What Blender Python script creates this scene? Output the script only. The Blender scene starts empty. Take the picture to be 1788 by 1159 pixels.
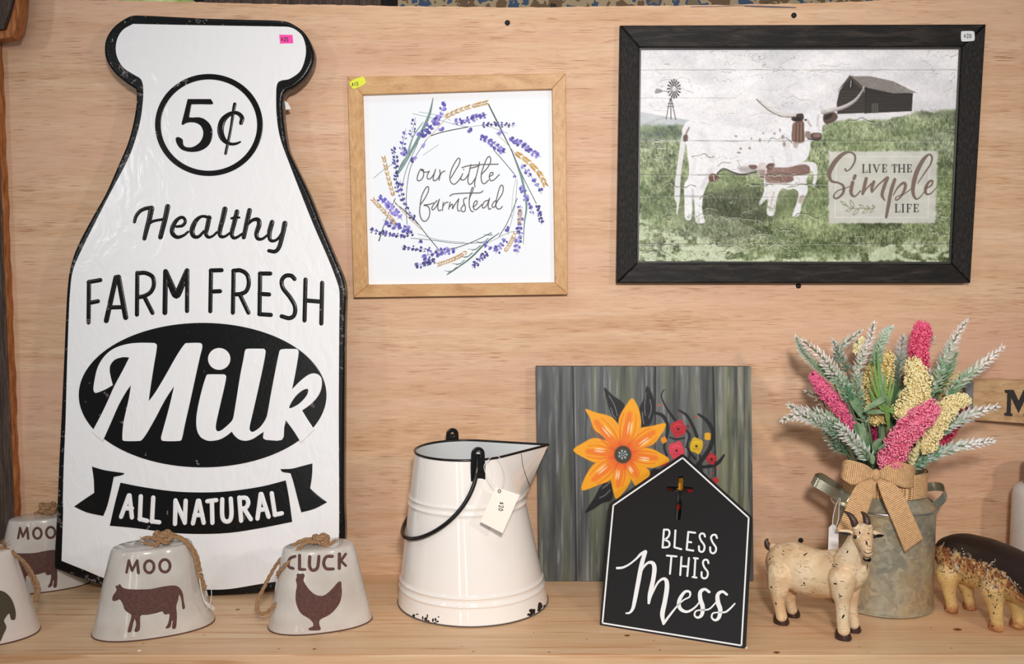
import bpy, bmesh, math, random
import numpy as np
from mathutils import Vector, Matrix
from mathutils.bvhtree import BVHTree
PI = math.pi
random.seed(7); RNG = np.random.default_rng(11)
scene = bpy.context.scene
COL = scene.collection
# ------------------------------------------------------------------ camera
D, H, PITCH, F = 1.40, 0.47, math.radians(5.0), 1754.0        # metres from wall, metres above shelf
W0, H0 = 1788, 1159
cd = bpy.data.cameras.new('camera'); cam = bpy.data.objects.new('camera', cd); COL.objects.link(cam)
cam.location = (0, -D, H); cam.rotation_euler = (PI/2 - PITCH, 0, 0)
cd.sensor_width = 36; cd.lens = 36*F/W0; cd.clip_start = .01; cd.clip_end = 50
scene.camera = cam
# ------------------------------------------------------------------ world, lights, exposure
def lin(c):
    c = c/255.0
    return c/12.92 if c <= .04045 else ((c+.055)/1.055)**2.4
def S(r, g, b, a=1): return (lin(r), lin(g), lin(b), a)
w = bpy.data.worlds.new('world'); scene.world = w; w.use_nodes = True
bgn = w.node_tree.nodes['Background']; bgn.inputs[0].default_value = (.90, .95, 1.0, 1); bgn.inputs[1].default_value = .17
def area(name, loc, target, sx, sy, power, color, spread=180):
    l = bpy.data.lights.new(name, 'AREA'); l.shape = 'RECTANGLE'; l.size = sx; l.size_y = sy
    l.energy = power; l.color = color; l.spread = math.radians(spread)
    o = bpy.data.objects.new(name, l); COL.objects.link(o); o.location = loc
    o.rotation_euler = (Vector(target)-Vector(loc)).to_track_quat('-Z', 'Y').to_euler()
    return o
area('flash_left', (-1.35, -1.55, .92), (-.25, 0, .38),   .12, .12, 3.0, (.93, .97, 1.0))
area('flash_right', (1.05, -1.50, .78), (.35, 0, .25), .08, .08, 4.8, (1.0, .88, .76))
area('window_strip_front', (-.62, -2.2, .45), (-.2, 0, .2), .05, 1.1, 1.6, (1, .97, .93))
area('window_strip_middle', (-.22, -2.2, .45), (-.1, 0, .2), .03, 1.0, 1.0, (1, .97, .93))
area('skylight_above', (-.2, -1.5, 2.4), (0, 0, .4), 1.4, .6, 7, (.86, .93, 1.0))
sl = bpy.data.lights.new('camera_flash', 'SPOT'); sl.energy = 71; sl.color = (1.0, .97, .94); sl.spot_size = math.radians(70); sl.spot_blend = 1.0; sl.shadow_soft_size = .07
so = bpy.data.objects.new('camera_flash', sl); COL.objects.link(so); so.location = (.08, -1.62, .80); so.rotation_euler = (Vector((.06, 0, .36))-so.location).to_track_quat('-Z', 'Y').to_euler()
scene.view_settings.view_transform = 'Standard'; scene.view_settings.look = 'None'
scene.view_settings.gamma = 1; scene.view_settings.use_curve_mapping = False
scene.view_settings.exposure = 0.0
# ------------------------------------------------------------------ placing helpers
CAM = Vector((0, -D, H)); cp, sp = math.cos(PITCH), math.sin(PITCH)
def ray(px, py):
    a, b = (px-W0/2)/F, -(py-H0/2)/F
    return Vector((a, cp+b*sp, b*cp-sp)).normalized()
def at(px, py, Y):                      # point seen at (px,py) standing Y metres in front of the wall
    d = ray(px, py); return CAM + d*((D-Y)/d.y)
def gnd(px, py, z=0.0):                 # point seen at (px,py) on the shelf
    d = ray(px, py); return CAM + d*((z-H)/d.z)
class Plane:
    def __init__(s, o, x, up):          # origin, direction to the right, direction roughly up
        s.o = Vector(o); s.u = Vector(x).normalized()
        n = s.u.cross(Vector(up)).normalized()     # x cross z = -y : towards the camera
        s.n = n; s.v = s.n.cross(s.u).normalized()
    def uv(s, px, py, off=0):
        d = ray(px, py); t = ((s.o + s.n*off) - CAM).dot(s.n)/d.dot(s.n); p = CAM + d*t - s.o
        return (p.dot(s.u), p.dot(s.v))
    def W(s, u, v, w=0): return s.o + s.u*u + s.v*v + s.n*w
    def matrix(s):
        m = Matrix((s.u, s.v, s.n)).transposed().to_4x4(); m.translation = s.o; return m
def Z(x0, y0, s, pts): return [(x0+p[0]/s, y0+p[1]/s)+tuple(q/s for q in p[2:]) for p in pts]
# ------------------------------------------------------------------ objects
MW = {}
def thing(name, label, cat, loc=(0, 0, 0), group=None, m=None):
    o = bpy.data.objects.new(name, None); COL.objects.link(o); o.empty_display_size = .02
    mm = m if m is not None else Matrix.Translation(Vector(loc))
    o.matrix_world = mm; MW[o] = mm.inverted()
    o['label'] = label; o['category'] = cat
    if group: o['group'] = group
    return o
def tag(o, label, cat, group=None):
    o['label'] = label; o['category'] = cat
    if group: o['group'] = group
    return o
def part(name, vf, mat, parent=None, smooth=False, kind=None, label=None, cols=None, uvs=None, auto=None):
    V, Fc = vf
    root = parent
    while root is not None and root not in MW: root = root.parent
    A = np.array([tuple(v) for v in V], dtype=np.float64).reshape(-1, 3)
    if root is not None:
        mi = np.array(MW[root]); A = A @ mi[:3, :3].T + mi[:3, 3]
    me = bpy.data.meshes.new(name); me.from_pydata(A.tolist(), [], [tuple(f) for f in Fc]); me.update()
    if cols is not None:
        ca = me.color_attributes.new('Col', 'FLOAT_COLOR', 'POINT')
        c4 = np.ones((len(A), 4), np.float32); c4[:, :3] = cols; ca.data.foreach_set('color', c4.ravel())
    if uvs is not None:
        ul = me.uv_layers.new(name='UVMap'); idx = np.zeros(len(me.loops), np.int32); me.loops.foreach_get('vertex_index', idx)
        ul.data.foreach_set('uv', np.array(uvs, np.float32)[idx].ravel())
    if smooth: me.polygons.foreach_set('use_smooth', [True]*len(me.polygons))
    if smooth and auto:
        me.set_sharp_from_angle(angle=math.radians(auto))
    me.materials.append(mat)
    o = bpy.data.objects.new(name, me); COL.objects.link(o)
    if parent is not None: o.parent = parent
    if kind: o['kind'] = kind
    if label: o['label'] = label
    return o
def join(*L):
    V, Fc = [], []
    for v, f in L:
        n = len(V); V += list(v); Fc += [tuple(i+n for i in q) for q in f]
    return V, Fc
# ------------------------------------------------------------------ 2-D shapes
def smooth_closed(pts, n=6, corner=None):
    """Catmull-Rom through the points; indices in corner stay sharp"""
    P = [Vector(p[:2]) for p in pts]; N = len(P); out = []; corner = corner or set()
    for i in range(N):
        p0, p1, p2, p3 = P[i-1], P[i], P[(i+1) % N], P[(i+2) % N]
        m1 = (p2-p0)*.5 if i not in corner else (p2-p1)*.6
        m2 = (p3-p1)*.5 if (i+1) % N not in corner else (p2-p1)*.6
        L = (p2-p1).length
        if m1.length > L*1.3: m1 = m1.normalized()*L*1.3
        if m2.length > L*1.3: m2 = m2.normalized()*L*1.3
        for k in range(n):
            t = k/n; a, b = t*t, t*t*t
            out.append(tuple(p1*(2*b-3*a+1)+m1*(b-2*a+t)+p2*(-2*b+3*a)+m2*(b-a)))
    return out
def smooth_open(pts, n=6):
    """pts (x,y,width..) any dimension"""
    P = np.array(pts, float); N = len(P)
    if N < 3:
        return [tuple(P[0]+(P[-1]-P[0])*k/4) for k in range(5)]
    out = []
    for i in range(N-1):
        p0 = P[i-1] if i else 2*P[0]-P[1]; p1 = P[i]; p2 = P[i+1]; p3 = P[i+2] if i+2 < N else 2*P[-1]-P[-2]
        for k in range(n):
            t = k/n
            out.append(tuple(.5*((2*p1)+(-p0+p2)*t+(2*p0-5*p1+4*p2-p3)*t*t+(-p0+3*p1-3*p2+p3)*t**3)))
    out.append(tuple(P[-1])); return out
def fill(contours, depth=0.0, bevel=0.0, res=2):
    """filled outline(s) with holes -> (V,F) in the plane's own u,v,w; back at w=0, front at w=depth"""
    cu = bpy.data.curves.new('tmp', 'CURVE'); cu.dimensions = '2D'; cu.fill_mode = 'BOTH' if depth > 0 else 'FRONT'
    cu.resolution_u = 1
    if depth > 0:
        cu.bevel_depth = bevel; cu.bevel_resolution = res; cu.extrude = max(1e-6, depth/2-bevel); cu.offset = -bevel
    for c in contours:
        s = cu.splines.new('POLY'); s.points.add(len(c)-1); s.use_cyclic_u = True
        for i, p in enumerate(c): s.points[i].co = (p[0], p[1], 0, 1)
    o = bpy.data.objects.new('tmp', cu); COL.objects.link(o)
    dg = bpy.context.evaluated_depsgraph_get(); me = bpy.data.meshes.new_from_object(o.evaluated_get(dg))
    V = [(v.co.x, v.co.y, v.co.z+depth/2) for v in me.vertices]; Fc = [tuple(p.vertices) for p in me.polygons]
    bpy.data.objects.remove(o); bpy.data.curves.remove(cu); bpy.data.meshes.remove(me)
    return V, Fc
def on(pl, vf, w=0): return [pl.W(v[0], v[1], v[2]+w) for v in vf[0]], vf[1]
def pshape(pl, contours_px, depth, bevel=0.0, w=0.0, res=2):
    """outline in photograph pixels -> solid standing on the plane (back at w, front at w+depth)"""
    return on(pl, fill([[pl.uv(x, y) for x, y in [q[:2] for q in c]] for c in contours_px], depth, bevel, res), w)
def ribbon2d(path, n=6, prof='flat', capn=4):
    """path of (x,y,width) -> rows of points across, flat list of rows; each row = list of (x,y,h) h in 0..1"""
    p = smooth_open(path, n)
    P = [np.array(q[:2]) for q in p]; Wd = [max(q[2], .1) for q in p]
    T = []
    for i in range(len(P)):
        t = P[min(i+1, len(P)-1)]-P[max(i-1, 0)]; L = np.linalg.norm(t); T.append(t/L if L > 1e-9 else (T[-1] if T else np.array([1., 0])))
    rows = []
    for k in range(capn, 0, -1):
        a = k/capn*PI/2*.98; rows.append((P[0]-T[0]*Wd[0]/2*math.sin(a), T[0], Wd[0]*math.cos(a)))
    for i in range(len(P)): rows.append((P[i], T[i], Wd[i]))
    for k in range(1, capn+1):
        a = k/capn*PI/2*.98; rows.append((P[-1]+T[-1]*Wd[-1]/2*math.sin(a), T[-1], Wd[-1]*math.cos(a)))
    return rows
PROF = {'flat': [(-1, .0), (-1, 1), (1, 1), (1, 0)],
        'print': [(-1, 1), (1, 1)],
        'round': [(-1, 0), (-.93, .55), (-.72, .9), (-.35, 1), (.35, 1), (.72, .9), (.93, .55), (1, 0)]}
def stroke(pl, path, h=.0004, w=0.0, prof='print', n=6):
    rows = ribbon2d(path, n); pr = PROF[prof]; V, Fc = [], []
    cx = np.mean([r[0][0] for r in rows]); 
    for c, t, wd in rows:
        nn = np.array([-t[1], t[0]])
        for s, hh in pr:
            q = c + nn*s*wd/2; u, v = pl.uv(q[0], q[1]); V.append(pl.W(u, v, w+h*hh))
    k = len(pr)
    for i in range(len(rows)-1):
        for j in range(k-1):
            a = i*k+j; Fc.append((a, a+1, a+k+1, a+k))
    return V, Fc
def strokes(pl, paths, h=.0004, w=0.0, prof='print', n=6, width=None):
    L = []
    for i, p in enumerate(paths):
        if width: p = [(q[0], q[1], width) for q in p]
        L.append(stroke(pl, p, h, w + i*2e-6, prof, n))
    return join(*L)
def straight(pl, paths, width, **k):            # polylines with hard corners
    L = []
    for p in paths:
        for a, b in zip(p[:-1], p[1:]): L.append([(a[0], a[1], width), (b[0], b[1], width)])
    return strokes(pl, L, **k)
def ell(cx, cy, a, b, n=64, rot=0): 
    c, s = math.cos(rot), math.sin(rot)
    return [(cx+a*math.cos(t)*c-b*math.sin(t)*s, cy+a*math.cos(t)*s+b*math.sin(t)*c) for t in [2*PI*i/n for i in range(n)]]
# ------------------------------------------------------------------ 3-D shapes
def tube(path, r, n=10, closed=False, cap=True):
    P = [Vector(p) for p in path]; N = len(P); V, Fc = [], []
    R = r if isinstance(r, (list, tuple)) else [r]*N
    up = None
    for i in range(N):
        a = P[(i-1) % N] if closed or i else P[0]; b = P[(i+1) % N] if closed or i < N-1 else P[-1]
        t = (b-a).normalized()
        if up is None:
            up = Vector((0, 0, 1)) if abs(t.z) < .9 else Vector((1, 0, 0))
        up = (up - t*up.dot(t)).normalized(); s = t.cross(up)
        for k in range(n):
            an = 2*PI*k/n; V.append(P[i]+(up*math.cos(an)+s*math.sin(an))*R[i])
    for i in range(N if closed else N-1):
        for k in range(n):
            a = i*n+k; b = i*n+(k+1) % n; c = ((i+1) % N)*n+(k+1) % n; d = ((i+1) % N)*n+k
            Fc.append((a, d, c, b))
    if cap and not closed:
        Fc.append(tuple(range(n))); Fc.append(tuple((N-1)*n+k for k in reversed(range(n))))
    return V, Fc
def spline3(pts, n=8): return [Vector(p) for p in smooth_open([tuple(p) for p in pts], n)]
def rope(pts, r, n=10, twist=260.0):
    path = spline3(pts, n); L = 0; V = []; out = []
    N = len(path); frames = []; up = Vector((.3, .2, 1)).normalized()
    for i in range(N):
        t = (path[min(i+1, N-1)]-path[max(i-1, 0)]).normalized(); up = (up-t*up.dot(t)).normalized(); frames.append((t, up, t.cross(up)))
    for k in range(3):
        q = []; L = 0
        for i in range(N):
            if i: L += (path[i]-path[i-1]).length
            a = L*twist + k*2*PI/3; q.append(path[i]+(frames[i][1]*math.cos(a)+frames[i][2]*math.sin(a))*r*.5)
        out.append(tube(q, r*.56, 6))
    return join(*out)
def lathe(prof, c, n=64, ex=1, ey=1, rot=0, fr=None):
    V, Fc = [], []; ca, sa = math.cos(rot), math.sin(rot)
    for r, z in prof:
        for k in range(n):
            a = 2*PI*k/n; rr = fr(a, z, r) if fr else r
            x, y = rr*ex*math.cos(a), rr*ey*math.sin(a)
            V.append(Vector((c[0]+x*ca-y*sa, c[1]+x*sa+y*ca, c[2]+z)))
    m = len(prof)
    for i in range(m-1):
        for k in range(n):
            a, b = i*n+k, i*n+(k+1) % n; Fc.append((a, b, b+n, a+n))
    if prof[0][0] < 2e-4: pass
    return V, Fc
def box(x0, x1, y0, y1, z0, z1):
    V = [(x, y, z) for x in (x0, x1) for y in (y0, y1) for z in (z0, z1)]
    return V, [(0, 1, 3, 2), (4, 6, 7, 5), (0, 4, 5, 1), (2, 3, 7, 6), (0, 2, 6, 4), (1, 5, 7, 3)]
_ico = {}
def ico(c, r, sub=1, sc=(1, 1, 1), M=None):
    if sub not in _ico:
        bm = bmesh.new(); bmesh.ops.create_icosphere(bm, subdivisions=sub, radius=1)
        _ico[sub] = ([v.co.copy() for v in bm.verts], [tuple(v.index for v in f.verts) for f in bm.faces]); bm.free()
    v, f = _ico[sub]; c = Vector(c); out = []
    for p in v:
        q = Vector((p.x*sc[0]*r, p.y*sc[1]*r, p.z*sc[2]*r))
        if M is not None: q = M @ q
        out.append(c+q)
    return out, f
def voxel_body(parts, vox, it=6, fac=.5):
    V, Fc = join(*parts)
    me = bpy.data.meshes.new('tmp'); me.from_pydata([tuple(v) for v in V], [], Fc); o = bpy.data.objects.new('tmp', me); COL.objects.link(o)
    m = o.modifiers.new('r', 'REMESH'); m.mode = 'VOXEL'; m.voxel_size = vox
    s = o.modifiers.new('s', 'SMOOTH'); s.factor = fac; s.iterations = it
    dg = bpy.context.evaluated_depsgraph_get(); m2 = bpy.data.meshes.new_from_object(o.evaluated_get(dg))
    out = [v.co.copy() for v in m2.vertices], [tuple(p.vertices) for p in m2.polygons]
    bpy.data.objects.remove(o); bpy.data.meshes.remove(me); bpy.data.meshes.remove(m2)
    return out
def chain(pts, k=7):
    """pts: list of (Vector, radius) -> overlapping balls"""
    out = []
    for (a, ra), (b, rb) in zip(pts[:-1], pts[1:]):
        for i in range(k+1):
            t = i/k; out.append(ico(a.lerp(b, t), ra+(rb-ra)*t, 2))
    return out
def bvh(vf): return BVHTree.FromPolygons([tuple(v) for v in vf[0]], [tuple(f) for f in vf[1]])
def wrap(tree, contours_px, off=.0004, step=3.0, depth=None):
    """a flat outline seen in pixels, laid onto the surface it lies on"""
    bm = bmesh.new(); v, f = fill([[(x, -y) for x, y in [q[:2] for q in c]] for c in contours_px])
    vs = [bm.verts.new(p) for p in v]
    for q in f:
        try: bm.faces.new([vs[i] for i in q])
        except ValueError: pass
    bmesh.ops.remove_doubles(bm, verts=bm.verts[:], dist=1e-4)
    for _ in range(6):
        long = [e for e in bm.edges if e.calc_length() > step]
        if not long: break
        bmesh.ops.subdivide_edges(bm, edges=long, cuts=1, use_grid_fill=False); bmesh.ops.triangulate(bm, faces=bm.faces[:])
    ok = {}; V = []
    for x in bm.verts:
        hit, nrm, _, _ = tree.ray_cast(CAM, ray(x.co.x, -x.co.y))
        if hit is not None:
            if nrm.dot(ray(x.co.x, -x.co.y)) > 0: nrm = -nrm
            ok[x] = len(V); V.append(hit+nrm*off)
    Fc = [tuple(ok[x] for x in q.verts) for q in bm.faces if all(x in ok for x in q.verts)]
    bm.free(); return V, Fc
def wrap_stroke(tree, path, off=.0004, n=5):
    rows = ribbon2d(path, n); V, Fc, ok = [], [], []
    pr = (-1, -.5, 0, .5, 1)
    for c, t, wd in rows:
        nn = np.array([-t[1], t[0]])
        for s in pr:
            q = c+nn*s*wd/2; hit, nrm, _, _ = tree.ray_cast(CAM, ray(q[0], q[1]))
            if hit is None: ok.append(False); V.append(Vector((0, 0, 0)))
            else:
                if nrm.dot(ray(q[0], q[1])) > 0: nrm = -nrm
                ok.append(True); V.append(hit+nrm*(off*(1 if abs(s) < 1 else .3)))
    k = len(pr)
    for i in range(len(rows)-1):
        for j in range(k-1):
            q = (i*k+j, i*k+j+1, (i+1)*k+j+1, (i+1)*k+j)
            if all(ok[x] for x in q): Fc.append(q)
    used = sorted({x for q in Fc for x in q}); mp = {x: i for i, x in enumerate(used)}
    return [V[x] for x in used], [tuple(mp[x] for x in q) for q in Fc]
def wrap_strokes(tree, paths, width=None, off=.0004):
    L = []
    for i, p in enumerate(paths):
        if width: p = [(q[0], q[1], width) for q in p]
        L.append(wrap_stroke(tree, p, off+i*3e-6))
    return join(*L)
# ------------------------------------------------------------------ materials
def mat(name, color=(.8, .8, .8, 1), rough=.5, metal=0, coat=0, spec=.5):
    m = bpy.data.materials.new(name); m.use_nodes = True; b = m.node_tree.nodes['Principled BSDF']
    b.inputs['Base Color'].default_value = color; b.inputs['Roughness'].default_value = rough
    b.inputs['Metallic'].default_value = metal; b.inputs['Coat Weight'].default_value = coat
    b.inputs['Specular IOR Level'].default_value = spec
    m.diffuse_color = color
    return m
class NT:
    def __init__(s, m): s.m = m; s.t = m.node_tree; s.b = s.t.nodes['Principled BSDF']
    def n(s, typ, **k):
        x = s.t.nodes.new(typ)
        for a, v in k.items(): setattr(x, a, v)
        return x
    def l(s, a, b): s.t.links.new(a, b)
    def coord(s, scale=(1, 1, 1), rot=(0, 0, 0), kind='Object'):
        c = s.n('ShaderNodeTexCoord'); mp = s.n('ShaderNodeMapping'); mp.inputs['Scale'].default_value = scale; mp.inputs['Rotation'].default_value = rot
        s.l(c.outputs[kind], mp.inputs[0]); return mp.outputs[0]
    def noise(s, vec, scale=5, detail=4, rough=.5, dist=0):
        x = s.n('ShaderNodeTexNoise'); x.inputs['Scale'].default_value = scale; x.inputs['Detail'].default_value = detail
        x.inputs['Roughness'].default_value = rough; x.inputs['Distortion'].default_value = dist; s.l(vec, x.inputs['Vector']); return x.outputs[0]
    def ramp(s, fac, stops, interp='LINEAR'):
        r = s.n('ShaderNodeValToRGB'); r.color_ramp.interpolation = interp; e = r.color_ramp.elements
        while len(e) > 1: e.remove(e[-1])
        e[0].position = stops[0][0]; e[0].color = stops[0][1]
        for p, c in stops[1:]: q = e.new(p); q.color = c
        s.l(fac, r.inputs[0]); return r.outputs[0]
    def mix(s, fac, a, b, mode='MIX'):
        x = s.n('ShaderNodeMix'); x.data_type = 'RGBA'; x.blend_type = mode
        for v, i in ((fac, 0), (a, 6), (b, 7)):
            if hasattr(v, 'is_linked') or hasattr(v, 'links'): s.l(v, x.inputs[i])
            else: x.inputs[i].default_value = v
        return x.outputs[2]
    def math(s, op, a, b=0.0):
        x = s.n('ShaderNodeMath', operation=op)
        for v, i in ((a, 0), (b, 1)):
            if hasattr(v, 'links'): s.l(v, x.inputs[i])
            else: x.inputs[i].default_value = v
        return x.outputs[0]
    def color(s, o): s.l(o, s.b.inputs['Base Color'])
    def rough(s, o): s.l(o, s.b.inputs['Roughness'])
    def bump(s, h, strength=.3, dist=.001):
        x = s.n('ShaderNodeBump'); x.inputs['Strength'].default_value = strength; x.inputs['Distance'].default_value = dist
        s.l(h, x.inputs['Height']); s.l(x.outputs[0], s.b.inputs['Normal'])
def g(v): return (v, v, v, 1)
def wood(name, base, dark, light, scale=(1, 1, 1), fine=1.0, rough=.55, contrast=.5, pink=None, bump=.15, band=12, streak=None):
    """grain runs along the axis whose scale is smallest"""
    m = mat(name, base, rough); t = NT(m)
    v = t.coord(scale); a = t.noise(v, band, 5, .62, .4); b = t.noise(v, band*7*fine, 3, .6)
    c = t.ramp(a, [(.28, dark), (.48, base), (.72, light)])
    k = t.ramp(b, [(.32, g(1-contrast*.45)), (.55, g(1.0)), (.75, g(1+contrast*.12))])
    c = t.mix(1.0, c, k, 'MULTIPLY')
    if pink:
        p = t.noise(t.coord((scale[0]*.6, scale[1]*.6, scale[2]*.35)), band*.5, 3); p = t.ramp(p, [(.45, g(0)), (.62, g(.55))])
        c = t.mix(p, c, pink)
    if streak:
        sc_, col_, th_ = streak
        st = t.noise(t.coord(sc_), 1.0, 2, .55, .1); ms = t.noise(t.coord((sc_[0]*.25, sc_[1]*.25, sc_[2]*.035)), 1.0, 3, .6)
        k2 = t.math('ADD', st, t.math('MULTIPLY', t.math('SUBTRACT', ms, .5), .45)); k2 = t.ramp(k2, [(th_, g(0)), (th_+.07, g(.75))]); c = t.mix(k2, c, col_)
    t.color(c); t.bump(b, bump, .0006); return m
def chipped(name, black, chip, line, rough=.28, scale=55, th=.66, bump=.25, coat=0.0):
    m = mat(name, black, rough, coat=coat); t = NT(m); v = t.coord()
    a = t.noise(v, scale, 5, .62, .3); big = t.noise(v, scale*.13, 2, .5)
    a2 = t.math('ADD', a, t.math('MULTIPLY', t.math('SUBTRACT', big, .5), .55))
    c = t.ramp(a2, [(th, black), (th+.004, line), (th+.02, chip), (1, chip)]); t.color(c)
    t.bump(t.noise(v, 260, 3, .6), bump, .0005); return m
def vcol(name, rough=.6, bump=0, bscale=300, coat=0, spec=.5):
    m = mat(name, g(.8), rough, coat=coat, spec=spec); t = NT(m); a = t.n('ShaderNodeVertexColor'); a.layer_name = 'Col'; t.color(a.outputs[0])
    if bump: t.bump(t.noise(t.coord(), bscale, 3), bump, .0006)
    return m
# ------------------------------------------------------------------ numpy painting for the flat prints
class Paint:
    def __init__(s, x0, y0, x1, y1, step):
        s.xs = np.arange(x0, x1+1e-6, step); s.ys = np.arange(y0, y1+1e-6, step)
        s.X, s.Y = np.meshgrid(s.xs, s.ys); s.C = np.ones(s.X.shape+(3,))
    def noise(s, sx, sy, oct=4, seed=0, rot=0, gain=.5):
        r = np.random.default_rng(seed); out = 0; amp = 1; tot = 0
        c, sn = math.cos(rot), math.sin(rot); U = (s.X*c+s.Y*sn)/sx; V = (-s.X*sn+s.Y*c)/sy
        for o in range(oct):
            G = r.random((256, 256)); u = U*2**o+37.3; v = V*2**o+11.7
            i = np.floor(u).astype(int); j = np.floor(v).astype(int); fu = u-i; fv = v-j
            fu = fu*fu*(3-2*fu); fv = fv*fv*(3-2*fv)
            a = G[j % 256, i % 256]; b = G[j % 256, (i+1) % 256]; cc = G[(j+1) % 256, i % 256]; d = G[(j+1) % 256, (i+1) % 256]
            out = out + amp*((a*(1-fu)+b*fu)*(1-fv)+(cc*(1-fu)+d*fu)*fv); tot += amp; amp *= gain
        return out/tot
    def blend(s, mask, col):
        m = np.clip(mask, 0, 1)[..., None]; s.C = s.C*(1-m)+np.array(col)*m if not isinstance(col, np.ndarray) else s.C*(1-m)+col*m
    def sd(s, pts, pad=0):
        """signed distance (inside positive) on the sub-window"""
        P = np.array([p[:2] for p in pts], float)
        m = pad+3; i0 = np.searchsorted(s.ys, P[:, 1].min()-m); i1 = np.searchsorted(s.ys, P[:, 1].max()+m); j0 = np.searchsorted(s.xs, P[:, 0].min()-m); j1 = np.searchsorted(s.xs, P[:, 0].max()+m)
        X = s.X[i0:i1, j0:j1]; Y = s.Y[i0:i1, j0:j1]; d2 = np.full(X.shape, 1e9); ins = np.zeros(X.shape, bool)
        for a, b in zip(P, np.roll(P, -1, 0)):
            e = b-a; L = max((e**2).sum(), 1e-9); t = np.clip(((X-a[0])*e[0]+(Y-a[1])*e[1])/L, 0, 1)
            d2 = np.minimum(d2, (X-a[0]-t*e[0])**2+(Y-a[1]-t*e[1])**2)
            if abs(e[1]) > 1e-9:
                c = ((a[1] > Y) != (b[1] > Y)) & (X < e[0]*(Y-a[1])/e[1]+a[0]); ins ^= c
        d = np.sqrt(d2); return (slice(i0, i1), slice(j0, j1)), np.where(ins, d, -d)
    def poly(s, pts, col, soft=1.0, alpha=1.0, smooth=True, tex=None):
        if smooth: pts = smooth_closed(pts, 4)
        w, d = s.sd(pts, soft); m = np.clip(.5+d/soft, 0, 1)*alpha
        if tex is not None: m = m*tex[w]
        m = m[..., None]
        s.C[w] = s.C[w]*(1-m)+np.array(col)*m
    def line(s, pts, width, col, soft=.9, alpha=1.0, n=4, tex=None):
        p = [(q[0], q[1], q[2] if len(q) > 2 else width) for q in pts]; p = smooth_open(p, n) if len(p) > 2 else p
        P = np.array(p, float); m = P[:, 2].max()+3
        i0 = np.searchsorted(s.ys, P[:, 1].min()-m); i1 = np.searchsorted(s.ys, P[:, 1].max()+m); j0 = np.searchsorted(s.xs, P[:, 0].min()-m); j1 = np.searchsorted(s.xs, P[:, 0].max()+m)
        X = s.X[i0:i1, j0:j1]; Y = s.Y[i0:i1, j0:j1]; best = np.full(X.shape, -1e9)
        for a, b in zip(P[:-1], P[1:]):
            e = b[:2]-a[:2]; L = max((e**2).sum(), 1e-9); t = np.clip(((X-a[0])*e[0]+(Y-a[1])*e[1])/L, 0, 1)
            best = np.maximum(best, (a[2]+(b[2]-a[2])*t)/2-np.sqrt((X-a[0]-t*e[0])**2+(Y-a[1]-t*e[1])**2))
        k = np.clip(.5+best/soft, 0, 1)*alpha; w = (slice(i0, i1), slice(j0, j1))
        if tex is not None: k = k*tex[w]
        k = k[..., None]
        s.C[w] = s.C[w]*(1-k)+np.array(col)*k
    def mesh(s, pl, w):
        ny, nx = s.X.shape; V = []
        # plane hit, vectorised
        a = (s.X-W0/2)/F; b = -(s.Y-H0/2)/F; d = np.stack([a, cp+b*sp, b*cp-sp], -1)
        n = np.array(pl.n); o = np.array(pl.o); c = np.array(CAM); t = ((o-c)@n)/(d@n); V = (c+d*t[..., None]+n*w).reshape(-1, 3)
        idx = np.arange(nx*ny).reshape(ny, nx); Fc = np.stack([idx[:-1, :-1], idx[1:, :-1], idx[1:, 1:], idx[:-1, 1:]], -1).reshape(-1, 4)
        c = s.C.reshape(-1, 3)/255.0; c = np.clip(c, 0, 1); lc = np.where(c <= .04045, c/12.92, ((c+.055)/1.055)**2.4)
        return (V, Fc.tolist()), lc
# ================================================================== THE SETTING
ply = wood('plywood', S(220, 178, 141), S(206, 160, 118), S(230, 194, 160), (.7, 1, 9), rough=.6, contrast=.34, pink=S(218, 170, 146), bump=.25, band=5, streak=((26, 1, 1000), S(168, 112, 76), .60))
pine = wood('pine_board', S(224, 184, 142), S(210, 164, 118), S(234, 200, 160), (.7, 16, 16), rough=.45, contrast=.2, pink=S(224, 176, 136), bump=.1, band=4, streak=((5, 150, 150), S(196, 140, 92), .60))
old = wood('weathered_wood', S(74, 58, 50), S(38, 28, 24), S(104, 84, 70), (22, 22, 1.4), rough=.85, contrast=.9, bump=.6)
bark = wood('orange_wood_edge', S(178, 108, 56), S(112, 58, 28), S(206, 138, 82), (20, 20, 2.0), rough=.8, contrast=.7, bump=.5)
dark = mat('dark', S(14, 12, 12), .7)
# back panel: its rough-sawn top edge follows the photograph, its grain runs level
WALL = Plane((0, 0, 0), (1, 0, 0), (0, 0, 1))
top = [(-160, -6), (60, -1), (150, 0), (260, 2), (350, 4), (480, 7), (600, 9), (760, 11.5), (890, 13), (1060, 11.5), (1240, 9), (1400, 6), (1480, 3), (1560, 0), (1700, -5), (2000, -10)]
jt = []
for a, b in zip(top[:-1], top[1:]):
    for k in range(14):
        t = k/14; jt.append((a[0]+(b[0]-a[0])*t, a[1]+(b[1]-a[1])*t+random.uniform(-.7, .7)))
c = [WALL.uv(*p) for p in jt]; c += [(1.05, -.02), (-1.05, -.02)]
wb = part('wall_back', on(WALL, fill([c], .012, 0), -.012), ply); wb['kind'] = 'structure'
for px, py in ((886, 40), (1386, 27), (1394, 499), (1398, 943)):
    u, v = WALL.uv(px, py); pr = [(.0036, 0), (.0036, .0012), (.0026, .0022), (.0012, .0026), (.0001, .0026)]
    vv, ff = lathe(pr, (0, 0, 0), 20); part('bolt_head', ([Vector((u+p[0], -p[2], v+p[1])) for p in vv], ff), dark, wb, smooth=True)
# pencil line near the top edge
part('pencil_mark', strokes(WALL, [[(1206, 12, .9), (1260, 11, 1), (1300, 10, .9), (1390, 13, .9)], [(1300, 11, .8), (1340, 12.5, 1.2), (1388, 13.5, .8)]], w=.0002), mat('blue_ink', S(60, 60, 90), .6), wb)
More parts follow.
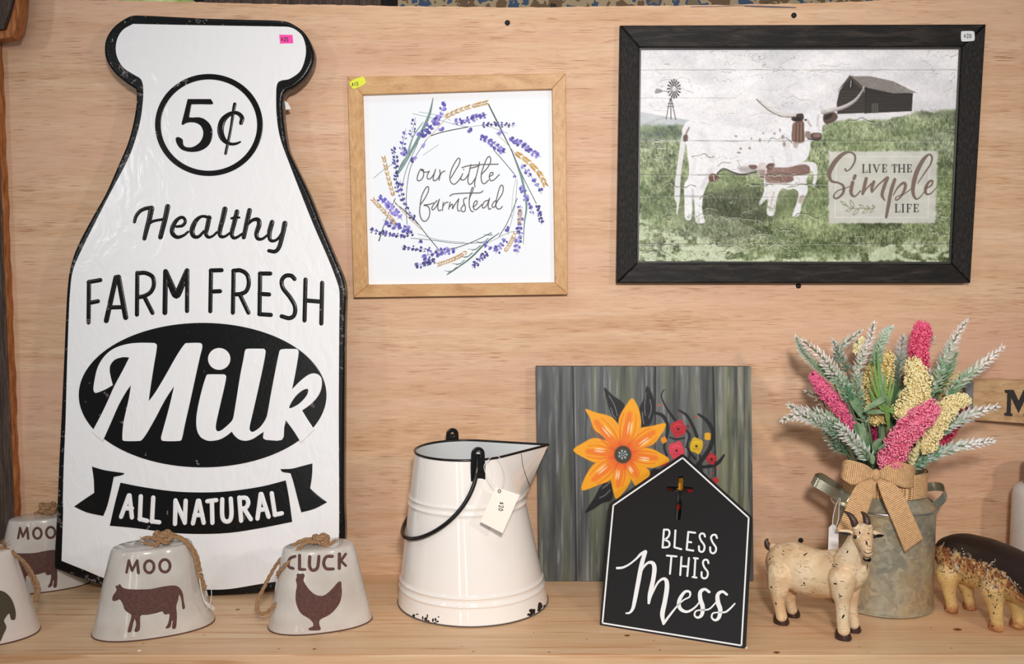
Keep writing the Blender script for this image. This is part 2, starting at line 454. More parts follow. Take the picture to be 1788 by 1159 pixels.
# shelf boards
sh = part('shelf', box(-1.15, 1.15, -.2835, .0, -.020, 0), pine); sh['kind'] = 'structure'
bv = sh.modifiers.new('b', 'BEVEL'); bv.width = .0012; bv.segments = 2
knot = mat('knot', S(150, 92, 48), .6); kd = mat('knot_core', S(96, 52, 26), .6)
SH = Plane((0, 0, 0), (1, 0, 0), (0, 1, 0)); SH.n = Vector((0, 0, 1)); SH.u = Vector((1, 0, 0)); SH.v = Vector((0, 1, 0))
for px, py, r in ((1095, 1109.5, 4), (549, 1133, 2.2), (1672, 1099, 6), (1356, 1139, 4.5), (60, 1069, 3), (415, 1064, 3)):
    gp = gnd(px, py); rr = r/F*1.25
    V = on(SH, fill([ell(gp.x, gp.y, rr*1.3, rr, 18, .3)]), .0002); part('knot', V, knot, sh)
    V = on(SH, fill([ell(gp.x+rr*.1, gp.y, rr*.6, rr*.45, 14, .3)]), .0003); part('knot_core', V, kd, sh)
spk = []
for i in range(46):
    x, y = random.uniform(20, 1780), random.choice([random.uniform(1060, 1140), random.uniform(1105, 1141)]); gp = gnd(x, y); r = random.uniform(.0003, .0008)
    spk.append(on(SH, fill([ell(gp.x, gp.y, r*random.uniform(1, 2.5), r, 8)]), .00025))
o = part('pin_hole', join(*spk), kd, sh, kind='stuff')
fl = mat('paper_fleck', S(245, 240, 235), .8)
for px, py, s_ in ((243, 1136, 3.4), (1302, 1131, 3.4)):
    gp = gnd(px, py); V = on(SH, fill([[(gp.x+math.cos(a)*s_/1500*r, gp.y+math.sin(a)*s_/1500*r*.8) for a, r in ((0, 1), (1.2, .6), (2, 1), (3.3, .8), (4.4, 1), (5.3, .5))]], .0008), 0)
    tag(part('paper_fleck', V, fl), 'tiny white paper fleck on the shelf ' + ('below the front MOO bell' if px < 900 else 'between house-shaped sign and goat'), 'scrap')
# front lip board below the edge line
lip = part('trim_1', box(-1.15, 1.15, -.2837, -.262, -.09, -.0205), pine); lip['kind'] = 'structure'
# upright weathered plank at the left, with its paler sawn edge
xr = at(36, 905, 0).x; xr2 = at(3, 70, 0).x; zt, zb = at(3, 66, 0).z, 0
th = .017
Vp = [(-1.0, -th, zb), (xr, -th, zb), (xr2, -th, zt), (-1.0, -th, zt), (-1.0, -.0005, zb), (xr, -.0005, zb), (xr2, -.0005, zt), (-1.0, -.0005, zt)]
up_ = thing('upright_plank', 'dark weathered upright plank with an orange sawn edge at the far left', 'plank', (xr, -th/2, 0))
part('plank_face', (Vp, [(0, 1, 2, 3), (4, 7, 6, 5), (0, 4, 5, 1), (2, 6, 7, 3), (0, 3, 7, 4)]), old, up_)
eg = []
n = 60
for i in range(n+1):
    t = i/n; x = xr+(xr2-xr)*t; z = zb+(zt-zb)*t; j = .0012*math.sin(i*1.7)+.0008*math.sin(i*.6+1)
    eg += [Vector((x-.002, -th-.0005+j*.4, z)), Vector((x+.0006+j, -th*.6, z)), Vector((x+.001+j*.6, -.0006, z)), Vector((x-.002, -.0006, z))]
ef = []
for i in range(n):
    for k in range(4):
        a, b = i*4+k, i*4+(k+1) % 4; ef.append((a, b, b+4, a+4))
part('sawn_edge', (eg, ef), bark, up_, label='orange rough-sawn edge')
# end of a board across the top-left corner
bp = Plane((0, -.055, 0), (1, 0, 0), (0, 0, 1))
tb = thing('cross_board', 'dark board end with orange rough edge in the top left corner', 'board', bp.W(*bp.uv(10, 60)))
part('board_face', pshape(bp, [[(-260, -60), (24, -60), (21, 0), (14, 26), (5, 50), (-30, 56), (-260, 62)]], .03, 0, -.03), old, tb)
part('broken_edge', pshape(bp, [[(24, -60), (34, -60), (31, 0), (29, 20), (25, 44), (17, 63), (2, 66), (-30, 66), (-260, 70), (-260, 60), (-30, 55), (6, 50), (14, 26), (21, 0)]], .024, .002, -.030), bark, tb, label='orange rough broken edge')
# what shows above the panel: shop clutter behind it
clm = mat('patterned_cloth', g(.1), .9); t = NT(clm); nn = t.noise(t.coord((1, 1, 1)), 26, 3, .6)
t.color(t.ramp(nn, [(.0, S(40, 32, 28)), (.38, S(96, 74, 52)), (.46, S(150, 132, 104)), (.54, S(52, 68, 92)), (.60, S(110, 96, 74)), (.68, S(34, 58, 104))], 'CONSTANT')); t.bump(nn, .4, .004)
rw = []
for i in range(81):
    for j in range(9):
        x = -.16+i/80*.9; a = j/8*PI; rw.append(Vector((x, .09-.05*math.cos(a), .79+.06*math.sin(a)*(1+.2*math.sin(i*.5)*math.sin(j*.8)+.15*math.sin(i*1.3)))))
o = part('folded_cloth', (rw, [(i*9+j, i*9+j+1, (i+1)*9+j+1, (i+1)*9+j) for i in range(80) for j in range(8)]), clm, smooth=True)
tag(o, 'brown and blue patterned cloth glimpsed above the top edge of the panel', 'cloth')
gm = mat('yellow_green_paper', S(196, 214, 120), .7); t = NT(gm); q = t.noise(t.coord(), 60, 4); t.color(t.ramp(q, [(.35, S(140, 170, 60)), (.6, S(214, 226, 160))])); t.bump(q, .5, .003)
a, b = at(178, 2, -.08), at(352, 2, -.08)
o = part('green_packet', lathe([(.0001, -.07), (.05, -.07), (.06, -.03), (.055, .015), (.03, .04), (.0001, .045)], ((a.x+b.x)/2, .09, a.z-.025), 32, 1.3, .7, 0, lambda an, z, r: r*(1+.08*math.sin(an*7+z*60))), gm, smooth=True)
tag(o, 'crumpled yellow-green packet peeking over the panel above the bottle sign', 'packet')
o = part('brown_crate', join(box(a.x+.145, a.x+.40, .10, .25, .70, .835), box(a.x+.145, a.x+.40, .085, .0995, .80, .845)), old)
tag(o, 'dark brown crate glimpsed above the panel right of the green packet', 'crate')
bk = part('wall_far', box(-3, 3, 1.6, 1.65, -1, 2.6), mat('far_wall', S(44, 38, 34), .9)); bk['kind'] = 'structure'
# ================================================================== MILK BOTTLE SIGN
p0 = gnd(370, 1041); SIGN = Plane(p0, (1, 0, 0), at(370, 30, .034)-Vector((at(370, 30, .034).x-p0.x, 0, 0))-p0)
enb = chipped('black_enamel', S(16, 15, 15), S(66, 44, 40), S(196, 190, 186), .22, 75, .70, .3)
enrim = chipped('black_rim_enamel', S(15, 14, 14), S(50, 36, 34), S(205, 202, 200), .25, 110, .625, .6)
for m_ in (enb, enrim): m_.node_tree.nodes['Principled BSDF'].inputs['Specular IOR Level'].default_value = .3
enw = mat('white_enamel', S(240, 238, 238), .25); t = NT(enw); nn = t.noise(t.coord((1.5, .8, 1), (0, 0, .5)), 24, 3, .45, 1.6); t.bump(nn, .24, .005)
SG = thing('milk_bottle_sign', 'tall embossed black and white metal sign shaped like a milk bottle', 'sign', m=SIGN.matrix())
out = Z(90, 0, 3.41, [(500, 88), (440, 105), (370, 155), (325, 220), (312, 290), (325, 360), (370, 430), (440, 490), (500, 530), (504, 600), (485, 720), (450, 850), (395, 980), (320, 1150)])
out += Z(90, 330, 3.311, [(240, 150), (150, 320), (105, 450), (87, 580)]) + Z(90, 560, 3.219, [(75, 0), (64, 260), (50, 560), (38, 800), (30, 1000)]) + Z(0, 800, 3.229, [(312, 400), (306, 500), (303, 622)])
k0 = len(out)-1
out += Z(0, 800, 3.229, [(460, 682), (620, 727), (880, 765), (1150, 778)]) + [(400, 1039), (445.7, 1035), (520, 1025), (560, 1017), (597, 1008)]
k1 = len(out)-1
out += [(600.5, 960), (602, 920), (600, 870), (601, 715), (602, 560), (603.4, 523), (600.4, 490), (585, 451), (561, 393), (538.7, 337), (512, 281.5), (502, 258), (496, 223), (493, 190), (494, 168), (500, 158)]
out += Z(90, 0, 3.41, [(1440, 520), (1500, 470), (1540, 410), (1560, 350), (1555, 290), (1510, 200), (1450, 150), (1380, 122), (1150, 113), (900, 106)])
sgo = smooth_closed(out, 5, {k0, k1, 9, 8})
part('body', pshape(SIGN, [sgo], .022, .0035, -.022, 3), enrim, SG, smooth=True, auto=50, label='black rolled rim and sides')
inn = Z(90, 0, 3.41, [(487, 143), (430, 175), (395, 225), (383, 290), (395, 350), (430, 405), (490, 445), (530, 470), (545, 510), (545, 600), (525, 740), (480, 890), (430, 1000), (350, 1150)])
inn += Z(90, 330, 3.311, [(270, 160), (180, 340), (125, 470), (108, 600)]) + Z(90, 560, 3.219, [(97, 0), (88, 260), (80, 560), (70, 800), (65, 1000)]) + Z(0, 800, 3.229, [(357, 300), (348, 577)])
k0 = len(inn)-1
inn += Z(0, 800, 3.229, [(480, 630), (630, 687), (880, 730), (1150, 739)]) + [(400, 1028), (460, 1018.4), (530, 1008), (589, 995)]
k1 = len(inn)-1
inn += [(591.9, 937), (592.3, 870), (591.7, 715), (592.6, 560), (592.9, 511), (588, 490), (573, 451), (549, 396), (525, 336), (506, 287), (490, 243), (483.5, 205), (482.4, 164), (484.4, 146.6), (491.8, 140.8), (506, 137.8), (524, 124.6), (532.8, 102.6), (534, 82), (527, 61.6), (509, 48.4), (486, 46.5), (333, 44)]
sgi = smooth_closed(inn, 5, {k0, k1, 0, len(inn)-2})
FACE_W = .0011
part('face_panel', pshape(SIGN, [sgi], .0016, .0005, -.0005, 2), enw, SG, smooth=True, auto=35, label='glossy white enamel face')
# oval, lettering, ribbon
ov = ell(354.4, 689.5, 216, 126, 110)
def emb(name, contours, h, mt, lab, b=.0007, w=FACE_W): return part(name, pshape(SIGN, contours, h, b, w-.0004, 3), mt, SG, smooth=True, auto=60, label=lab)
def embs(name, paths, h, mt, lab, width=None, w=FACE_W, n=6): return part(name, strokes(SIGN, paths, h, w-.0002, 'round', n, width), mt, SG, smooth=True, auto=60, label=lab)
emb('oval', [ov], .0016, enb, 'black oval behind the word Milk')
Mz = [(130, 560), (142, 480), (163, 390), (202, 310), (262, 240), (340, 190), (450, 158), (560, 148), (690, 150), (712, 170), (706, 240), (690, 330), (660, 520), (637, 685), (700, 600), (790, 450), (880, 290), (940, 195), (975, 152), (1110, 150), (1130, 185), (1110, 270), (1070, 450), (1020, 680), (970, 900), (943, 1030), (920, 1050), (770, 1050), (750, 1025), (765, 960), (820, 760), (870, 550), (790, 670), (700, 840), (620, 980), (580, 1035), (555, 1050), (410, 1050), (395, 1025), (403, 900), (425, 790), (455, 660), (474, 540), (430, 600), (360, 725), (290, 885), (216, 1052), (116, 968), (200, 810), (262, 680), (322, 545), (400, 400), (458, 285), (400, 282), (330, 303), (288, 350), (279, 400), (288, 460), (308, 538), (240, 578), (155, 610), (134, 595)]
Mp = smooth_closed(Z(140, 570, 5.268, Mz), 3, {8, 13, 18, 31, 42, 46, 47, 52, 13, 58})
dot = ell(350+178/5.267, 570+297/5.267, 103/5.267, 101/5.267, 48)
ilk = [(60, 450), (78, 438), (225, 438), (243, 460), (225, 560), (190, 710), (152, 880), (148, 940), (165, 960), (200, 950), (260, 900), (297, 860), (310, 820), (340, 640), (370, 450), (400, 300), (415, 220), (438, 203), (590, 203), (605, 230), (585, 350), (540, 560), (490, 780), (458, 920), (462, 955), (490, 965), (550, 925), (598, 860), (620, 800), (650, 630), (690, 420), (725, 250), (748, 208), (890, 205), (908, 230), (895, 330), (870, 470), (847, 575), (920, 500), (1000, 440), (1060, 430), (1105, 455), (1122, 510), (1110, 590), (1070, 660), (1010, 720), (940, 770), (985, 845), (1052, 946), (928, 1066), (870, 970), (790, 860), (775, 930), (755, 1040), (605, 1040), (580, 1020), (587, 968), (550, 990), (490, 1030), (430, 1048), (370, 1040), (325, 1008), (293, 965), (250, 1000), (180, 1038), (90, 1050), (40, 1035), (4, 1010), (-26, 950), (-33, 850), (-18, 740), (4, 640), (30, 540)]
ik = smooth_closed(Z(350, 570, 5.267, ilk), 3, {2, 18, 33, 37, 46, 48, 49, 51, 54, 56, 62})
hole = smooth_closed(Z(350, 570, 5.267, [(822, 748), (835, 708), (880, 640), (940, 588), (985, 572), (995, 590), (975, 640), (920, 700), (865, 735)]), 3)
WO = FACE_W+.0010
emb('lettering', [Mp], .0018, enw, 'raised white letter M of Milk', .0006, WO)
emb('lettering', [ik, hole[::-1]], .0018, enw, 'raised white letters ilk of Milk', .0006, WO)
emb('lettering', [dot], .0018, enw, 'raised white dot of the letter i', .0006, WO)
rb = [(390, 908), (500, 930), (680, 956), (850, 963), (1000, 956), (1180, 930), (1318, 895), (1337, 1000), (1354, 1128), (1190, 1161), (1000, 1190), (810, 1196), (640, 1186), (480, 1164), (330, 1150), (360, 1020)]
rbp = smooth_closed(Z(90, 560, 3.219, rb), 4, {0, 6, 8, 14})
emb('banner', [rbp], .0016, enb, 'black ribbon banner')
emb('banner', [smooth_closed(Z(90, 560, 3.219, [(230, 818), (300, 838), (380, 850), (412, 856), (395, 867), (352, 876), (335, 960), (315, 1040), (293, 1095), (200, 1075), (130, 1042), (190, 1000), (243, 965), (240, 890)]), 3, {0, 5, 8, 10, 12})], .0016, enb, 'left swallow tail of the black ribbon')
emb('banner', [smooth_closed(Z(90, 560, 3.219, [(1288, 832), (1350, 830), (1410, 815), (1468, 800), (1465, 870), (1455, 940), (1500, 980), (1550, 1018), (1480, 1055), (1405, 1075), (1385, 1000), (1362, 910), (1345, 855), (1300, 848)]), 3, {0, 3, 5, 7, 9, 12})], .0016, enb, 'right swallow tail of the black ribbon')
def zz(x0, y0, s): return lambda L: [Z(x0, y0, s, p) for p in L]
q = zz(90, 560, 3.219)
AN = q([[(395, 1098), (438, 980)], [(442, 980), (455, 1102)], [(415, 1052), (455, 1052)],
        [(505, 985), (500, 1112), (540, 1122)], [(575, 992), (568, 1125), (608, 1130)],
        [(697, 1138), (700, 1008)], [(700, 1010), (752, 1130)], [(752, 1132), (757, 1010)],
        [(798, 1135), (826, 1010)], [(832, 1010), (858, 1132)], [(808, 1090), (850, 1090)],
        [(880, 1012), (928, 1006)], [(904, 1012), (907, 1132)],
        [(962, 1002), (962, 1090), (975, 1122), (1002, 1122), (1014, 1085), (1010, 998)],
        [(1068, 1120), (1058, 992)], [(1060, 994), (1095, 994), (1108, 1020), (1095, 1048), (1066, 1056)], [(1085, 1055), (1122, 1112)],
        [(1160, 1108), (1178, 972)], [(1182, 972), (1222, 1098)], [(1172, 1062), (1208, 1055)],
        [(1240, 968), (1258, 1088), (1296, 1080)]])
def sharp(paths):
    out = []
    for p in paths:
        if len(p) == 3 and p is not None: out += [[p[0], p[1]], [p[1], p[2]]]
        else: out.append(p)
    return out
AN2 = []
for p in AN: AN2 += ([[a, b] for a, b in zip(p[:-1], p[1:])] if len(p) == 3 else [p])
embs('lettering', AN2, .0014, enw, 'raised white letters ALL NATURAL', 8.2, WO)
q = zz(140, 450, 4.0636)
FF = q([[(62, 458), (65, 172)], [(65, 172), (145, 158)], [(68, 320), (128, 308)],
        [(188, 445), (256, 140)], [(274, 138), (325, 422)], [(225, 352), (300, 350)],
        [(405, 402), (408, 108)], [(410, 110), (465, 108), (515, 135), (525, 190), (505, 240), (460, 270), (412, 280)], [(458, 278), (515, 390)],
        [(603, 388), (608, 98)], [(610, 100), (684, 262)], [(684, 262), (760, 92)], [(762, 92), (760, 376)], [(640, 185), (684, 270), (728, 185)],
        [(925, 378), (930, 90)], [(930, 90), (1005, 88)], [(930, 240), (994, 237)],
        [(1085, 388), (1090, 92)], [(1090, 92), (1140, 90), (1185, 120), (1198, 180), (1180, 235), (1140, 256), (1092, 260)], [(1135, 262), (1195, 388)],
        [(1350, 112), (1278, 112)], [(1278, 112), (1274, 398)], [(1274, 400), (1354, 405)], [(1276, 256), (1342, 260)],
        [(1522, 150), (1500, 128), (1460, 128), (1432, 160), (1440, 215), (1490, 280), (1525, 345), (1520, 405), (1485, 428), (1432, 415)],
        [(1600, 155), (1593, 443)], [(1718, 178), (1712, 465)], [(1597, 302), (1715, 312)]])
FW = []
for i, p in enumerate(FF): FW.append([(a[0], a[1], {3: 9, 4: 9.5, 9: 9, 10: 9, 11: 9, 13: 11}.get(i, 7.6)) for a in p])
embs('lettering', FW, .0013, enb, 'raised black letters FARM FRESH')
q = zz(220, 350, 5.96)
HE = q([[(92, 222, 34), (108, 165, 38), (150, 112, 38), (205, 85, 40), (265, 75, 40)], [(268, 85, 62), (245, 200, 55), (218, 300, 50), (195, 395, 44)],
        [(437, 65, 56), (408, 200, 55), (362, 380, 52)], [(245, 232, 40), (300, 212, 30), (395, 195, 30)],
        [(530, 272, 28), (590, 262, 34), (620, 220, 34), (600, 180, 34), (560, 182, 36), (515, 225, 44), (485, 290, 50), (488, 345, 48), (535, 382, 40), (600, 365, 30), (650, 325, 24)],
        [(875, 182, 40), (800, 165, 30), (740, 200, 44), (700, 270, 54), (690, 330, 54), (712, 375, 44), (760, 375, 34), (815, 320, 28)],
        [(868, 180, 50), (850, 270, 50), (835, 345, 44), (860, 382, 34), (905, 370, 26), (950, 330, 26)],
        [(1032, 92, 58), (1010, 190, 54), (980, 310, 50), (985, 370, 40), (1030, 375, 30), (1090, 335, 26)],
        [(1157, 118, 50), (1130, 230, 50), (1103, 340, 46), (1120, 388, 36), (1160, 382, 30), (1215, 345, 26)], [(1102, 186, 26), (1140, 178, 30), (1182, 178, 24)],
        [(1288, 105, 52), (1262, 220, 52), (1228, 382, 46)], [(1262, 255, 26), (1320, 205, 36), (1375, 200, 46), (1388, 250, 52), (1360, 340, 48), (1372, 395, 40), (1420, 400, 30), (1475, 360, 26)],
        [(1522, 228, 52), (1495, 330, 52), (1502, 408, 40), (1545, 420, 32), (1590, 390, 28), (1630, 325, 26)], [(1655, 240, 56), (1630, 360, 50), (1597, 480, 46), (1555, 530, 42), (1492, 524, 40)]])
embs('lettering', HE, .0013, enb, 'raised black script word Healthy', n=8)
q = Z(290, 160, 9.66, [(370, 128), (560, 128), (760, 128), (800, 200), (765, 218), (600, 216), (435, 218), (415, 320), (395, 435), (450, 440), (560, 436), (660, 470), (750, 560), (788, 680), (770, 820), (700, 930), (580, 1000), (430, 1020), (290, 990), (210, 920), (170, 830), (175, 782), (215, 768), (285, 810), (295, 890), (335, 932), (420, 942), (500, 915), (580, 850), (625, 760), (630, 670), (590, 580), (510, 532), (420, 520), (340, 535), (290, 565), (268, 540), (290, 450), (320, 330)])
emb('lettering', [smooth_closed(q, 4, {0, 2, 6, 8})], .0013, enb, 'raised black numeral 5', .0005)
q = zz(290, 160, 9.66)
embs('lettering', q([[(1268, 530, 70), (1285, 450, 78), (1235, 380, 70), (1150, 358, 66), (1040, 405, 84), (955, 500, 108), (922, 640, 112), (945, 760, 104), (1010, 845, 76), (1100, 885, 54), (1190, 878, 46), (1255, 850, 30)], [(1162, 215, 60), (1140, 330, 56), (1100, 600, 46), (1050, 850, 50), (1008, 1045, 48)]]), .0013, enb, 'raised black cent symbol', n=8)
emb('ring', [ell(365.4, 218.5, 94, 89, 96), ell(365.4, 218.7, 84, 79.5, 96)[::-1]], .0015, enb, 'raised black ring round the price', .0007)
def sticker(pl, parent, pts, color, paths, w, name, lab, ink=(30, 30, 30)):
    st = part('price_sticker', pshape(pl, [smooth_closed(pts, 4)] if len(pts) > 4 else [pts], .0004, 0, w), mat(name, S(*color), .5), parent, label=lab)
    part('handwriting', strokes(pl, paths, w=w+.0006, width=1.0), mat(name+'_ink', S(*ink), .5), st)
    return st
def price(x, y, s, rot, text):
    """tiny handwritten price; (x,y) is its left middle"""
    GL = {'$': [[(.8, -.7), (.2, -.6), (.3, 0), (.8, .2), (.6, .8), (0, .7)], [(.6, -1), (.3, 1)]], '2': [[(0, -.6), (.4, -1), (.8, -.6), (.1, .9), (.9, .9)]],
          '0': [[(.5, -1), (0, 0), (.4, 1), (.9, 0), (.5, -1)]], '5': [[(.8, -1), (.2, -1), (.1, -.1), (.7, 0), (.6, .9), (0, .9)]], '1': [[(.4, -1), (.3, 1)]], '6': [[(.7, -1), (.1, 0), (.3, 1), (.8, .5), (.2, .2)]]}
    out = []; c, sn = math.cos(rot), math.sin(rot)
    for i, ch in enumerate(text):
        k = .75 if ch == '$' else 1
        for p in GL[ch]: out.append([(x+(i*1.35+a*k)*s*c-b*k*s*sn, y+(i*1.35+a*k)*s*sn+b*k*s*c) for a, b in p])
    return out
sticker(SIGN, SG, [(488, 61), (511, 61.5), (512.5, 76), (489.5, 76.5)], (255, 66, 170), price(492, 69, 3.3, .05, '$25'), FACE_W, 'pink_paper', 'small pink price sticker')
tp = Plane(SIGN.W(0, 0, -.012), SIGN.u, SIGN.v)
part('paper_tag', pshape(tp, [[(497, 176), (503, 180), (508, 190), (499, 192)]], .0003, 0), mat('tag_paper', S(236, 234, 232), .7), SG, label='white paper corner showing behind the neck')
# ================================================================== FARMSTEAD FRAME
FT = .016
FP = Plane((0, -FT-.002, 0), (1, 0, 0), (0, .012, 1))
maple_h = wood('maple_rail', S(200, 148, 90), S(178, 122, 66), S(214, 170, 114), (2, 6, 18), rough=.45, contrast=.3, bump=.1)
maple_v = wood('maple_stile', S(202, 152, 94), S(182, 128, 70), S(216, 172, 116), (18, 6, 2), rough=.45, contrast=.3, bump=.1)
def mframe(pl, T, outer, inner, mats, names, depth, bevel=.001, back=0):
    """four mitred bars; outer/inner corners TL TR BR BL in pixels"""
    for k, nm in enumerate(names):
        a, b = outer[k], outer[(k+1) % 4]; c_, d_ = inner[(k+1) % 4], inner[k]
        part('frame_bar', pshape(pl, [[a, b, c_, d_]], depth, bevel, -depth+back, 2), mats[k % 2], T, smooth=True, auto=30)
fo = [(606.5, 134), (987.5, 128), (991.5, 514), (617.5, 519.5)]; fi = [(633, 165), (964, 155), (969, 493), (642.5, 497)]
FR = thing('lavender_picture', 'square picture in a pale wood frame with a lavender wreath around script words', 'picture', m=FP.matrix())
mframe(FP, FR, fo, fi, (maple_h, maple_v), 'abcd', FT, .0008)
CV = Plane(FP.W(0, 0, -.009), FP.u, FP.v)
canvas_w = mat('canvas_white', S(240, 243, 248), .6); t = NT(canvas_w); t.bump(t.noise(t.coord(), 900, 2), .12, .0003)
pc = part('canvas', pshape(CV, [[(634, 163.5), (963.5, 157.5), (968.5, 494), (643, 497.5)]], .006, .0004, -.006), canvas_w, FR, label='white printed canvas panel')
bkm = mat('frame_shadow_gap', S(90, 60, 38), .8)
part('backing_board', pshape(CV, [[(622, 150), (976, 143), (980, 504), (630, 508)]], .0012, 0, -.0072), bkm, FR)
q = zz(710, 260, 8.279); ink = mat('grey_brown_ink', S(84, 78, 74), .6)
TXT = q([[(250, 305), (200, 300), (158, 395), (160, 455), (205, 450), (245, 390), (240, 315), (205, 290)], [(215, 305), (260, 335), (320, 328)],
         [(330, 320), (300, 380), (302, 428), (340, 430), (390, 370), (420, 295)], [(420, 295), (385, 420), (400, 460), (450, 430), (482, 370)],
         [(480, 300), (485, 370), (468, 452)], [(478, 400), (510, 340), (555, 318)],
         [(640, 420), (700, 320), (760, 215), (770, 145), (735, 145), (660, 270), (625, 400), (640, 480), (690, 510), (750, 460), (790, 400)],
         [(810, 355), (783, 430), (810, 450), (850, 430), (895, 365)], [(824, 293), (828, 299)],
         [(930, 225), (900, 360), (885, 450), (905, 510), (950, 490), (1000, 410)], [(1055, 190), (1020, 340), (985, 480), (988, 550)], [(800, 270), (900, 242), (1100, 225), (1325, 220)], [(910, 280), (980, 265), (1050, 240)],
         [(1085, 365), (1170, 270), (1215, 180), (1205, 115), (1165, 130), (1110, 260), (1078, 380), (1090, 480), (1130, 500), (1185, 450)],
         [(1195, 400), (1245, 372), (1245, 340), (1210, 350), (1195, 410), (1220, 460), (1270, 440), (1340, 370)],
         [(205, 800), (260, 720), (312, 620), (315, 550), (280, 560), (220, 680), (195, 820), (190, 930), (220, 1020), (270, 1045), (320, 990), (335, 900), (310, 830), (250, 812), (330, 800), (390, 780)],
         [(440, 745), (400, 790), (366, 850), (380, 880), (430, 830), (475, 725)], [(475, 725), (450, 830), (465, 890), (500, 880)],
         [(530, 770), (518, 890)], [(522, 835), (560, 780), (600, 768)],
         [(630, 770), (608, 870)], [(612, 850), (650, 800), (668, 812), (662, 865), (700, 800), (755, 720)], [(755, 720), (735, 830), (745, 890), (770, 895)],
         [(870, 705), (830, 722), (825, 770), (850, 840), (840, 900), (800, 900), (788, 860), (830, 800)],
         [(905, 720), (950, 620), (965, 570), (945, 565), (915, 680), (905, 800), (930, 890), (965, 905)], [(625, 680), (680, 652), (850, 638), (1040, 635), (1085, 622), (1102, 605)],
         [(960, 840), (1010, 800), (1020, 752), (985, 762), (965, 830), (990, 880), (1040, 850), (1090, 800)],
         [(1180, 740), (1130, 760), (1095, 820), (1110, 855), (1160, 810), (1200, 710)], [(1200, 710), (1180, 810), (1190, 870), (1220, 860)],
         [(1290, 745), (1250, 780), (1235, 830), (1270, 840), (1310, 760), (1385, 640), (1395, 545), (1360, 530), (1320, 640), (1290, 800), (1310, 860), (1350, 865), (1385, 830)]])
part('lettering', strokes(CV, TXT, w=.0006, width=1.65, n=6), ink, FR, label='thin script words our little farmstead')
# painted wreath: stems, lavender, wheat
VC = vcol('wreath_print', .6)
WV, WF, WC = [], [], []
wn = [0]
def wadd(vf, col):
    n = len(WV); WV.extend(vf[0]); WF.extend([tuple(i+n for i in f) for f in vf[1]]); WC.extend([[lin(c_) for c_ in col]]*len(vf[0]))
def zw(p): return (630+p[0]/3.312, 150+p[1]/3.312)
def wlay(): wn[0] += 1; return .0004+wn[0]*1.5e-7
def wline(pts, wd, col, n=5):
    P = [zw(p)+((p[2] if len(p) > 2 else wd)/3.312,) for p in pts]; wadd(stroke(CV, P, 0, wlay(), 'print', n), col)
def wleaf(x, y, L, Wd, a, col, pointy=True):
    cx, cy = zw((x, y)); L /= 3.312; Wd /= 3.312; pts = []
    for k in range(9 if pointy else 10):
        t = 2*PI*k/(9 if pointy else 10); u = math.cos(t)*L/2; v = math.sin(t)*Wd/2*(1 if not pointy else (.75-.35*math.cos(t)))
        pts.append((cx+u*math.cos(a)-v*math.sin(a), cy+u*math.sin(a)+v*math.cos(a)))
    n = len(pts); wl = wlay(); V = [CV.W(*CV.uv(*p), wl) for p in pts]; wadd((V, [tuple(range(n))]), col)
GG = (112, 140, 138); DG = (58, 84, 84)
for pts, wd, col in [([(418, 72, 5), (395, 170, 15), (340, 290, 18), (290, 380, 16), (240, 460, 24), (205, 525, 3)], 12, GG),
                     ([(215, 500, 4), (260, 430, 14), (300, 300, 8), (360, 210, 5)], 8, (134, 160, 156)),
                     ([(870, 370, 4), (905, 460, 9), (935, 550, 13), (958, 690, 11), (945, 800, 7), (940, 915, 3)], 8, GG), ([(740, 110, 7), (800, 230, 8), (850, 330, 6), (885, 400, 5)], 6, DG),
                     ([(885, 400), (935, 520), (1015, 680)], 4, DG), ([(300, 160), (430, 190), (600, 235), (720, 230), (850, 275)], 2.2, GG), ([(340, 150), (470, 175), (520, 200)], 2, GG),
                     ([(405, 288), (480, 265), (620, 237)], 5, (50, 50, 60)), ([(380, 310), (300, 440), (270, 560), (262, 700), (268, 800)], 3.4, DG), ([(330, 330), (265, 480), (235, 600)], 3, DG),
                     ([(200, 680), (300, 760), (380, 860), (450, 945)], 4.5, (70, 70, 66)), ([(190, 660), (260, 745), (350, 830)], 4, (196, 164, 112)),
                     ([(290, 880), (400, 890), (560, 910), (700, 905)], 3, DG), ([(330, 855), (450, 890), (600, 905)], 2.5, GG), ([(430, 955), (550, 935), (650, 900), (755, 848)], 4.5, DG), ([(740, 905), (850, 850), (900, 840)], 2.5, GG),
                     ([(800, 870), (850, 785), (905, 650)], 4, (52, 66, 66)), ([(900, 520), (880, 620), (870, 760)], 2, (160, 150, 130)), ([(905, 540), (890, 700), (850, 860)], 2, DG), ([(768, 370), (830, 440), (888, 510)], 4, DG),
                     ([(75, 533), (120, 495), (200, 440)], 2.5, (120, 130, 130)), ([(105, 895, 7), (140, 790, 4), (200, 650, 4)], 4, (50, 56, 62)), ([(230, 700), (300, 770), (330, 800)], 3, (60, 56, 62)),
                     ([(500, 1090, 6), (560, 1050, 7), (640, 990, 9), (720, 910, 9), (800, 850, 4)], 6, (84, 112, 100)), ([(500, 180), (420, 270), (380, 310)], 3, (190, 160, 110)), ([(780, 270), (850, 340), (900, 400)], 2.5, (190, 160, 110)), ([(450, 340), (360, 400)], 2, GG)]:
    wline(pts, wd, col)
for k in range(11):
    t = k/10; x, y = 530+(760-530)*t, 1070+(860-1070)*t; s_ = 1 if k % 2 else -1
    wline([(x, y, 5), (x-22, y+8*s_+10, 4), (x-48, y+14+16*s_, 1.5)], 4, (62, 88, 76) if k % 3 else (96, 126, 112))
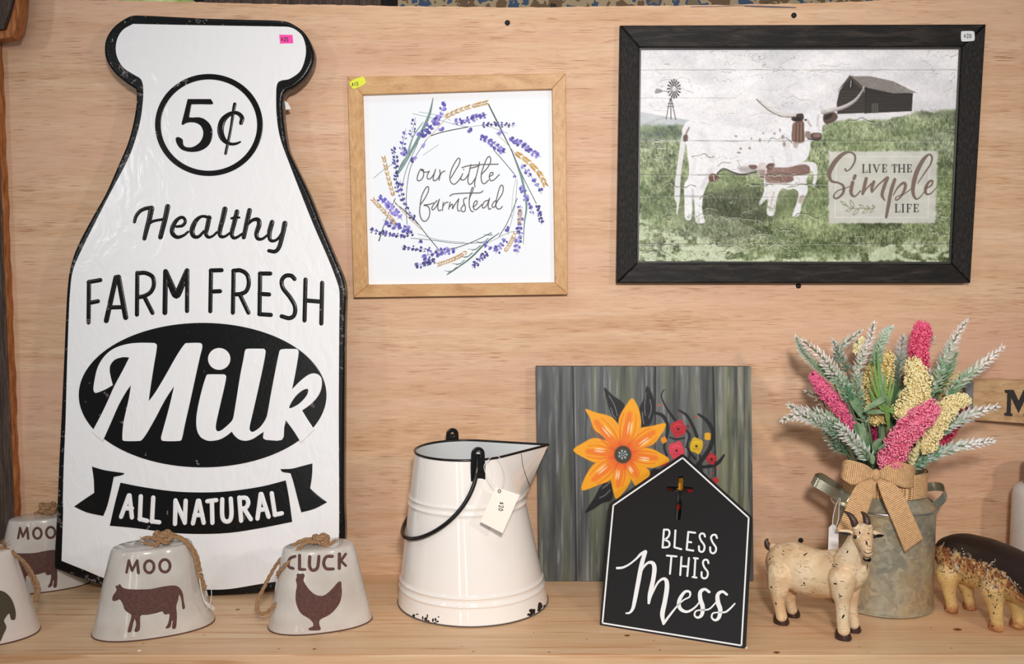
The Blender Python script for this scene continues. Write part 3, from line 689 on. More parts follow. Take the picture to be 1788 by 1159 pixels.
def lav(pts, size, tones, gap=17, spread=9):
    P = smooth_open([p+(0,) for p in pts], 8); acc = 0; wline([p for p in pts], 2.4, (110, 118, 130), 4)
    for a, b in zip(P[:-1], P[1:]):
        L = math.dist(a[:2], b[:2]); acc += L
        while acc > gap*1.22:
            acc -= gap*1.22; an = math.atan2(a[1]-b[1], a[0]-b[0])
            for s_ in (-1, 1, 0):
                r = size*random.uniform(.62, 1.25); c_ = random.choice(tones)
                if random.random() < .12: continue
                wleaf(a[0]+math.cos(an+PI/2)*s_*spread*1.1+random.uniform(-5, 5), a[1]+math.sin(an+PI/2)*s_*spread*1.1+random.uniform(-5, 5), r*1.2, r*.86, an+s_*.6+random.uniform(-.8, .8), c_, False)
            for s_ in (-1, 1):
                r = size*.55; wleaf(a[0]+math.cos(an+PI/2)*s_*spread*.9, a[1]+math.sin(an+PI/2)*s_*spread*.9+3, r*1.1, r*.5, an+s_*.9, random.choice([(40, 38, 110), (52, 44, 130), (150, 140, 220)]))
Ld = [(52, 54, 118), (70, 70, 146), (104, 100, 176), (62, 54, 132)]; Lm = [(92, 86, 176), (122, 112, 200), (158, 148, 220), (76, 70, 154)]; Ll = [(120, 104, 210), (150, 132, 222), (96, 84, 196), (168, 156, 230)]
for pts, sz, tn, gp_, spd in [([(488, 88), (470, 140), (440, 200)], 19, Ll, 20, 9), ([(455, 190), (410, 225), (365, 270), (335, 310)], 22, Lm, 20, 15), ([(317, 182), (305, 235), (288, 290)], 13, Ld, 18, 9),
                              ([(262, 248), (250, 300), (240, 350), (245, 400)], 15, Lm, 24, 9), ([(190, 348), (198, 420), (203, 500), (208, 580), (218, 620)], 15, Ld, 18, 9), ([(228, 545), (235, 620), (260, 690), (305, 765)], 14, Ld, 24, 9),
                              ([(100, 638), (150, 680), (195, 725), (240, 775)], 20, Ll, 18, 12), ([(50, 832), (110, 845), (180, 858), (240, 868), (300, 850)], 14, Ld, 17, 8), ([(130, 775), (190, 805), (250, 825), (300, 835)], 20, Lm, 22, 12),
                              ([(235, 930), (290, 938), (345, 943), (400, 945)], 14, Ld, 19, 8), ([(310, 1043), (370, 1028), (430, 1012)], 17, Ld, 16, 10), ([(350, 992), (430, 965), (500, 955), (558, 940)], 21, Lm, 20, 12),
                              ([(645, 1052), (690, 1000), (735, 965)], 15, Ld, 17, 9), ([(700, 905), (745, 930), (800, 945)], 17, Lm, 24, 10), ([(780, 970), (810, 925), (838, 880)], 17, Lm, 20, 10),
                              ([(903, 972), (912, 900), (920, 830), (922, 760), (925, 690)], 19, Lm, 21, 9), ([(1045, 800), (1035, 740), (1018, 690)], 14, Ld, 15, 8), ([(1000, 745), (970, 680), (945, 620), (925, 575)], 16, Lm, 21, 9),
                              ([(1045, 625), (1020, 570), (965, 500), (930, 450)], 15, Lm, 27, 8), ([(1042, 412), (985, 375), (925, 335), (870, 300)], 20, Lm, 21, 10), ([(838, 388), (790, 350), (740, 315), (690, 288)], 21, Lm, 20, 10),
                              ([(895, 230), (830, 226), (770, 222), (700, 225)], 13, Ld, 17, 7), ([(730, 165), (690, 178), (600, 200), (530, 220)], 20, Lm, 19, 10), ([(350, 340), (360, 352)], 18, Lm, 8, 8), ([(320, 415), (290, 430)], 16, Lm, 12, 8), ([(465, 245), (470, 262)], 20, Lm, 9, 8), ([(625, 250), (640, 262)], 20, Lm, 9, 7), ([(245, 380), (262, 395)], 20, Lm, 8, 9), ([(340, 890), (350, 905)], 20, Lm, 8, 7), ([(800, 262), (806, 280)], 20, Lm, 9, 7), ([(888, 515), (892, 530)], 14, Lm, 8, 6), ([(300, 765), (308, 772)], 14, Ld, 6, 6), ([(845, 825), (856, 832)], 16, Lm, 8, 6), ([(955, 640), (965, 655)], 16, Lm, 8, 8)]:
    lav(pts, sz, tn, gp_, spd)
Wt = [(214, 178, 118), (196, 156, 92), (228, 198, 150), (206, 150, 66)]; Wg = [(216, 166, 66), (232, 190, 110), (200, 150, 60)]
def wheat(pts, sz, tones, gap=15):
    P = smooth_open([p+(0,) for p in pts], 8); acc = 0
    for a, b in zip(P[:-1], P[1:]):
        acc += math.dist(a[:2], b[:2])
        while acc > gap:
            acc -= gap; an = math.atan2(a[1]-b[1], a[0]-b[0])
            for s_ in (-1, 1):
                wleaf(a[0]+math.cos(an+PI/2)*s_*sz*.32, a[1]+math.sin(an+PI/2)*s_*sz*.32, sz, sz*.36, an+s_*.45, random.choice(tones))
                wleaf(a[0]+math.cos(an+PI/2)*s_*sz*.2, a[1]+math.sin(an+PI/2)*s_*sz*.2, sz*.7, sz*.1, an+s_*.5, (124, 96, 60))
for pts, sz, tn in [([(745, 92), (640, 118), (560, 145), (490, 178)], 26, Wt), ([(130, 402), (150, 490), (170, 570), (192, 645)], 24, Wt), ([(65, 650), (110, 700), (160, 750), (200, 795)], 24, Wt), ([(1072, 585), (1035, 510), (970, 440), (895, 385)], 30, Wg), ([(922, 705), (918, 760), (915, 800)], 20, Wt), ([(895, 845), (870, 900), (835, 955)], 24, Wt), ([(440, 1035), (500, 1015), (560, 990), (610, 960)], 24, Wt)]:
    wheat(pts, sz, tn)
part('wreath_print', (WV, WF), VC, FR, cols=np.array(WC), label='printed wreath of lavender, wheat and grey-green stems')
SP = Plane(FP.W(0, 0, .0002), FP.u, FP.v)
sticker(SP, FR, [(611, 143), (632, 134), (636, 136), (638, 146), (619, 155), (615, 153)], (226, 232, 40), price(615, 147.5, 3.0, -.1, '$15'), .0002, 'yellow_paper', 'small yellow price sticker')
# ================================================================== LONGHORN PICTURE
LT = .020
LP = Plane((0, -LT-.002, 0), (1, 0, 0), (0, .012, 1))
LF = thing('longhorn_picture', 'large picture in a dark brown frame of a white longhorn cow and calf', 'picture', m=LP.matrix())
dwh = wood('dark_frame_rail', S(24, 20, 18), S(11, 9, 8), S(62, 54, 49), (1.5, 10, 40), rough=.5, contrast=.9, bump=.6, band=14); dwh.node_tree.nodes['Principled BSDF'].inputs['Specular IOR Level'].default_value = .25
dwv = wood('dark_frame_stile', S(24, 20, 18), S(11, 9, 8), S(62, 54, 49), (40, 10, 1.5), rough=.5, contrast=.9, bump=.6, band=14)
dwv.node_tree.nodes['Principled BSDF'].inputs['Specular IOR Level'].default_value = .25
lo = [(1083, 44), (1722, 42), (1695, 494), (1077, 494)]; li = [(1120, 86), (1677, 85), (1659.5, 457), (1116, 456)]
mid = [(1117, 82.5), (1680.5, 81.5), (1663, 460.5), (1113, 459.5)]
mframe(LP, LF, lo, mid, (dwh, dwv), 'abcd', LT, .0022)
lipm = mat('inner_lip', S(24, 22, 22), .35)
for k in range(4): part('inner_lip', pshape(LP, [[mid[k], mid[(k+1) % 4], li[(k+1) % 4], li[k]]], .012, 0, -.016), lipm, LF)
PR = Plane(LP.W(0, 0, -.0055), LP.u, LP.v)
p = Paint(1110, 79, 1684, 463, 1.0)
X, Y = p.X, p.Y
n1 = p.noise(60, 30, 5, 1); n2 = p.noise(5, 5, 4, 2); n3 = p.noise(18, 12, 4, 3); n4 = p.noise(2.2, 4.5, 3, 4); nb = p.noise(120, 90, 3, 5)
sky = np.stack([222-22*(n1-.5)*2-10*(n3-.5), 219-22*(n1-.5)*2-10*(n3-.5), 222-20*(n1-.5)*2-4*(n3-.5)], -1); p.C = sky
p.blend(np.clip((150-Y)/80, 0, 1)*.35*np.clip(n1*2-.6, 0, 1), (178, 184, 190))
hor = np.interp(X, [1110, 1180, 1240, 1300, 1400, 1450, 1480, 1560, 1600, 1640, 1690], [215, 214, 230, 240, 236, 212, 208, 204, 196, 190, 186])+6*(n3-.5)*2
hz = np.clip((Y-hor)/5, 0, 1)
ncl = p.noise(34, 20, 4, 31); n6 = p.noise(1.6, 3.6, 2, 33)
gv = 46*(n2-.5)*2+66*(n4-.5)*2+70*(ncl-.5)*2+34*(n6-.5)*2
grass = np.stack([122+gv, 136+gv*.94, 92+gv*.86], -1)
lowm = np.clip((Y-330)/80, 0, 1); grass = grass*(1-.12*lowm[..., None])
dk = np.clip((p.noise(90, 30, 4, 8)-.5)*4, 0, 1)*np.clip((Y-280)/40, 0, 1)*.7; p.blend(hz, grass); p.blend(hz*dk, (72, 76, 52)); p.blend(hz*np.clip((330-Y)/90, 0, 1)*.22, (186, 196, 176)); p.blend(hz*np.exp(-((X-1290)/120)**2-((Y-345)/34)**2)*.55*np.clip(.4+n4, 0, 1), (58, 62, 46))
cl = np.clip((p.noise(70, 50, 3, 9)-.42)*5, 0, 1); p.blend(hz*cl*.35, (170, 190, 128))
# hills at left, hedge
m = np.clip((Y-np.interp(X, [1110, 1150, 1200, 1260], [193, 200, 208, 220]))/2, 0, 1)*np.clip((1265-X)/40, 0, 1)*np.clip((226-Y)/10, 0, 1); p.blend(m*.6, (158, 168, 172))
m = np.clip(1-np.abs(Y-234)/14, 0, 1)*np.clip((1250-X)/60, 0, 1)*np.clip((n4-.42)*6, 0, 1); p.blend(m*.8, (82, 100, 100))
p.blend(np.clip(1-np.abs(Y-245.5)/1.6, 0, 1)*np.clip((1290-X)/20, 0, 1)*.7, (226, 226, 222))
m = np.clip(1-np.abs(Y-(196+4*n2))/9, 0, 1)*np.clip((X-1590)/20, 0, 1)*np.clip((n4-.35)*5, 0, 1); p.blend(m*.6, (96, 96, 86))
# white wild flowers and weeds along the bottom
bl = np.clip((p.noise(15, 12, 4, 12)-.41)*9, 0, 1)*np.clip((Y-np.interp(X, [1110, 1150, 1200, 1320, 1500, 1560, 1690], [360, 392, 400, 436, 440, 410, 425]))/14, 0, 1)
fc = np.stack([214-60*(1-n4)*.9, 222-56*(1-n4)*.9, 190-66*(1-n4)*.9], -1); p.blend(bl*.92, fc+8)
rd = np.random.default_rng(5)
for i in range(900):
    x, y = rd.uniform(1112, 1680), rd.uniform(255, 450); 
    if y < np.interp(x, [1110, 1450, 1690], [262, 256, 230]): continue
    L = rd.uniform(4, 14); c_ = rd.choice([0, 1, 2]); col = [(196, 206, 178), (96, 110, 76), (150, 172, 110)][c_]
    p.line([(x, y, 1.1), (x+rd.uniform(-2, 4), y-L, .5)], 1, col, .9, .55)
# windmill
bkc = (44, 40, 42)
for a in ([(1163, 208), (1170, 172)], [(1180, 209), (1172, 172)], [(1171.5, 208), (1171, 172)], [(1165, 186), (1177, 186)], [(1166.5, 181), (1176, 181)]): p.line([(a[0][0], a[0][1]), (a[1][0], a[1][1])], 1.2, bkc)
for k in range(16):
    a = 2*PI*k/16; p.line([(1177+3.4*math.cos(a), 155+5*math.sin(a), 1.0), (1177+11*math.cos(a), 155+16*math.sin(a), 2.8)], 2, bkc, .9, .9)
p.line([(1172, 160), (1146, 158)], 1.2, (110, 108, 108)); p.poly([(1146, 155), (1156, 157), (1156, 161), (1144, 163)], (150, 150, 148))
# barn
p.poly([(1461, 180), (1466, 158), (1480, 141), (1488, 132), (1505, 148), (1512, 172), (1512, 197), (1462, 199)], (58, 52, 48), smooth=False)
p.poly([(1509, 150), (1594, 163), (1592, 194), (1510, 198)], (44, 38, 36), smooth=False)
p.poly([(1484, 133), (1520, 133), (1560, 142), (1601, 162), (1560, 163), (1507, 152), (1498, 143)], (138, 132, 126), 1.2, smooth=False, tex=np.clip(.6+n4, 0, 1))
p.poly([(1463, 158), (1484, 131), (1506, 152), (1504, 155), (1485, 139)], (84, 78, 72), smooth=False)
for k in range(7): p.line([(1463, 160+k*5.4), (1511, 161+k*5.4)], .9, (104, 96, 90), .8, .6); p.line([(1512, 166+k*4.6), (1592, 168+k*4.2)], .8, (98, 88, 82), .8, .55)
p.poly([(1483, 139), (1490, 140), (1489, 155), (1482, 154)], (24, 22, 22), smooth=False); p.line([(1486, 141), (1485, 152)], 1.4, (190, 186, 180))
p.line([(1513, 152), (1511, 198)], 1.6, (26, 22, 22)); p.poly([(1522, 180), (1532, 181), (1532, 196), (1522, 196)], (22, 20, 20), smooth=False)
for k in range(4): p.line([(1523+k*3, 181), (1523+k*3, 196)], .8, (170, 164, 156), .8, .7)
# cow and calf
q = lambda L: Z(1110, 170, 4.828, L)
wc = (228, 226, 230)
cow = q([(390, 300), (400, 250), (440, 200), (500, 186), (545, 215), (640, 232), (800, 238), (960, 262), (1080, 296), (1200, 290), (1290, 240), (1330, 190), (1420, 130), (1500, 110), (1560, 130), (1600, 150), (1575, 210), (1572, 290), (1560, 350), (1480, 370), (1470, 440), (1440, 520), (1350, 570), (1200, 620), (1030, 610), (930, 640), (820, 640), (730, 600), (690, 640), (640, 670), (610, 720), (580, 790), (566, 850), (560, 940), (575, 1010), (580, 1055), (520, 1060), (500, 1030), (495, 900), (480, 860), (470, 1020), (415, 1020), (412, 900), (408, 740), (440, 680), (450, 600), (435, 480), (425, 400)])
p.poly(cow, wc, 1.6, .97)
p.poly(q([(400, 290), (430, 250), (420, 400), (400, 520), (380, 660), (375, 780), (370, 870), (350, 985), (342, 975), (345, 900), (328, 850), (330, 720), (352, 560), (375, 380)]), (218, 216, 218), 1.2, .95)
sh_ = [((560, 300), (640, 520), 60, .10), ((1250, 330), (1300, 520), 60, .10), ((640, 600), (560, 760), 34, .22), ((480, 780), (484, 900), 14, .5), ((500, 520), (470, 680), 20, .12)]
for a, b, wd, al in sh_: p.line([q([a])[0]+(wd/4.8,), q([b])[0]+(wd/5,)], 1, (150, 144, 146), 5, al)
p.line([z_+(2.4,) for z_ in q([(450, 255), (425, 310), (415, 365)])], 2, (120, 84, 68), 2, .8); p.poly(q([(402, 322), (438, 318), (436, 366), (404, 370)]), (96, 66, 56), 2, .8)
p.line([z_+(3,) for z_ in q([(690, 640), (740, 602), (820, 632), (900, 650), (1010, 630)])], 3, (70, 62, 58), 1.4, .85); p.line([z_+(1.4,) for z_ in q([(690, 580), (730, 550), (800, 552)])], 2, (120, 112, 110), 1.4, .8)
p.poly(q([(860, 590), (930, 580), (1010, 590), (1000, 625), (900, 632)]), (130, 120, 116), 6, .55)
p.poly(q([(617, 660), (650, 640), (692, 660), (698, 690), (640, 712), (618, 700)]), (110, 70, 60), 1.4, .9); p.line([z_+(1.5,) for z_ in q([(655, 655), (662, 700)])], 2, (206, 190, 186))
for x, y, w_, h_ in ((870, 466, 38, 16), (885, 432, 24, 22), (960, 428, 22, 26), (1047, 360, 18, 36), (975, 348, 14, 22), (1216, 275, 16, 30), (1240, 335, 22, 42), (1252, 395, 26, 44), (1075, 303, 18, 14), (1170, 305, 18, 20), (845, 326, 26, 14)):
    p.poly(ell(1110+x/4.828, 170+y/4.828, w_/9.6, h_/9.6, 10), (150, 126, 110), 1.5, .8, False)
# brown neck patch with dark streaks
p.poly(q([(1330, 215), (1410, 200), (1420, 270), (1418, 375), (1330, 378), (1314, 330), (1318, 280)]), (122, 88, 72), 1.8, .92)
for k in range(6): p.line([z_+(1.3,) for z_ in q([(1340+k*14, 215), (1334+k*15, 370)])], 1, (70, 46, 38) if k % 2 else (168, 132, 110), 1, .7)
p.poly(q([(1330, 380), (1372, 380), (1360, 425), (1332, 420)]), (160, 136, 122), 2, .6)
# head
p.poly(q([(1432, 290), (1470, 290), (1480, 330), (1470, 350), (1432, 335)]), (120, 92, 82), 2, .7)
p.poly(q([(1480, 306), (1530, 298), (1565, 306), (1566, 345), (1530, 356), (1482, 350)]), (84, 60, 56), 1.2, .9); p.poly(q([(1500, 312), (1550, 306), (1556, 330), (1505, 335)]), (160, 122, 114), 1.2, .8); p.line([z_+(1.8,) for z_ in q([(1450, 350), (1520, 358), (1562, 350)])], 2, (36, 26, 26))
p.line([z_+(3.5,) for z_ in q([(1445, 190), (1475, 240)])], 2, (160, 140, 132), 3, .6); p.line([z_+(3,) for z_ in q([(1540, 150), (1530, 240)])], 2, (176, 160, 154), 3, .5)
p.poly(ell(*q([(1432, 190)])[0], 2.0, 1.7, 10), (30, 24, 24), 1, 1, False)
p.poly(q([(1312, 175), (1345, 145), (1400, 135), (1418, 160), (1408, 195), (1370, 205), (1325, 198)]), (70, 52, 48), 1.6, .95); p.poly(q([(1330, 180), (1370, 165), (1400, 175), (1380, 195), (1345, 197)]), (34, 26, 26), 1.6, .9)
p.poly(q([(1580, 160), (1600, 122), (1660, 118), (1700, 150), (1690, 190), (1620, 225), (1585, 205)]), (96, 70, 64), 1.6, .95); p.poly(q([(1590, 165), (1620, 135), (1660, 135), (1650, 165), (1600, 190)]), (40, 30, 30), 1.5, .9)
# horns
hL = q([(1018, 8), (1060, 48), (1120, 98), (1190, 136), (1260, 153), (1340, 150)])
p.line([(x, y, [1.4, 3, 4.4, 5.2, 5.6, 6][i]) for i, (x, y) in enumerate(hL)], 4, (206, 200, 196), 1.2, .95); p.line([(x, y+1.7+i*.2, 1.5) for i, (x, y) in enumerate(hL)], 1.5, (110, 90, 70), 1, .9)
hR = [(1436, 196), (1455, 192), (1475, 186), (1492, 176), (1503, 163), (1509, 151)]
p.line([(x, y, [7, 7, 6.4, 5.2, 3.6, 1.6][i]) for i, (x, y) in enumerate(hR)], 4, (200, 192, 190), 1.2, .97); p.line([(x, y+2.4-i*.2, 1.3) for i, (x, y) in enumerate(hR)], 1.3, (120, 108, 106), 1, .8)
# calf
p.poly(q([(1090, 640), (1150, 590), (1280, 570), (1400, 545), (1500, 548), (1530, 590), (1528, 680), (1505, 755), (1488, 740), (1500, 660), (1480, 620), (1440, 700), (1450, 790), (1400, 900), (1380, 990), (1320, 1000), (1360, 880), (1370, 800), (1330, 770), (1290, 780), (1230, 770), (1190, 850), (1165, 990), (1105, 980), (1110, 860), (1050, 910), (1035, 900), (1080, 800), (1080, 730)]), (222, 220, 222), 1.4, .97)
p.poly(q([(1090, 690), (1100, 610), (1150, 590), (1280, 590), (1400, 565), (1460, 580), (1465, 640), (1400, 655), (1330, 665), (1330, 700), (1270, 722), (1120, 720)]), (132, 96, 86), 1.8, .95, tex=np.clip(.7+n4*.6, 0, 1))
p.poly(q([(1025, 590), (1045, 555), (1085, 552), (1105, 590), (1100, 640), (1080, 685), (1060, 688), (1035, 650)]), (208, 196, 194), 1.2, .97); p.poly(q([(1035, 620), (1090, 615), (1085, 670), (1060, 680)]), (140, 100, 92), 2, .7)
p.poly(q([(952, 575), (985, 568), (1022, 575), (1018, 600), (975, 604)]), (126, 90, 84), 1.2, .95); p.poly(q([(1100, 580), (1120, 558), (1165, 556), (1172, 580), (1140, 602), (1105, 600)]), (112, 78, 72), 1.2, .95)
p.line([z_+(1.8,) for z_ in q([(1050, 668), (1080, 676)])], 2, (60, 40, 38)); p.poly(q([(1385, 830), (1430, 830), (1400, 890), (1372, 885)]), (150, 120, 108), 2, .5); p.line([z_+(3,) for z_ in q([(1165, 800), (1140, 900)])], 2, (160, 124, 110), 3, .5)
# grass over the feet, shade under the cow
m = np.clip((n4-.45)*7, 0, 1)*np.clip(1-np.abs(Y-383)/12, 0, 1)*np.clip(1-np.abs(X-1205)/34, 0, 1); p.blend(m*.7, (100, 96, 74))
m = np.clip((n4-.42)*7, 0, 1)*np.clip(1-np.abs(Y-360)/16, 0, 1)*np.clip(1-np.abs(X-1330)/60, 0, 1); p.blend(m*.75, (120, 130, 92))
# plank joints and peeling paint
for y, x0_, x1_, dk_ in ((122, 1110, 1684, .4), (171, 1110, 1300, .25), (246, 1110, 1684, .55), (305.5, 1110, 1684, .6), (342, 1110, 1300, .5), (344, 1180, 1684, .35), (426, 1110, 1684, .6), (322, 1310, 1455, .8)):
    pts = [(x, y+rd.uniform(-.6, .6), rd.uniform(.5, 1.5)) for x in np.arange(x0_, x1_, 16)]; p.line(pts, 1, (60, 56, 46), .9, dk_, 2)
    p.line([(a, b+1.3, 1) for a, b, c_ in pts], 1, (232, 234, 226), 1.2, dk_*.7, 2)
for i in range(44):
    x, y = rd.uniform(1115, 1660), rd.choice([rd.uniform(95, 215), rd.uniform(320, 440), rd.uniform(190, 440)]); L = rd.uniform(14, 60); pts = []
    for k in range(8): pts.append((x+L*k/7, y+rd.uniform(-3.4, 3.4)+(4 if k in (0, 7) else 0)+math.sin(k+i)*2, rd.uniform(.5, 1.7)))
    skyp = y < 200
    p.line(pts, 1, (150, 140, 130) if skyp else (58, 54, 38), .9, .5 if skyp else .7, 3); p.line([(a, b+1.6, 1.3) for a, b, c_ in pts], 1, (240, 240, 240) if skyp else (222, 224, 206), 1.4, .5, 3)
pe = p.noise(46, 20, 4, 41); pe2 = p.noise(80, 60, 2, 42)
edge_ = np.clip(1-np.abs(pe-.5)/.0075, 0, 1)*np.clip((pe2-.46)*8, 0, 1); lit_ = np.clip(1-np.abs(np.roll(pe, 2, 0)-.5)/.010, 0, 1)*np.clip((pe2-.46)*8, 0, 1)
lowz = np.clip((Y-hor)/6, 0, 1); p.blend(lit_*(.5+.1*lowz), (232, 232, 222)); p.blend(edge_*(.45+.35*lowz), (74, 68, 54)); p.blend(np.clip((pe-.5)*14, 0, 1)*np.clip((pe2-.46)*8, 0, 1)*.14, (236, 236, 228))
pg = p.noise(3, 3, 3, 43); p.C = np.clip(p.C*(1+.05*(pg-.5)*2)[..., None], 0, 255)
# pale label block
lab = Z(1430, 250, 7.727, [(130, 110), (1600, 105), (1570, 1080), (130, 1080)])
w_, d_ = p.sd(lab, 3); mk = np.clip(.5+d_/3+1.2*(n2[w_]-.5), 0, 1)*.93
lc = np.stack([202+24*(n3-.5), 200+24*(n3-.5), 192+22*(n3-.5)], -1)[w_]; p.C[w_] = p.C[w_]*(1-mk[..., None])+lc*mk[..., None]
il = Z(1430, 250, 7.727, [(235, 180), (1490, 180), (1470, 1000), (215, 1000)])
for a, b in zip(il, il[1:]+il[:1]): p.line([(a[0], a[1]), (b[0], b[1])], 1.0, (226, 226, 222), .9, .8)
lum = p.C.mean(-1, keepdims=True); p.C = lum+(p.C-lum)*.80; p.C = np.clip((p.C-150)*1.16+146, 0, 255)
vf, lc = p.mesh(PR, 0)
prm = vcol('glossy_print', .42, spec=.3); part('printed_panel', vf, prm, LF, cols=lc, smooth=True, label='printed scene with windmill, barn, longhorn cow and brown calf')
q = zz(1430, 250, 7.727); bri = mat('brown_print_ink', S(104, 80, 68), .4)
SI = q([[(352, 350, 26), (372, 376, 16), (430, 335, 20), (480, 245, 24), (482, 165, 26), (425, 122, 22), (340, 135, 42), (240, 220, 58), (165, 330, 64), (135, 430, 52), (170, 510, 34), (265, 535, 24), (325, 575, 32), (330, 650, 36), (285, 715, 28), (225, 745, 22), (198, 710, 20), (245, 645, 14), (340, 610, 12), (430, 575, 10)],
        [(452, 528, 46), (430, 640, 46), (445, 700, 34), (492, 712, 20), (560, 640, 16)], [(484, 440, 44), (470, 478, 40)],
        [(635, 478, 44), (612, 575, 44), (588, 680, 38)], [(592, 670, 28), (650, 600, 18), (740, 515, 22)], [(738, 520, 40), (712, 600, 40), (712, 655, 28)], [(715, 660, 18), (800, 560, 18), (910, 465, 28)],
        [(922, 468, 44), (872, 600, 44), (850, 700, 38), (885, 772, 14)], [(1020, 490, 42), (972, 640, 46), (932, 850, 44), (905, 995, 34)],
        [(1000, 700, 12), (1060, 600, 22), (1135, 535, 34), (1165, 570, 40), (1138, 660, 34), (1085, 740, 20), (1038, 768, 16), (1042, 725, 12), (1150, 680, 12), (1255, 605, 10)],
        [(1330, 540, 10), (1410, 420, 16), (1500, 285, 22), (1522, 190, 24), (1480, 152, 24), (1400, 230, 50), (1312, 400, 58), (1268, 580, 52), (1272, 690, 40), (1312, 752, 22), (1370, 718, 14), (1440, 620, 10)],
        [(1440, 612, 16), (1515, 565, 20), (1530, 508, 22), (1482, 520, 30), (1435, 610, 40), (1445, 680, 28), (1505, 678, 16), (1590, 590, 10)]])
sw = part('lettering', strokes(PR, SI, w=.0005, n=8), bri, LF, label='brown script word Simple')
blk = mat('black_print_ink', S(40, 38, 38), .4)
def serif(ch, x, y, w_, h):
    L = []; T_, t_ = 20, 9
    bar = lambda x0, y0, x1, y1, wd: L.append([(x0, y0, wd), (x1, y1, wd)])
    st = lambda xx: (bar(xx, y+4, xx, y+h-4, T_), bar(xx-17, y+3, xx+17, y+3, 7), bar(xx-17, y+h-3, xx+17, y+h-3, 7))
    if ch == 'I': st(x+w_/2)
    if ch == 'L': st(x+16); bar(x+16, y+h-3, x+w_, y+h-3, 8); bar(x+w_, y+h-3, x+w_, y+h-30, 8)
    if ch in 'EF':
        st(x+16); bar(x+16, y+4, x+w_, y+4, 8); bar(x+w_, y+4, x+w_, y+28, 8); bar(x+16, y+h/2, x+w_*.72, y+h/2, 8); bar(x+w_*.72, y+h/2-12, x+w_*.72, y+h/2+12, 7)
        if ch == 'E': bar(x+16, y+h-3, x+w_, y+h-3, 8); bar(x+w_, y+h-3, x+w_, y+h-28, 8)
    if ch == 'T': st(x+w_/2); bar(x, y+4, x+w_, y+4, 8); bar(x, y+4, x, y+28, 8); bar(x+w_, y+4, x+w_, y+28, 8)
    if ch == 'H': st(x+14); st(x+w_-14); bar(x+14, y+h/2, x+w_-14, y+h/2, 8)
    if ch == 'V': bar(x+10, y+4, x+w_/2, y+h-6, T_); bar(x+w_-10, y+4, x+w_/2, y+h-6, 8); bar(x-6, y+3, x+28, y+3, 7); bar(x+w_-26, y+3, x+w_+6, y+3, 7)
    return L
LL = []
for ch, x, y, w_, h in (('L', 582, 285, 66, 112), ('I', 664, 285, 40, 112), ('V', 730, 285, 92, 108), ('E', 850, 285, 62, 106), ('T', 985, 285, 66, 108), ('H', 1068, 285, 92, 108), ('E', 1184, 285, 64, 106), ('L', 1024, 820, 66, 112), ('I', 1112, 820, 40, 112), ('F', 1180, 820, 66, 112), ('E', 1274, 820, 66, 108)):
    LL += serif(ch, x, y, w_, h)
for half_, lb_ in ((LL[:], 'black serif words LIVE THE'),):
    up_l = [s_ for s_ in LL if s_[0][1] < 600]; lo_l = [s_ for s_ in LL if s_[0][1] >= 600]
    for grp_, lb2 in ((up_l, 'black serif words LIVE THE'), (lo_l, 'black serif word LIFE')):
        part('lettering', join(*[stroke(PR, Z(1430, 250, 7.727, s_), 0, .0005+i*1e-6, 'print', 2) for i, s_ in enumerate(grp_)]), blk, LF, label=lb2)
olive = mat('olive_ink', S(128, 130, 88), .4); sp_ = []
sp_ += [[(330, 820), (400, 860), (480, 880), (560, 875), (680, 885), (765, 855)]]
for bx, by, tx, ty in ((380, 845, 290, 780), (470, 880, 420, 762), (450, 885, 355, 915), (540, 880, 460, 970), (620, 885, 540, 825), (680, 885, 580, 945), (690, 885, 640, 845), (740, 870, 690, 940), (750, 862, 715, 832)):
    mx, my = (bx+tx)/2, (by+ty)/2; dx, dy = (tx-bx)*.16, (ty-by)*.16; sp_ += [[(bx, by), (mx-dy, my+dx), (tx, ty)], [(bx, by), (mx+dy, my-dx), (tx, ty)]]
part('sprig_print', strokes(PR, q(sp_), w=.0005, width=.8, n=4), olive, LF, label='olive leafy sprig below the script')
sticker(Plane(LP.W(0, 0, .0002), LP.u, LP.v), LF, [(1678, 56), (1681, 54.5), (1698, 54.5), (1701, 57), (1701.5, 69), (1699, 71.5), (1681, 72.5), (1678, 70)], (226, 228, 230), price(1683, 63, 3.4, 0, '$20'), .0002, 'white_paper', 'small white price sticker', (90, 90, 90))
# ================================================================== FLOWER CANVAS
cb = gnd(1128, 1015); CP = Plane(cb, (1, 0, 0), at(1128, 637.5, .021)-Vector((at(1128, 637.5, .021).x-cb.x, 0, 0))-cb)
CA = thing('flower_canvas', 'square grey-green canvas painting of a large orange flower leaning on the panel', 'painting', m=CP.matrix())
p = Paint(934, 640, 1318, 1018, 1.0); X, Y = p.X, p.Y
n1 = p.noise(9, 160, 4, 21); n2 = p.noise(3.2, 60, 3, 22); n3 = p.noise(40, 70, 4, 23); n4 = p.noise(2, 5, 3, 24); n5 = p.noise(16, 200, 3, 25)
base = np.stack([86+52*(n1-.5)*2+26*(n2-.5)*2, 88+50*(n1-.5)*2+26*(n2-.5)*2, 86+50*(n1-.5)*2+26*(n2-.5)*2], -1); p.C = base
p.blend(np.clip((n5-.54)*6, 0, 1)*.5, (112, 118, 84)); p.blend(np.clip((.42-n5)*6, 0, 1)*.5, (64, 66, 72))
p.blend(np.clip((X-1245)/20, 0, 1)*np.clip((n1-.42)*5, 0, 1)*.5, (146, 144, 110)); p.blend(np.clip((1010-X)/60, 0, 1)*np.clip((n3-.4)*3, 0, 1)*.5, (60, 62, 68))
p.blend(np.clip((n2-.66)*9, 0, 1)*.4, (168, 170, 172))
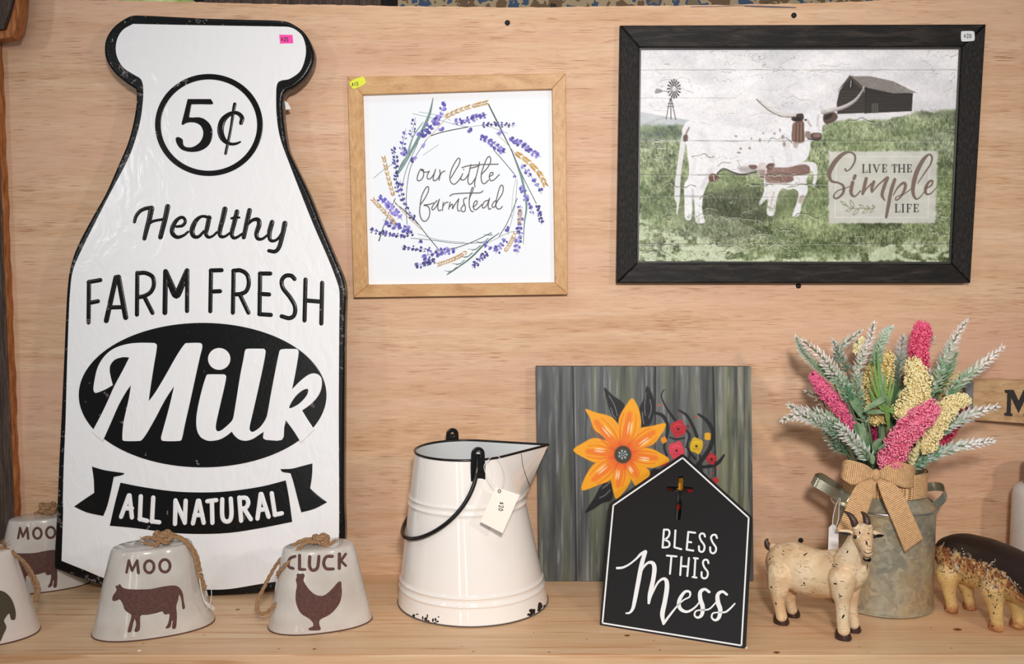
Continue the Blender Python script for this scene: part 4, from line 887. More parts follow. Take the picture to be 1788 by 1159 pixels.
for x0_, x1_ in ((1000, 1006), (1144, 1141), (1245, 1252)):
    p.line([(x0_, 638, 3.2), ((x0_+x1_)/2+.8, 830, 2.4), (x1_, 1020, 2.2)], 3, (22, 24, 28), 1.2, .95); p.line([(x0_+3, 638, 1), ((x0_+x1_)/2+3.6, 830, 1.2), (x1_+3, 1020, 1)], 1, (150, 154, 156), 1.2, .6)
q = lambda L: Z(920, 620, 4.257, L)
for c_, r_ in ((q([(700, 740)])[0], 92),):
    w_, d_ = p.sd(ell(c_[0], c_[1], r_, r_*.95, 24), 20); m = np.clip(d_/26, 0, 1)*.5; p.C[w_] = p.C[w_]*(1-m[..., None])+np.array((88, 88, 88))*m[..., None]
# dark leaves and vines
BK = (16, 14, 16)
for L in ([(575, 240), (640, 300), (700, 340), (728, 385), (700, 480), (676, 500), (645, 470), (612, 400), (590, 320)], [(893, 228), (935, 300), (953, 380), (935, 470), (900, 532), (850, 530), (835, 470), (838, 390), (870, 320)], [(625, 915), (640, 1000), (630, 1075), (560, 1100), (500, 1140), (430, 1170), (500, 1060), (550, 970)], [(930, 850), (1000, 850), (960, 890), (910, 890)]):
    p.poly(q(L), BK, 1.2)
for L in ([(610, 300), (650, 370), (672, 450)], [(625, 390), (640, 440), (662, 470)], [(885, 280), (875, 380), (880, 450)], [(915, 330), (925, 400), (905, 470)], [(858, 420), (862, 470), (870, 510)], [(560, 990), (600, 960), (622, 930)], [(540, 1060), (580, 1040), (620, 1000)]):
    p.line([z_+(1.2,) for z_ in q(L)], 1.2, (176, 182, 188), .9, .75)
for L in ([(945, 425, 18), (1010, 450, 26), (1045, 520, 26), (1040, 600, 22), (1020, 680, 18), (1040, 745, 18)], [(1020, 255, 8), (1000, 300, 10), (1030, 380, 14), (1100, 480, 22)], [(1130, 408, 12), (1190, 450, 20), (1235, 530, 22), (1265, 605, 22)], [(1275, 438, 16), (1340, 490, 26), (1385, 580, 32), (1360, 690, 32), (1290, 790, 34), (1260, 830, 26)], [(1465, 742, 14), (1430, 790, 26), (1380, 820, 28), (1280, 835, 20)], [(1170, 540, 16), (1210, 600, 18), (1190, 680, 14), (1250, 770, 20)], [(1060, 610, 10), (1110, 625, 12), (1170, 615, 12)], [(1180, 680, 10), (1215, 710, 12), (1205, 760, 14)], [(1285, 740, 12), (1300, 860, 14)]):
    p.line([(a/4.257+920, b/4.257+620, c_/4.257) for a, b, c_ in L], 1, BK, 1.0, .97)
RD = (186, 32, 46)
for cx, cy, r, col in ((1125, 545, 60, RD), (1112, 705, 62, (214, 60, 78)), (1372, 770, 40, (176, 26, 36)), (1260, 672, 52, (214, 172, 22)), (1343, 603, 26, (226, 168, 20)), (1018, 630, 24, (232, 140, 20)), (1402, 930, 24, (190, 40, 48)), (1030, 810, 28, (170, 30, 40)), (1195, 530, 12, (120, 26, 40)), (985, 372, 9, (214, 84, 34)), (1255, 458, 9, (190, 60, 50)), (1122, 440, 6, (160, 50, 50)), (1330, 672, 6, (130, 30, 40)), (1380, 875, 7, (160, 50, 40)), (1350, 905, 9, (190, 110, 60)), (1415, 840, 7, (200, 90, 50))):
    pts = []
    for k in range(10):
        a = 2*PI*k/10; rr = r*(1+.13*math.sin(a*4+cx)); pts.append((cx+rr*math.cos(a)*.95, cy+rr*math.sin(a)*(1.15 if col[1] > 150 else 1.05)))
    p.poly(q(pts), col, 1.2)
    if r > 35:
        p.poly(q(ell(cx, cy+4, 9, 9, 8)), (24, 14, 14), 1); p.line([z_+(1.6,) for z_ in q([(cx-r*.5, cy-r*.3), (cx-r*.1, cy-r*.55), (cx+r*.4, cy-r*.4)])], 2, tuple(min(255, v+46) for v in col), 2.5, .7); p.line([z_+(1.6,) for z_ in q([(cx-r*.4, cy+r*.5), (cx+r*.4, cy+r*.45)])], 2, tuple(int(v*.7) for v in col), 2.5, .6)
for L in ([(1130, 1010, 20), (1140, 1060, 24), (1130, 1107, 20)], [(1090, 985, 14), (1130, 1000, 18), (1180, 985, 12)], [(1120, 1100, 16), (1135, 1160, 22), (1125, 1230, 12)]):
    p.line([(a/4.257+920, b/4.257+620, c_/4.257) for a, b, c_ in L], 1, BK, 1.0, .97)
p.poly(q([(1105, 885), (1160, 890), (1170, 960), (1150, 1005), (1110, 985), (1095, 940)]), (240, 166, 24), 1.2)
p.poly(q(ell(1215, 1000, 26, 24, 10)), (206, 34, 66), 1.2); p.poly(q(ell(1055, 992, 22, 18, 10)), (206, 74, 34), 1.2); p.poly(q(ell(1125, 1130, 16, 22, 10)), (176, 40, 36), 1.2)
# orange flower
YO = (246, 166, 20)
pet = [[(680, 500), (700, 430), (745, 360), (782, 320), (820, 370), (845, 450), (845, 540), (790, 680), (700, 680)], [(435, 400), (510, 425), (620, 455), (680, 520), (720, 660), (640, 680), (560, 600), (500, 550), (470, 470)],
       [(345, 705), (420, 650), (500, 615), (600, 640), (700, 700), (640, 790), (520, 800), (420, 760)], [(408, 1003), (440, 890), (510, 800), (600, 780), (700, 770), (625, 920), (540, 960)],
       [(915, 885), (880, 830), (800, 780), (730, 760), (760, 880), (800, 965), (830, 975)], [(660, 1068), (630, 960), (622, 870), (670, 780), (730, 780), (775, 870), (760, 960), (700, 1040)],
       [(1060, 775), (980, 720), (900, 690), (740, 690), (760, 770), (830, 820), (930, 838), (1010, 812)], [(1028, 505), (930, 525), (840, 545), (760, 620), (740, 700), (850, 692), (940, 660), (990, 600), (1022, 550)]]
tips = [(782, 330), (445, 410), (360, 705), (420, 990), (850, 950), (664, 1050), (1045, 775), (1020, 515)]
for P_ in pet:
    k = [(x, y) for x, y in P_]; p.poly(q(k), YO, 1.2, 1, True)
cc = (713, 738)
for (tx, ty), P_ in zip(tips, pet):
    dx, dy = tx-cc[0], ty-cc[1]; L = math.hypot(dx, dy); ux, uy = dx/L, dy/L; vx, vy = -uy, ux
    for s_, al, col, wd in ((0, .75, (238, 108, 34), 84), (-.13, .7, (226, 80, 30), 14), (.14, .7, (228, 84, 34), 12), (-.06, .45, (236, 100, 50), 9), (.22, .35, (238, 120, 40), 8), (-.22, .35, (238, 120, 40), 8)):
        pts = [(cc[0]+ux*L*f+vx*L*s_*math.sin(f*PI*.95), cc[1]+uy*L*f+vy*L*s_*math.sin(f*PI*.95), wd*(1-f*.8)/4.257) for f in (.15, .3, .45, .6, .74)]
        p.line([((a)/4.257+920, b/4.257+620, c_) for a, b, c_ in pts], 1, col, 5 if wd > 20 else 2.2, al)
    for s_ in (.02, .07):
        pts = [(cc[0]+ux*L*f+vx*L*s_, cc[1]+uy*L*f+vy*L*s_) for f in (.38, .5, .6)]; p.line([(a/4.257+920, b/4.257+620, [1, 2.6, 1][i]) for i, (a, b) in enumerate(pts)], 1, (252, 232, 206), 1.4, .85)
for P_ in pet:
    kk = smooth_closed(q(P_), 4)
w_, d_ = p.sd(q(ell(713, 738, 100, 100, 20)), 10); m = np.clip(.3+d_/16, 0, 1)*.6; p.C[w_] = p.C[w_]*(1-m[..., None])+np.array((226, 78, 30))*m[..., None]
for r, col in ((66, (92, 70, 40)), (54, (36, 32, 26)), (46, (84, 82, 62)), (36, (26, 26, 26))): p.poly(q(ell(713, 738, r, r*1.03, 20)), col, 1.2, .95, False)
for k in range(7): a = 2*PI*k/7; p.poly(q(ell(713+27*math.cos(a), 738+27*math.sin(a), 9, 9, 8)), (190, 200, 196), 1, .9, False)
p.poly(q(ell(713, 738, 15, 14, 12)), (150, 176, 180), 1, .95, False); p.poly(q(ell(713, 738, 7, 7, 8)), (20, 22, 24), 1, 1, False)
bump_c = vcol('painted_canvas', .42, .25, 900); vf, lc = p.mesh(CP, .0002)
cpx = [(936, 640), (1311.5, 640.5), (1316, 1017), (942, 1014)]
cu_ = [CP.uv(*z_) for z_ in cpx]
# keep only the painted cells inside the canvas edge
V = np.array(vf[0]); loc = (V-np.array(CP.o)); uu = loc@np.array(CP.u); vv = loc@np.array(CP.v)
uL = lambda v: cu_[3][0]+(cu_[0][0]-cu_[3][0])*np.clip((v-cu_[3][1])/(cu_[0][1]-cu_[3][1]), 0, 1); uR = lambda v: cu_[2][0]+(cu_[1][0]-cu_[2][0])*np.clip((v-cu_[2][1])/(cu_[1][1]-cu_[2][1]), 0, 1)
u2 = np.clip(uu, uL(vv), uR(vv)); v2 = np.clip(vv, cu_[3][1], cu_[0][1])
V2 = np.array(CP.o)+np.outer(u2, np.array(CP.u))+np.outer(v2, np.array(CP.v))+np.array(CP.n)*.0002
part('painted_face', (V2.tolist(), vf[1]), bump_c, CA, cols=lc, smooth=True, label='painted front with orange flower, dark leaves and red poppies')
edge = mat('canvas_edge', S(58, 60, 64), .6); t = NT(edge); t.color(t.ramp(t.noise(t.coord((30, 30, 2)), 8, 4), [(.35, S(34, 36, 42)), (.6, S(96, 98, 98))]))
part('stretched_sides', pshape(CP, [cpx], .017, .0008, -.017), edge, CA, label='grey painted wrapped edges')
# ================================================================== HOUSE-SHAPED SIGN
bl_, br_ = gnd(1047, 1091), gnd(1302.5, 1133); ap = at(1192, 797, .050)
HP = Plane(bl_, br_-bl_, ap-(bl_+br_)/2)
HS = thing('house_shaped_sign', 'black house-shaped sign with white lettering leaning on the flower canvas', 'sign', m=HP.matrix())
blackp = mat('matte_black', S(30, 28, 28), .5, spec=.3); t = NT(blackp); t.bump(t.noise(t.coord(), 500, 3), .12, .0004); whp = mat('white_paint', S(240, 238, 236), .5)
oz = Z(1000, 780, 3.058, [(575, 42), (587, 37), (600, 45), (950, 364), (957, 375), (957, 390), (922, 1066), (917, 1078), (903, 1079), (152, 956), (143, 947), (145, 935), (194, 318), (197, 305), (206, 296)])
cz = Z(1000, 780, 3.058, [(562, 155), (589, 155), (588, 209), (642, 216), (640, 245), (587, 239), (575, 389), (547, 388), (557, 237), (504, 235), (504, 207), (561, 210)])
part('board', pshape(HP, [oz, cz[::-1]], .006, .0008, -.006, 2), blackp, HS, smooth=True, auto=40, label='black board with a cross cut through near the peak')
q = zz(1000, 780, 3.058); bd = q([[(587, 59), (940, 379), (901, 1061), (159, 941), (217, 313), (587, 59)]])[0]
part('border_line', join(*[stroke(HP, [(a[0], a[1], 2.7), (b[0], b[1], 2.7)], 0, .0003, 'print') for a, b in zip(bd[:-1], bd[1:])]), whp, HS)
q = zz(1060, 900, 5.52)
ME = q([[(98, 508, 24), (150, 503, 22), (210, 475, 18), (275, 425, 18), (325, 375, 26), (368, 352, 34)], [(370, 352, 36), (335, 470, 42), (300, 650, 42), (268, 820, 38), (248, 900, 30), (218, 938, 20), (186, 943, 16)],
        [(322, 570, 12), (350, 505, 18), (395, 458, 24), (440, 460, 36), (458, 510, 42), (445, 620, 42), (415, 760, 42), (403, 845, 24)], [(405, 835, 14), (440, 745, 18), (490, 650, 20), (540, 612, 26), (572, 630, 38), (578, 700, 44), (558, 830, 44), (534, 950, 44), (545, 1040, 26)],
        [(545, 1045, 24), (600, 970, 22), (680, 870, 16), (740, 815, 14), (795, 785, 16), (798, 740, 22), (755, 735, 26), (710, 790, 34), (692, 850, 36), (712, 905, 34), (775, 928, 24), (850, 885, 18), (905, 815, 12)],
        [(985, 738, 26), (942, 712, 26), (900, 740, 36), (900, 810, 42), (922, 880, 42), (915, 955, 34), (878, 985, 22), (845, 965, 18), (855, 925, 16), (900, 912, 14), (980, 905, 16), (1040, 850, 14), (1075, 800, 12)],
        [(1155, 762, 24), (1112, 735, 26), (1068, 765, 36), (1070, 840, 44), (1092, 910, 42), (1078, 985, 34), (1042, 1010, 22), (1010, 985, 18), (1020, 945, 16), (1070, 935, 14), (1140, 932, 18), (1190, 895, 18), (1232, 850, 14)]])
part('lettering', strokes(HP, ME, w=.0003, n=8), whp, HS, label='white script word Mess')
BT = q([[(536, 310), (549, 138)], [(549, 138), (590, 140), (603, 165), (592, 205), (565, 228), (555, 235), (590, 250), (604, 278), (588, 305), (536, 310)],
        [(660, 145), (650, 305)], [(650, 308), (716, 326)], [(784, 160), (768, 328)], [(784, 160), (850, 168)], [(768, 330), (832, 340)], [(776, 255), (812, 260)],
        [(945, 205), (935, 180), (908, 176), (893, 200), (905, 240), (938, 290), (935, 335), (915, 352), (890, 340), (886, 298)], [(1060, 218), (1048, 190), (1020, 190), (1003, 215), (1018, 260), (1050, 310), (1045, 350), (1022, 366), (998, 350), (994, 308)],
        [(578, 388), (670, 396)], [(622, 392), (607, 563)], [(718, 402), (706, 575)], [(790, 412), (774, 584)], [(712, 488), (780, 494)], [(852, 418), (842, 594)], [(838, 412), (876, 416)], [(826, 594), (862, 600)],
        [(978, 460), (968, 432), (940, 430), (925, 455), (938, 500), (970, 545), (966, 590), (940, 608), (914, 592), (912, 548)]])
part('lettering', strokes(HP, BT, w=.0003, width=3.4, n=6), whp, HS, label='white printed words BLESS THIS')
# ================================================================== ENAMEL BUCKET
bf = gnd(826, 1092.5); R0 = .0935; bc = Vector((at(825, 1050, .1).x, bf.y+R0, 0))
k_ = at(826, 1050, -bc.y); bc.x = k_.x
xl = lambda px, z, yy: at(px, 600, -yy)
def width_at(py, px0, px1, yy): return at(px1, py, -yy).x-at(px0, py, -yy).x
yy = bc.y
def zz_of(py): return at(826, py, -yy).z
Rb = width_at(1050, 692, 957, yy)/2*.985; zt_ = zz_of(786); tc = at(811, 786, -yy); Rt = width_at(786, 724, 897, yy)/2
lean = (tc.x-bc.x)/zt_
prof = []
for i in range(121):
    z = zt_*i/120; f = i/120; r = Rb+(Rt-Rb)*f
    for zc in (zz_of(874), zz_of(863), zz_of(1003), zz_of(1015)): r += .0018*math.exp(-((z-zc)/.0017)**2)
    prof.append((r, z))
spz0, spz1 = zz_of(880), zt_; sa = math.radians(17)      # spout points right, a little away from the camera
tip = at(961, 776, -(yy+.025)); Tlen = (Vector((tip.x, tip.y, 0))-Vector((tc.x, yy, 0))).length
def sp_r(a, z, r):
    if z <= spz0: return r
    f = min(1, (z-spz0)/(spz1-spz0)); T = r+(Tlen-Rt)*f
    d = abs((a-sa+PI) % (2*PI)-PI); ph = math.acos(max(-1, min(1, r/T)))
    if d < ph: return min(T, r/math.cos(d-ph))
    return r
def bucket_wall(inset, prof_):
    V, Fc = [], []; n = 160
    for r, z in prof_:
        for k in range(n):
            a = 2*PI*k/n+sa; rr = sp_r(a, z, r-inset*0)-inset
            dip = -.004*math.sin(PI*min(1, max(0, (z-spz0)/(spz1-spz0)))) * 0
            V.append(Vector((bc.x+lean*z*.0+(tc.x-bc.x)*(z/zt_)+rr*math.cos(a), bc.y+rr*math.sin(a), z+.0005)))
    for i in range(len(prof_)-1):
        for k in range(n): Fc.append((i*n+k, i*n+(k+1) % n, (i+1)*n+(k+1) % n, (i+1)*n+k))
    return V, Fc, n
Vo, Fo, nb_ = bucket_wall(0, prof); Vi, Fi, _ = bucket_wall(.0012, prof)
BKT = thing('enamel_bucket', 'white enamel pouring bucket with black bail handle and wide spout', 'bucket', (bc.x, bc.y, 0))
cream = mat('cream_enamel', S(246, 238, 230), .10, coat=.3); creamin = mat('grey_white_enamel', S(214, 216, 216), .2); chip = mat('chip_black', S(30, 24, 24), .5); irn = mat('black_iron', S(16, 15, 15), .28)
body = part('body', (Vo, Fo), cream, BKT, smooth=True, auto=40, label='cream white glossy wall'); part('inner_wall', (Vi, Fi), creamin, BKT, smooth=True)
part('base', lathe([(.0001, .001), (Rb-.001, .001)], (bc.x, bc.y, 0), 64), creamin, BKT)
rim_pts = [v.copy() for v in Vo[-nb_:]]
part('rim', tube(rim_pts, .00165, 8, closed=True), irn, BKT, smooth=True, label='thin black rim')
bt_rim = [v.copy()+Vector((0, 0, .0006)) for v in Vo[:nb_]]; part('base_edge', tube(bt_rim, .0009, 6, closed=True), mat('worn_edge', S(92, 80, 76), .4), BKT, smooth=True)
tree = bvh((Vo, Fo)); q = zz(680, 730, 3.05)
def blobs(L, seed=0):
    r = random.Random(seed); out = []
    for x, y, a, b in L:
        out.append([(x+a*math.cos(t)*r.uniform(.6, 1.2), y+b*math.sin(t)*r.uniform(.6, 1.2)) for t in [2*PI*k/9 for k in range(9)]])
    return out
cl_ = [smooth_closed(Z(680, 730, 3.05, P_), 3) for P_ in blobs([(762, 1030, 18, 20), (745, 1047, 12, 8), (800, 1005, 13, 22), (795, 1022, 10, 8), (828, 1000, 9, 10), (130, 1052, 8, 10), (148, 1044, 9, 4), (178, 1062, 5, 12), (194, 1070, 9, 12), (203, 1052, 4, 12), (208, 1080, 7, 6), (233, 1075, 5, 12), (246, 1072, 6, 9), (256, 1082, 9, 6), (262, 1058, 4, 6), (240, 1090, 10, 4)], 3)]
for c_ in cl_: part('enamel_chip', wrap(tree, [c_], .0003, 2), chip, BKT)
part('spout_seam', wrap_strokes(tree, q([[(702, 190, 3), (712, 260, 3), (735, 330, 4), (762, 395, 7), (783, 437, 6)]])), mat('seam_dark', S(84, 72, 64), .6), BKT, label='chipped dark spout seam')
# ears and bail
axis = Vector((math.sin(sa), -math.cos(sa), 0)).normalized(); tcc = Vector((tc.x, bc.y, zt_))
ears = []
for s_ in (1, -1):
    e = tcc+axis*s_*(Rt+.0012); side = axis.cross(Vector((0, 0, 1))).normalized()
    EP = Plane(e, side*s_*-1 if s_ > 0 else side, (0, 0, 1)); EP.n = axis*s_
    W_ = .0094; lo_, hi_ = (-.026 if s_ > 0 else -.012), .009
    out_ = [(-W_, lo_), (W_, lo_), (W_, -.006)]+[(W_*.92*math.cos(a), hi_+W_*.92*math.sin(a)) for a in [k*PI/10 for k in range(11)]]+[(-W_, -.006)]
    vf = fill([out_, ell(0, hi_, .0032, .0032, 14)[::-1]], .003, .0007)
    part('ear', ([e+EP.u*v[0]+Vector((0, 0, 1))*v[1]+axis*s_*v[2] for v in vf[0]], vf[1]), irn, BKT, smooth=True, auto=50, label='black riveted ear')
    part('rivet', ico(e+axis*s_*.0036+Vector((0, 0, -.014)), .0026, 2, (1, 1, 1)), irn, BKT, smooth=True)
    ears.append(e+axis*s_*.0035+Vector((0, 0, hi_)))
path = []; zlow = zz_of(925); e0, e1 = ears
for k in range(61):
    f = PI*k/60; an = sa-PI/2-f; drop = math.sin(f)**.52 if 0 < k < 60 else 0
    z = e0.z+(zlow-e0.z)*drop; r = Rb+(Rt-Rb)*(min(z, zt_)/zt_)+.0042
    path.append(Vector((bc.x+(tc.x-bc.x)*(z/zt_)+r*math.cos(an), bc.y+r*math.sin(an), z)))
part('bail_handle', tube(path, .0027, 10), irn, BKT, smooth=True, label='black wire bail handle resting on the left side')
for e in ears: part('eye_loop', tube([e+Vector((math.cos(t)*.0042, 0, math.sin(t)*.0042)) for t in [2*PI*k/18 for k in range(18)]], .0014, 8, closed=True), irn, BKT, smooth=True)
# hang tag
TG = Plane(at(872, 880, -(bc.y-Rt-.026)), (1, 0, 0), (0, .25, 1))
tg = thing('hang_tag', 'cream paper hang tag with a handwritten price tied to the bucket ear', 'tag', TG.o)
tcol = mat('cream_card', S(246, 234, 220), .7)
tagp = Z(680, 730, 3.05, [(565, 365), (694, 408), (603, 612), (484, 552)])
part('card', pshape(TG, [tagp], .0005, .0001, 0), tcol, tg)
part('handwriting', strokes(TG, price(876, 877, 4.0, PI/2+.12, '$20'), w=.0008, width=1.1), mat('pen_ink', S(30, 30, 40), .6), tg)
part('eyelet', pshape(TG, [ell(*Z(680, 730, 3.05, [(586, 388)])[0], 3.2, 3.6, 16), ell(*Z(680, 730, 3.05, [(586, 388)])[0], 1.3, 1.5, 12)[::-1]], .0008, .0002, .0005), mat('grey_eyelet', S(120, 112, 106), .5), tg)
strm = mat('white_thread', S(226, 222, 216), .7)
yt = -(bc.y-Rt-.010); L_ = [(543, 205), (505, 250), (515, 300), (545, 350), (580, 385)]; R_ = [(585, 388), (612, 340), (618, 280), (600, 225), (575, 200)]
pth = [at(680+x/3.05, 730+y/3.05, yt+.010*i/4) for i, (x, y) in enumerate(L_)]+[at(680+x/3.05, 730+y/3.05, yt+.010*(1-i/4)) for i, (x, y) in enumerate(R_)]
part('thread', tube(spline3(pth, 6), .0004, 5), strm, tg, smooth=True)
# ================================================================== BELLS
glz = mat('grey_glaze', S(208, 204, 198), .14, coat=.3); t = NT(glz); nn = t.noise(t.coord(), 30, 4, .5); t.color(t.ramp(nn, [(.3, S(192, 182, 172)), (.7, S(210, 202, 193))])); t.bump(t.noise(t.coord(), 60, 2), .05, .001)
glz2 = mat('pinkish_glaze', S(222, 208, 198), .3, coat=.1)
brn = mat('bare_brown_clay', S(88, 54, 48), .75); t = NT(brn); nn = t.noise(t.coord(), 300, 3); t.color(t.ramp(nn, [(.3, S(78, 46, 40)), (.7, S(98, 62, 54))])); t.bump(nn, .2, .0004)
brn2 = mat('olive_brown_clay', S(74, 62, 44), .75)
jute = mat('jute', S(172, 130, 90), .9); t = NT(jute); nn = t.noise(t.coord(), 700, 3, .7); t.color(t.ramp(nn, [(.3, S(112, 76, 46)), (.7, S(190, 150, 110))])); t.bump(nn, .8, .0006)
def bell(T, cx, cy, a, b, yaw, h, glaze, topf=.64, leanx=0.0, leany=0.0):
    """oval cow-bell shape: flat top, straight flared sides, brown unglazed foot"""
    prof = [(1.0, .0006), (1.005, .003)]
    for i in range(1, 15): f = i/15; prof.append((1.0+(topf-1.0)*(f**1.05), h*f*.97))
    prof += [(topf*.985, h*.975), (topf*.955, h*.992), (topf*.9, h*1.0), (topf*.6, h*1.004), (.0005, h*1.006)]
    V, Fc = [], []; n = 96; ca, sa_ = math.cos(yaw), math.sin(yaw)
    for r, z in prof:
        for k in range(n):
            t = 2*PI*k/n; ct, st = math.cos(t), math.sin(t); e = .88
            x = a*r*abs(ct)**e*(1 if ct > 0 else -1); y = b*r*abs(st)**e*(1 if st > 0 else -1)
            V.append(Vector((cx+x*ca-y*sa_+leanx*z, cy+x*sa_+y*ca+leany*z, z)))
    for i in range(len(prof)-1):
        for k in range(n): Fc.append((i*n+k, i*n+(k+1) % n, (i+1)*n+(k+1) % n, (i+1)*n+k))
    part('bell_body', (V, Fc), glaze, T, smooth=True, auto=60, label='glazed oval bell')
    foot = [v.copy() for v in V[:n]]; part('foot_edge', tube([Vector((v.x, v.y, .0007)) for v in foot], .0009, 6, closed=True), brn, T, smooth=True, label='bare brown clay foot edge')
    return bvh((V, Fc)), Vector((cx+leanx*h, cy+leany*h, h))
cowz = [(150, 665), (165, 640), (187, 605), (175, 575), (185, 562), (200, 566), (206, 552), (225, 555), (236, 575), (270, 592), (340, 600), (430, 600), (520, 595), (620, 575), (720, 562), (770, 570), (805, 600), (825, 650), (832, 710), (844, 770), (832, 793), (818, 780), (812, 720), (800, 670), (785, 655), (778, 700), (760, 760), (765, 830), (765, 890), (757, 970), (735, 982), (718, 970), (726, 905), (716, 905), (705, 960), (668, 978), (658, 968), (680, 930), (695, 860), (690, 836), (662, 842), (640, 835), (625, 812), (560, 830), (480, 845), (420, 850), (412, 900), (410, 985), (380, 1010), (358, 998), (374, 940), (363, 890), (350, 910), (328, 1003), (305, 1015), (292, 1005), (310, 930), (328, 850), (290, 820), (262, 790), (245, 740), (217, 697), (190, 707), (155, 712), (144, 693)]
cowp = smooth_closed(Z(170, 920, 5.519, cowz), 3)
q = zz(170, 920, 5.519)
moo = q([[(282, 436, 26), (304, 322, 26)], [(304, 325, 26), (335, 420, 26)], [(335, 420, 24), (384, 322, 26)], [(384, 322, 26), (396, 440, 30)],
         [z_+(28,) for z_ in ell(500, 382, 46, 58, 20)]+[(546, 382, 28)], [z_+(28,) for z_ in ell(650, 373, 50, 60, 20)]+[(700, 373, 28)]])
def frayed(T, c, dirs, r=.004):
    """soft frayed rope ends"""
    out = []; rr = random.Random(int(c.x*1e4))
    for d in dirs:
        for k in range(9):
            e = Vector((rr.uniform(-1, 1), rr.uniform(-1, 1), rr.uniform(-.6, 1)))*r; m_ = c+Vector(d)*.5+e*.5; out.append(tube([c, m_, c+Vector(d)+e], .00035, 4))
    return part('frayed_end', join(*out), jute, T, kind='stuff')
def knot3(T, c, r, sc=1):
    pts = [c+Vector((r*1.1*math.cos(t*2)*(1+.25*math.cos(3*t)), r*.7*math.sin(t*2)*(1+.25*math.cos(3*t)), r*.7+r*.55*math.sin(3*t))) for t in [2*PI*k/16 for k in range(17)]]
    return part('rope_knot', rope(pts, r*.62, 6), jute, T, smooth=True)
# front cow bell
f1 = gnd(232, 1119); cxy = (at(272, 1080, .19).x, f1.y+.047)
B1 = thing('ceramic_bell', 'grey glazed MOO bell with a full brown cow, in front of the bottle sign', 'bell', (cxy[0], cxy[1], 0), 'oval ceramic bells')
tree, tp_ = bell(B1, cxy[0], cxy[1], .0715, .043, math.radians(24), .1035, glz, .665)
part('cow_silhouette', wrap(tree, [cowp], .0003, 3), brn, B1, label='brown bare clay cow'); part('lettering', wrap_strokes(tree, moo, off=.0004), brn, B1, label='brown word MOO')
q = zz(170, 920, 5.519)
def rp(T, pts, r, parent_label=None, n=8):
    return part('rope_loop', rope(pts, r, n), jute, T, smooth=True, label=parent_label)
def apx(x0, y0, s, L): return [at(x0+x/s, y0+y/s, Y) for x, y, Y in L]
yb = -tp_.y
rp(B1, apx(170, 920, 5.519, [(620, 95, yb+.002), (700, 75, yb), (790, 95, yb-.004), (870, 150, yb-.004), (930, 220, yb-.002), (965, 300, yb+.0), (985, 400, yb+.006), (1010, 500, yb+.012), (1030, 570, yb+.016)]), .0024)
rp(B1, apx(170, 920, 5.519, [(640, 105, yb+.006), (720, 95, yb+.006), (810, 120, yb+.003), (880, 180, yb+.003), (920, 250, yb+.004), (950, 340, yb+.008), (970, 440, yb+.013), (995, 540, yb+.018), (1030, 600, yb+.019), (1040, 560, yb+.016)]), .0022)
kn = at(170+632/5.519, 920+95/5.519, yb+.003); knot3(B1, kn+Vector((0, 0, -.005)), .0072)
rp(B1, apx(170, 920, 5.519, [(610, 100, yb+.006), (560, 110, yb+.008), (500, 100, yb+.010), (440, 110, yb+.011)]), .0023); rp(B1, apx(170, 920, 5.519, [(610, 120, yb+.009), (570, 160, yb+.012), (510, 165, yb+.014), (445, 150, yb+.014)]), .0022); rp(B1, apx(170, 920, 5.519, [(590, 130, yb+.010), (570, 180, yb+.014), (548, 195, yb+.015)]), .0021)
frayed(B1, at(170+440/5.519, 920+112/5.519, yb+.011), [(-.004, 0, .001)]); frayed(B1, at(170+445/5.519, 920+150/5.519, yb+.014), [(-.003, -.001, 0)])
part('price_thread', join(tube(spline3(apx(170, 920, 5.519, [(965, 450, yb+.018), (1000, 435, yb+.02), (1040, 470, yb+.02), (1080, 540, yb+.02), (1100, 620, yb+.02), (1090, 720, yb+.02), (1055, 790, yb+.021)]), 6), .0004, 5),
     tube(spline3(apx(170, 920, 5.519, [(985, 500, yb+.02), (1000, 600, yb+.021), (1030, 710, yb+.022), (1080, 770, yb+.022), (1130, 800, yb+.022)]), 6), .0006, 5), tube(spline3(apx(170, 920, 5.519, [(1040, 720, yb+.022), (1090, 755, yb+.022), (1132, 785, yb+.022)]), 6), .0006, 5)), strm, B1, smooth=True, label='white price string')
# hen bell
f2 = gnd(562, 1108); cx2 = (at(560, 1070, .18).x, f2.y+.042)
B2 = thing('ceramic_bell', 'grey glazed CLUCK bell with a brown hen, right of the bottle sign foot', 'bell', (cx2[0], cx2[1], 0), 'oval ceramic bells')
tree, tp2 = bell(B2, cx2[0], cx2[1], .0640, .040, math.radians(20), .0985, glz, .69, leanx=-.01)
hen = smooth_closed(Z(400, 880, 4.154, [(490, 512), (500, 503), (520, 505), (540, 503), (549, 520), (540, 552), (560, 590), (590, 628), (625, 655), (665, 665), (700, 655), (750, 610), (790, 565), (812, 562), (815, 600), (818, 640), (808, 700), (780, 750), (730, 800), (660, 838), (655, 875), (665, 900), (655, 915), (585, 915), (577, 900), (608, 885), (608, 860), (580, 830), (520, 790), (487, 720), (483, 650), (492, 590), (484, 550), (491, 530)]), 3)
part('hen_silhouette', wrap(tree, [hen], .0003, 3), brn, B2, label='brown bare clay hen')
q = zz(400, 880, 4.154)
clk = q([[(478, 378, 22), (445, 392, 22), (430, 425, 22), (436, 455, 22), (465, 466, 22)], [(512, 372, 24), (511, 470, 24)], [(511, 472, 22), (550, 474, 20)], [(585, 382, 24), (584, 450, 24), (606, 480, 24), (638, 465, 24), (648, 420, 24), (651, 378, 22)], [(748, 378, 24), (705, 382, 24), (686, 425, 24), (703, 466, 24), (755, 470, 22)], [(800, 362, 26), (799, 465, 24)], [(845, 362, 20), (806, 415, 22)], [(808, 408, 20), (845, 445, 20)]])
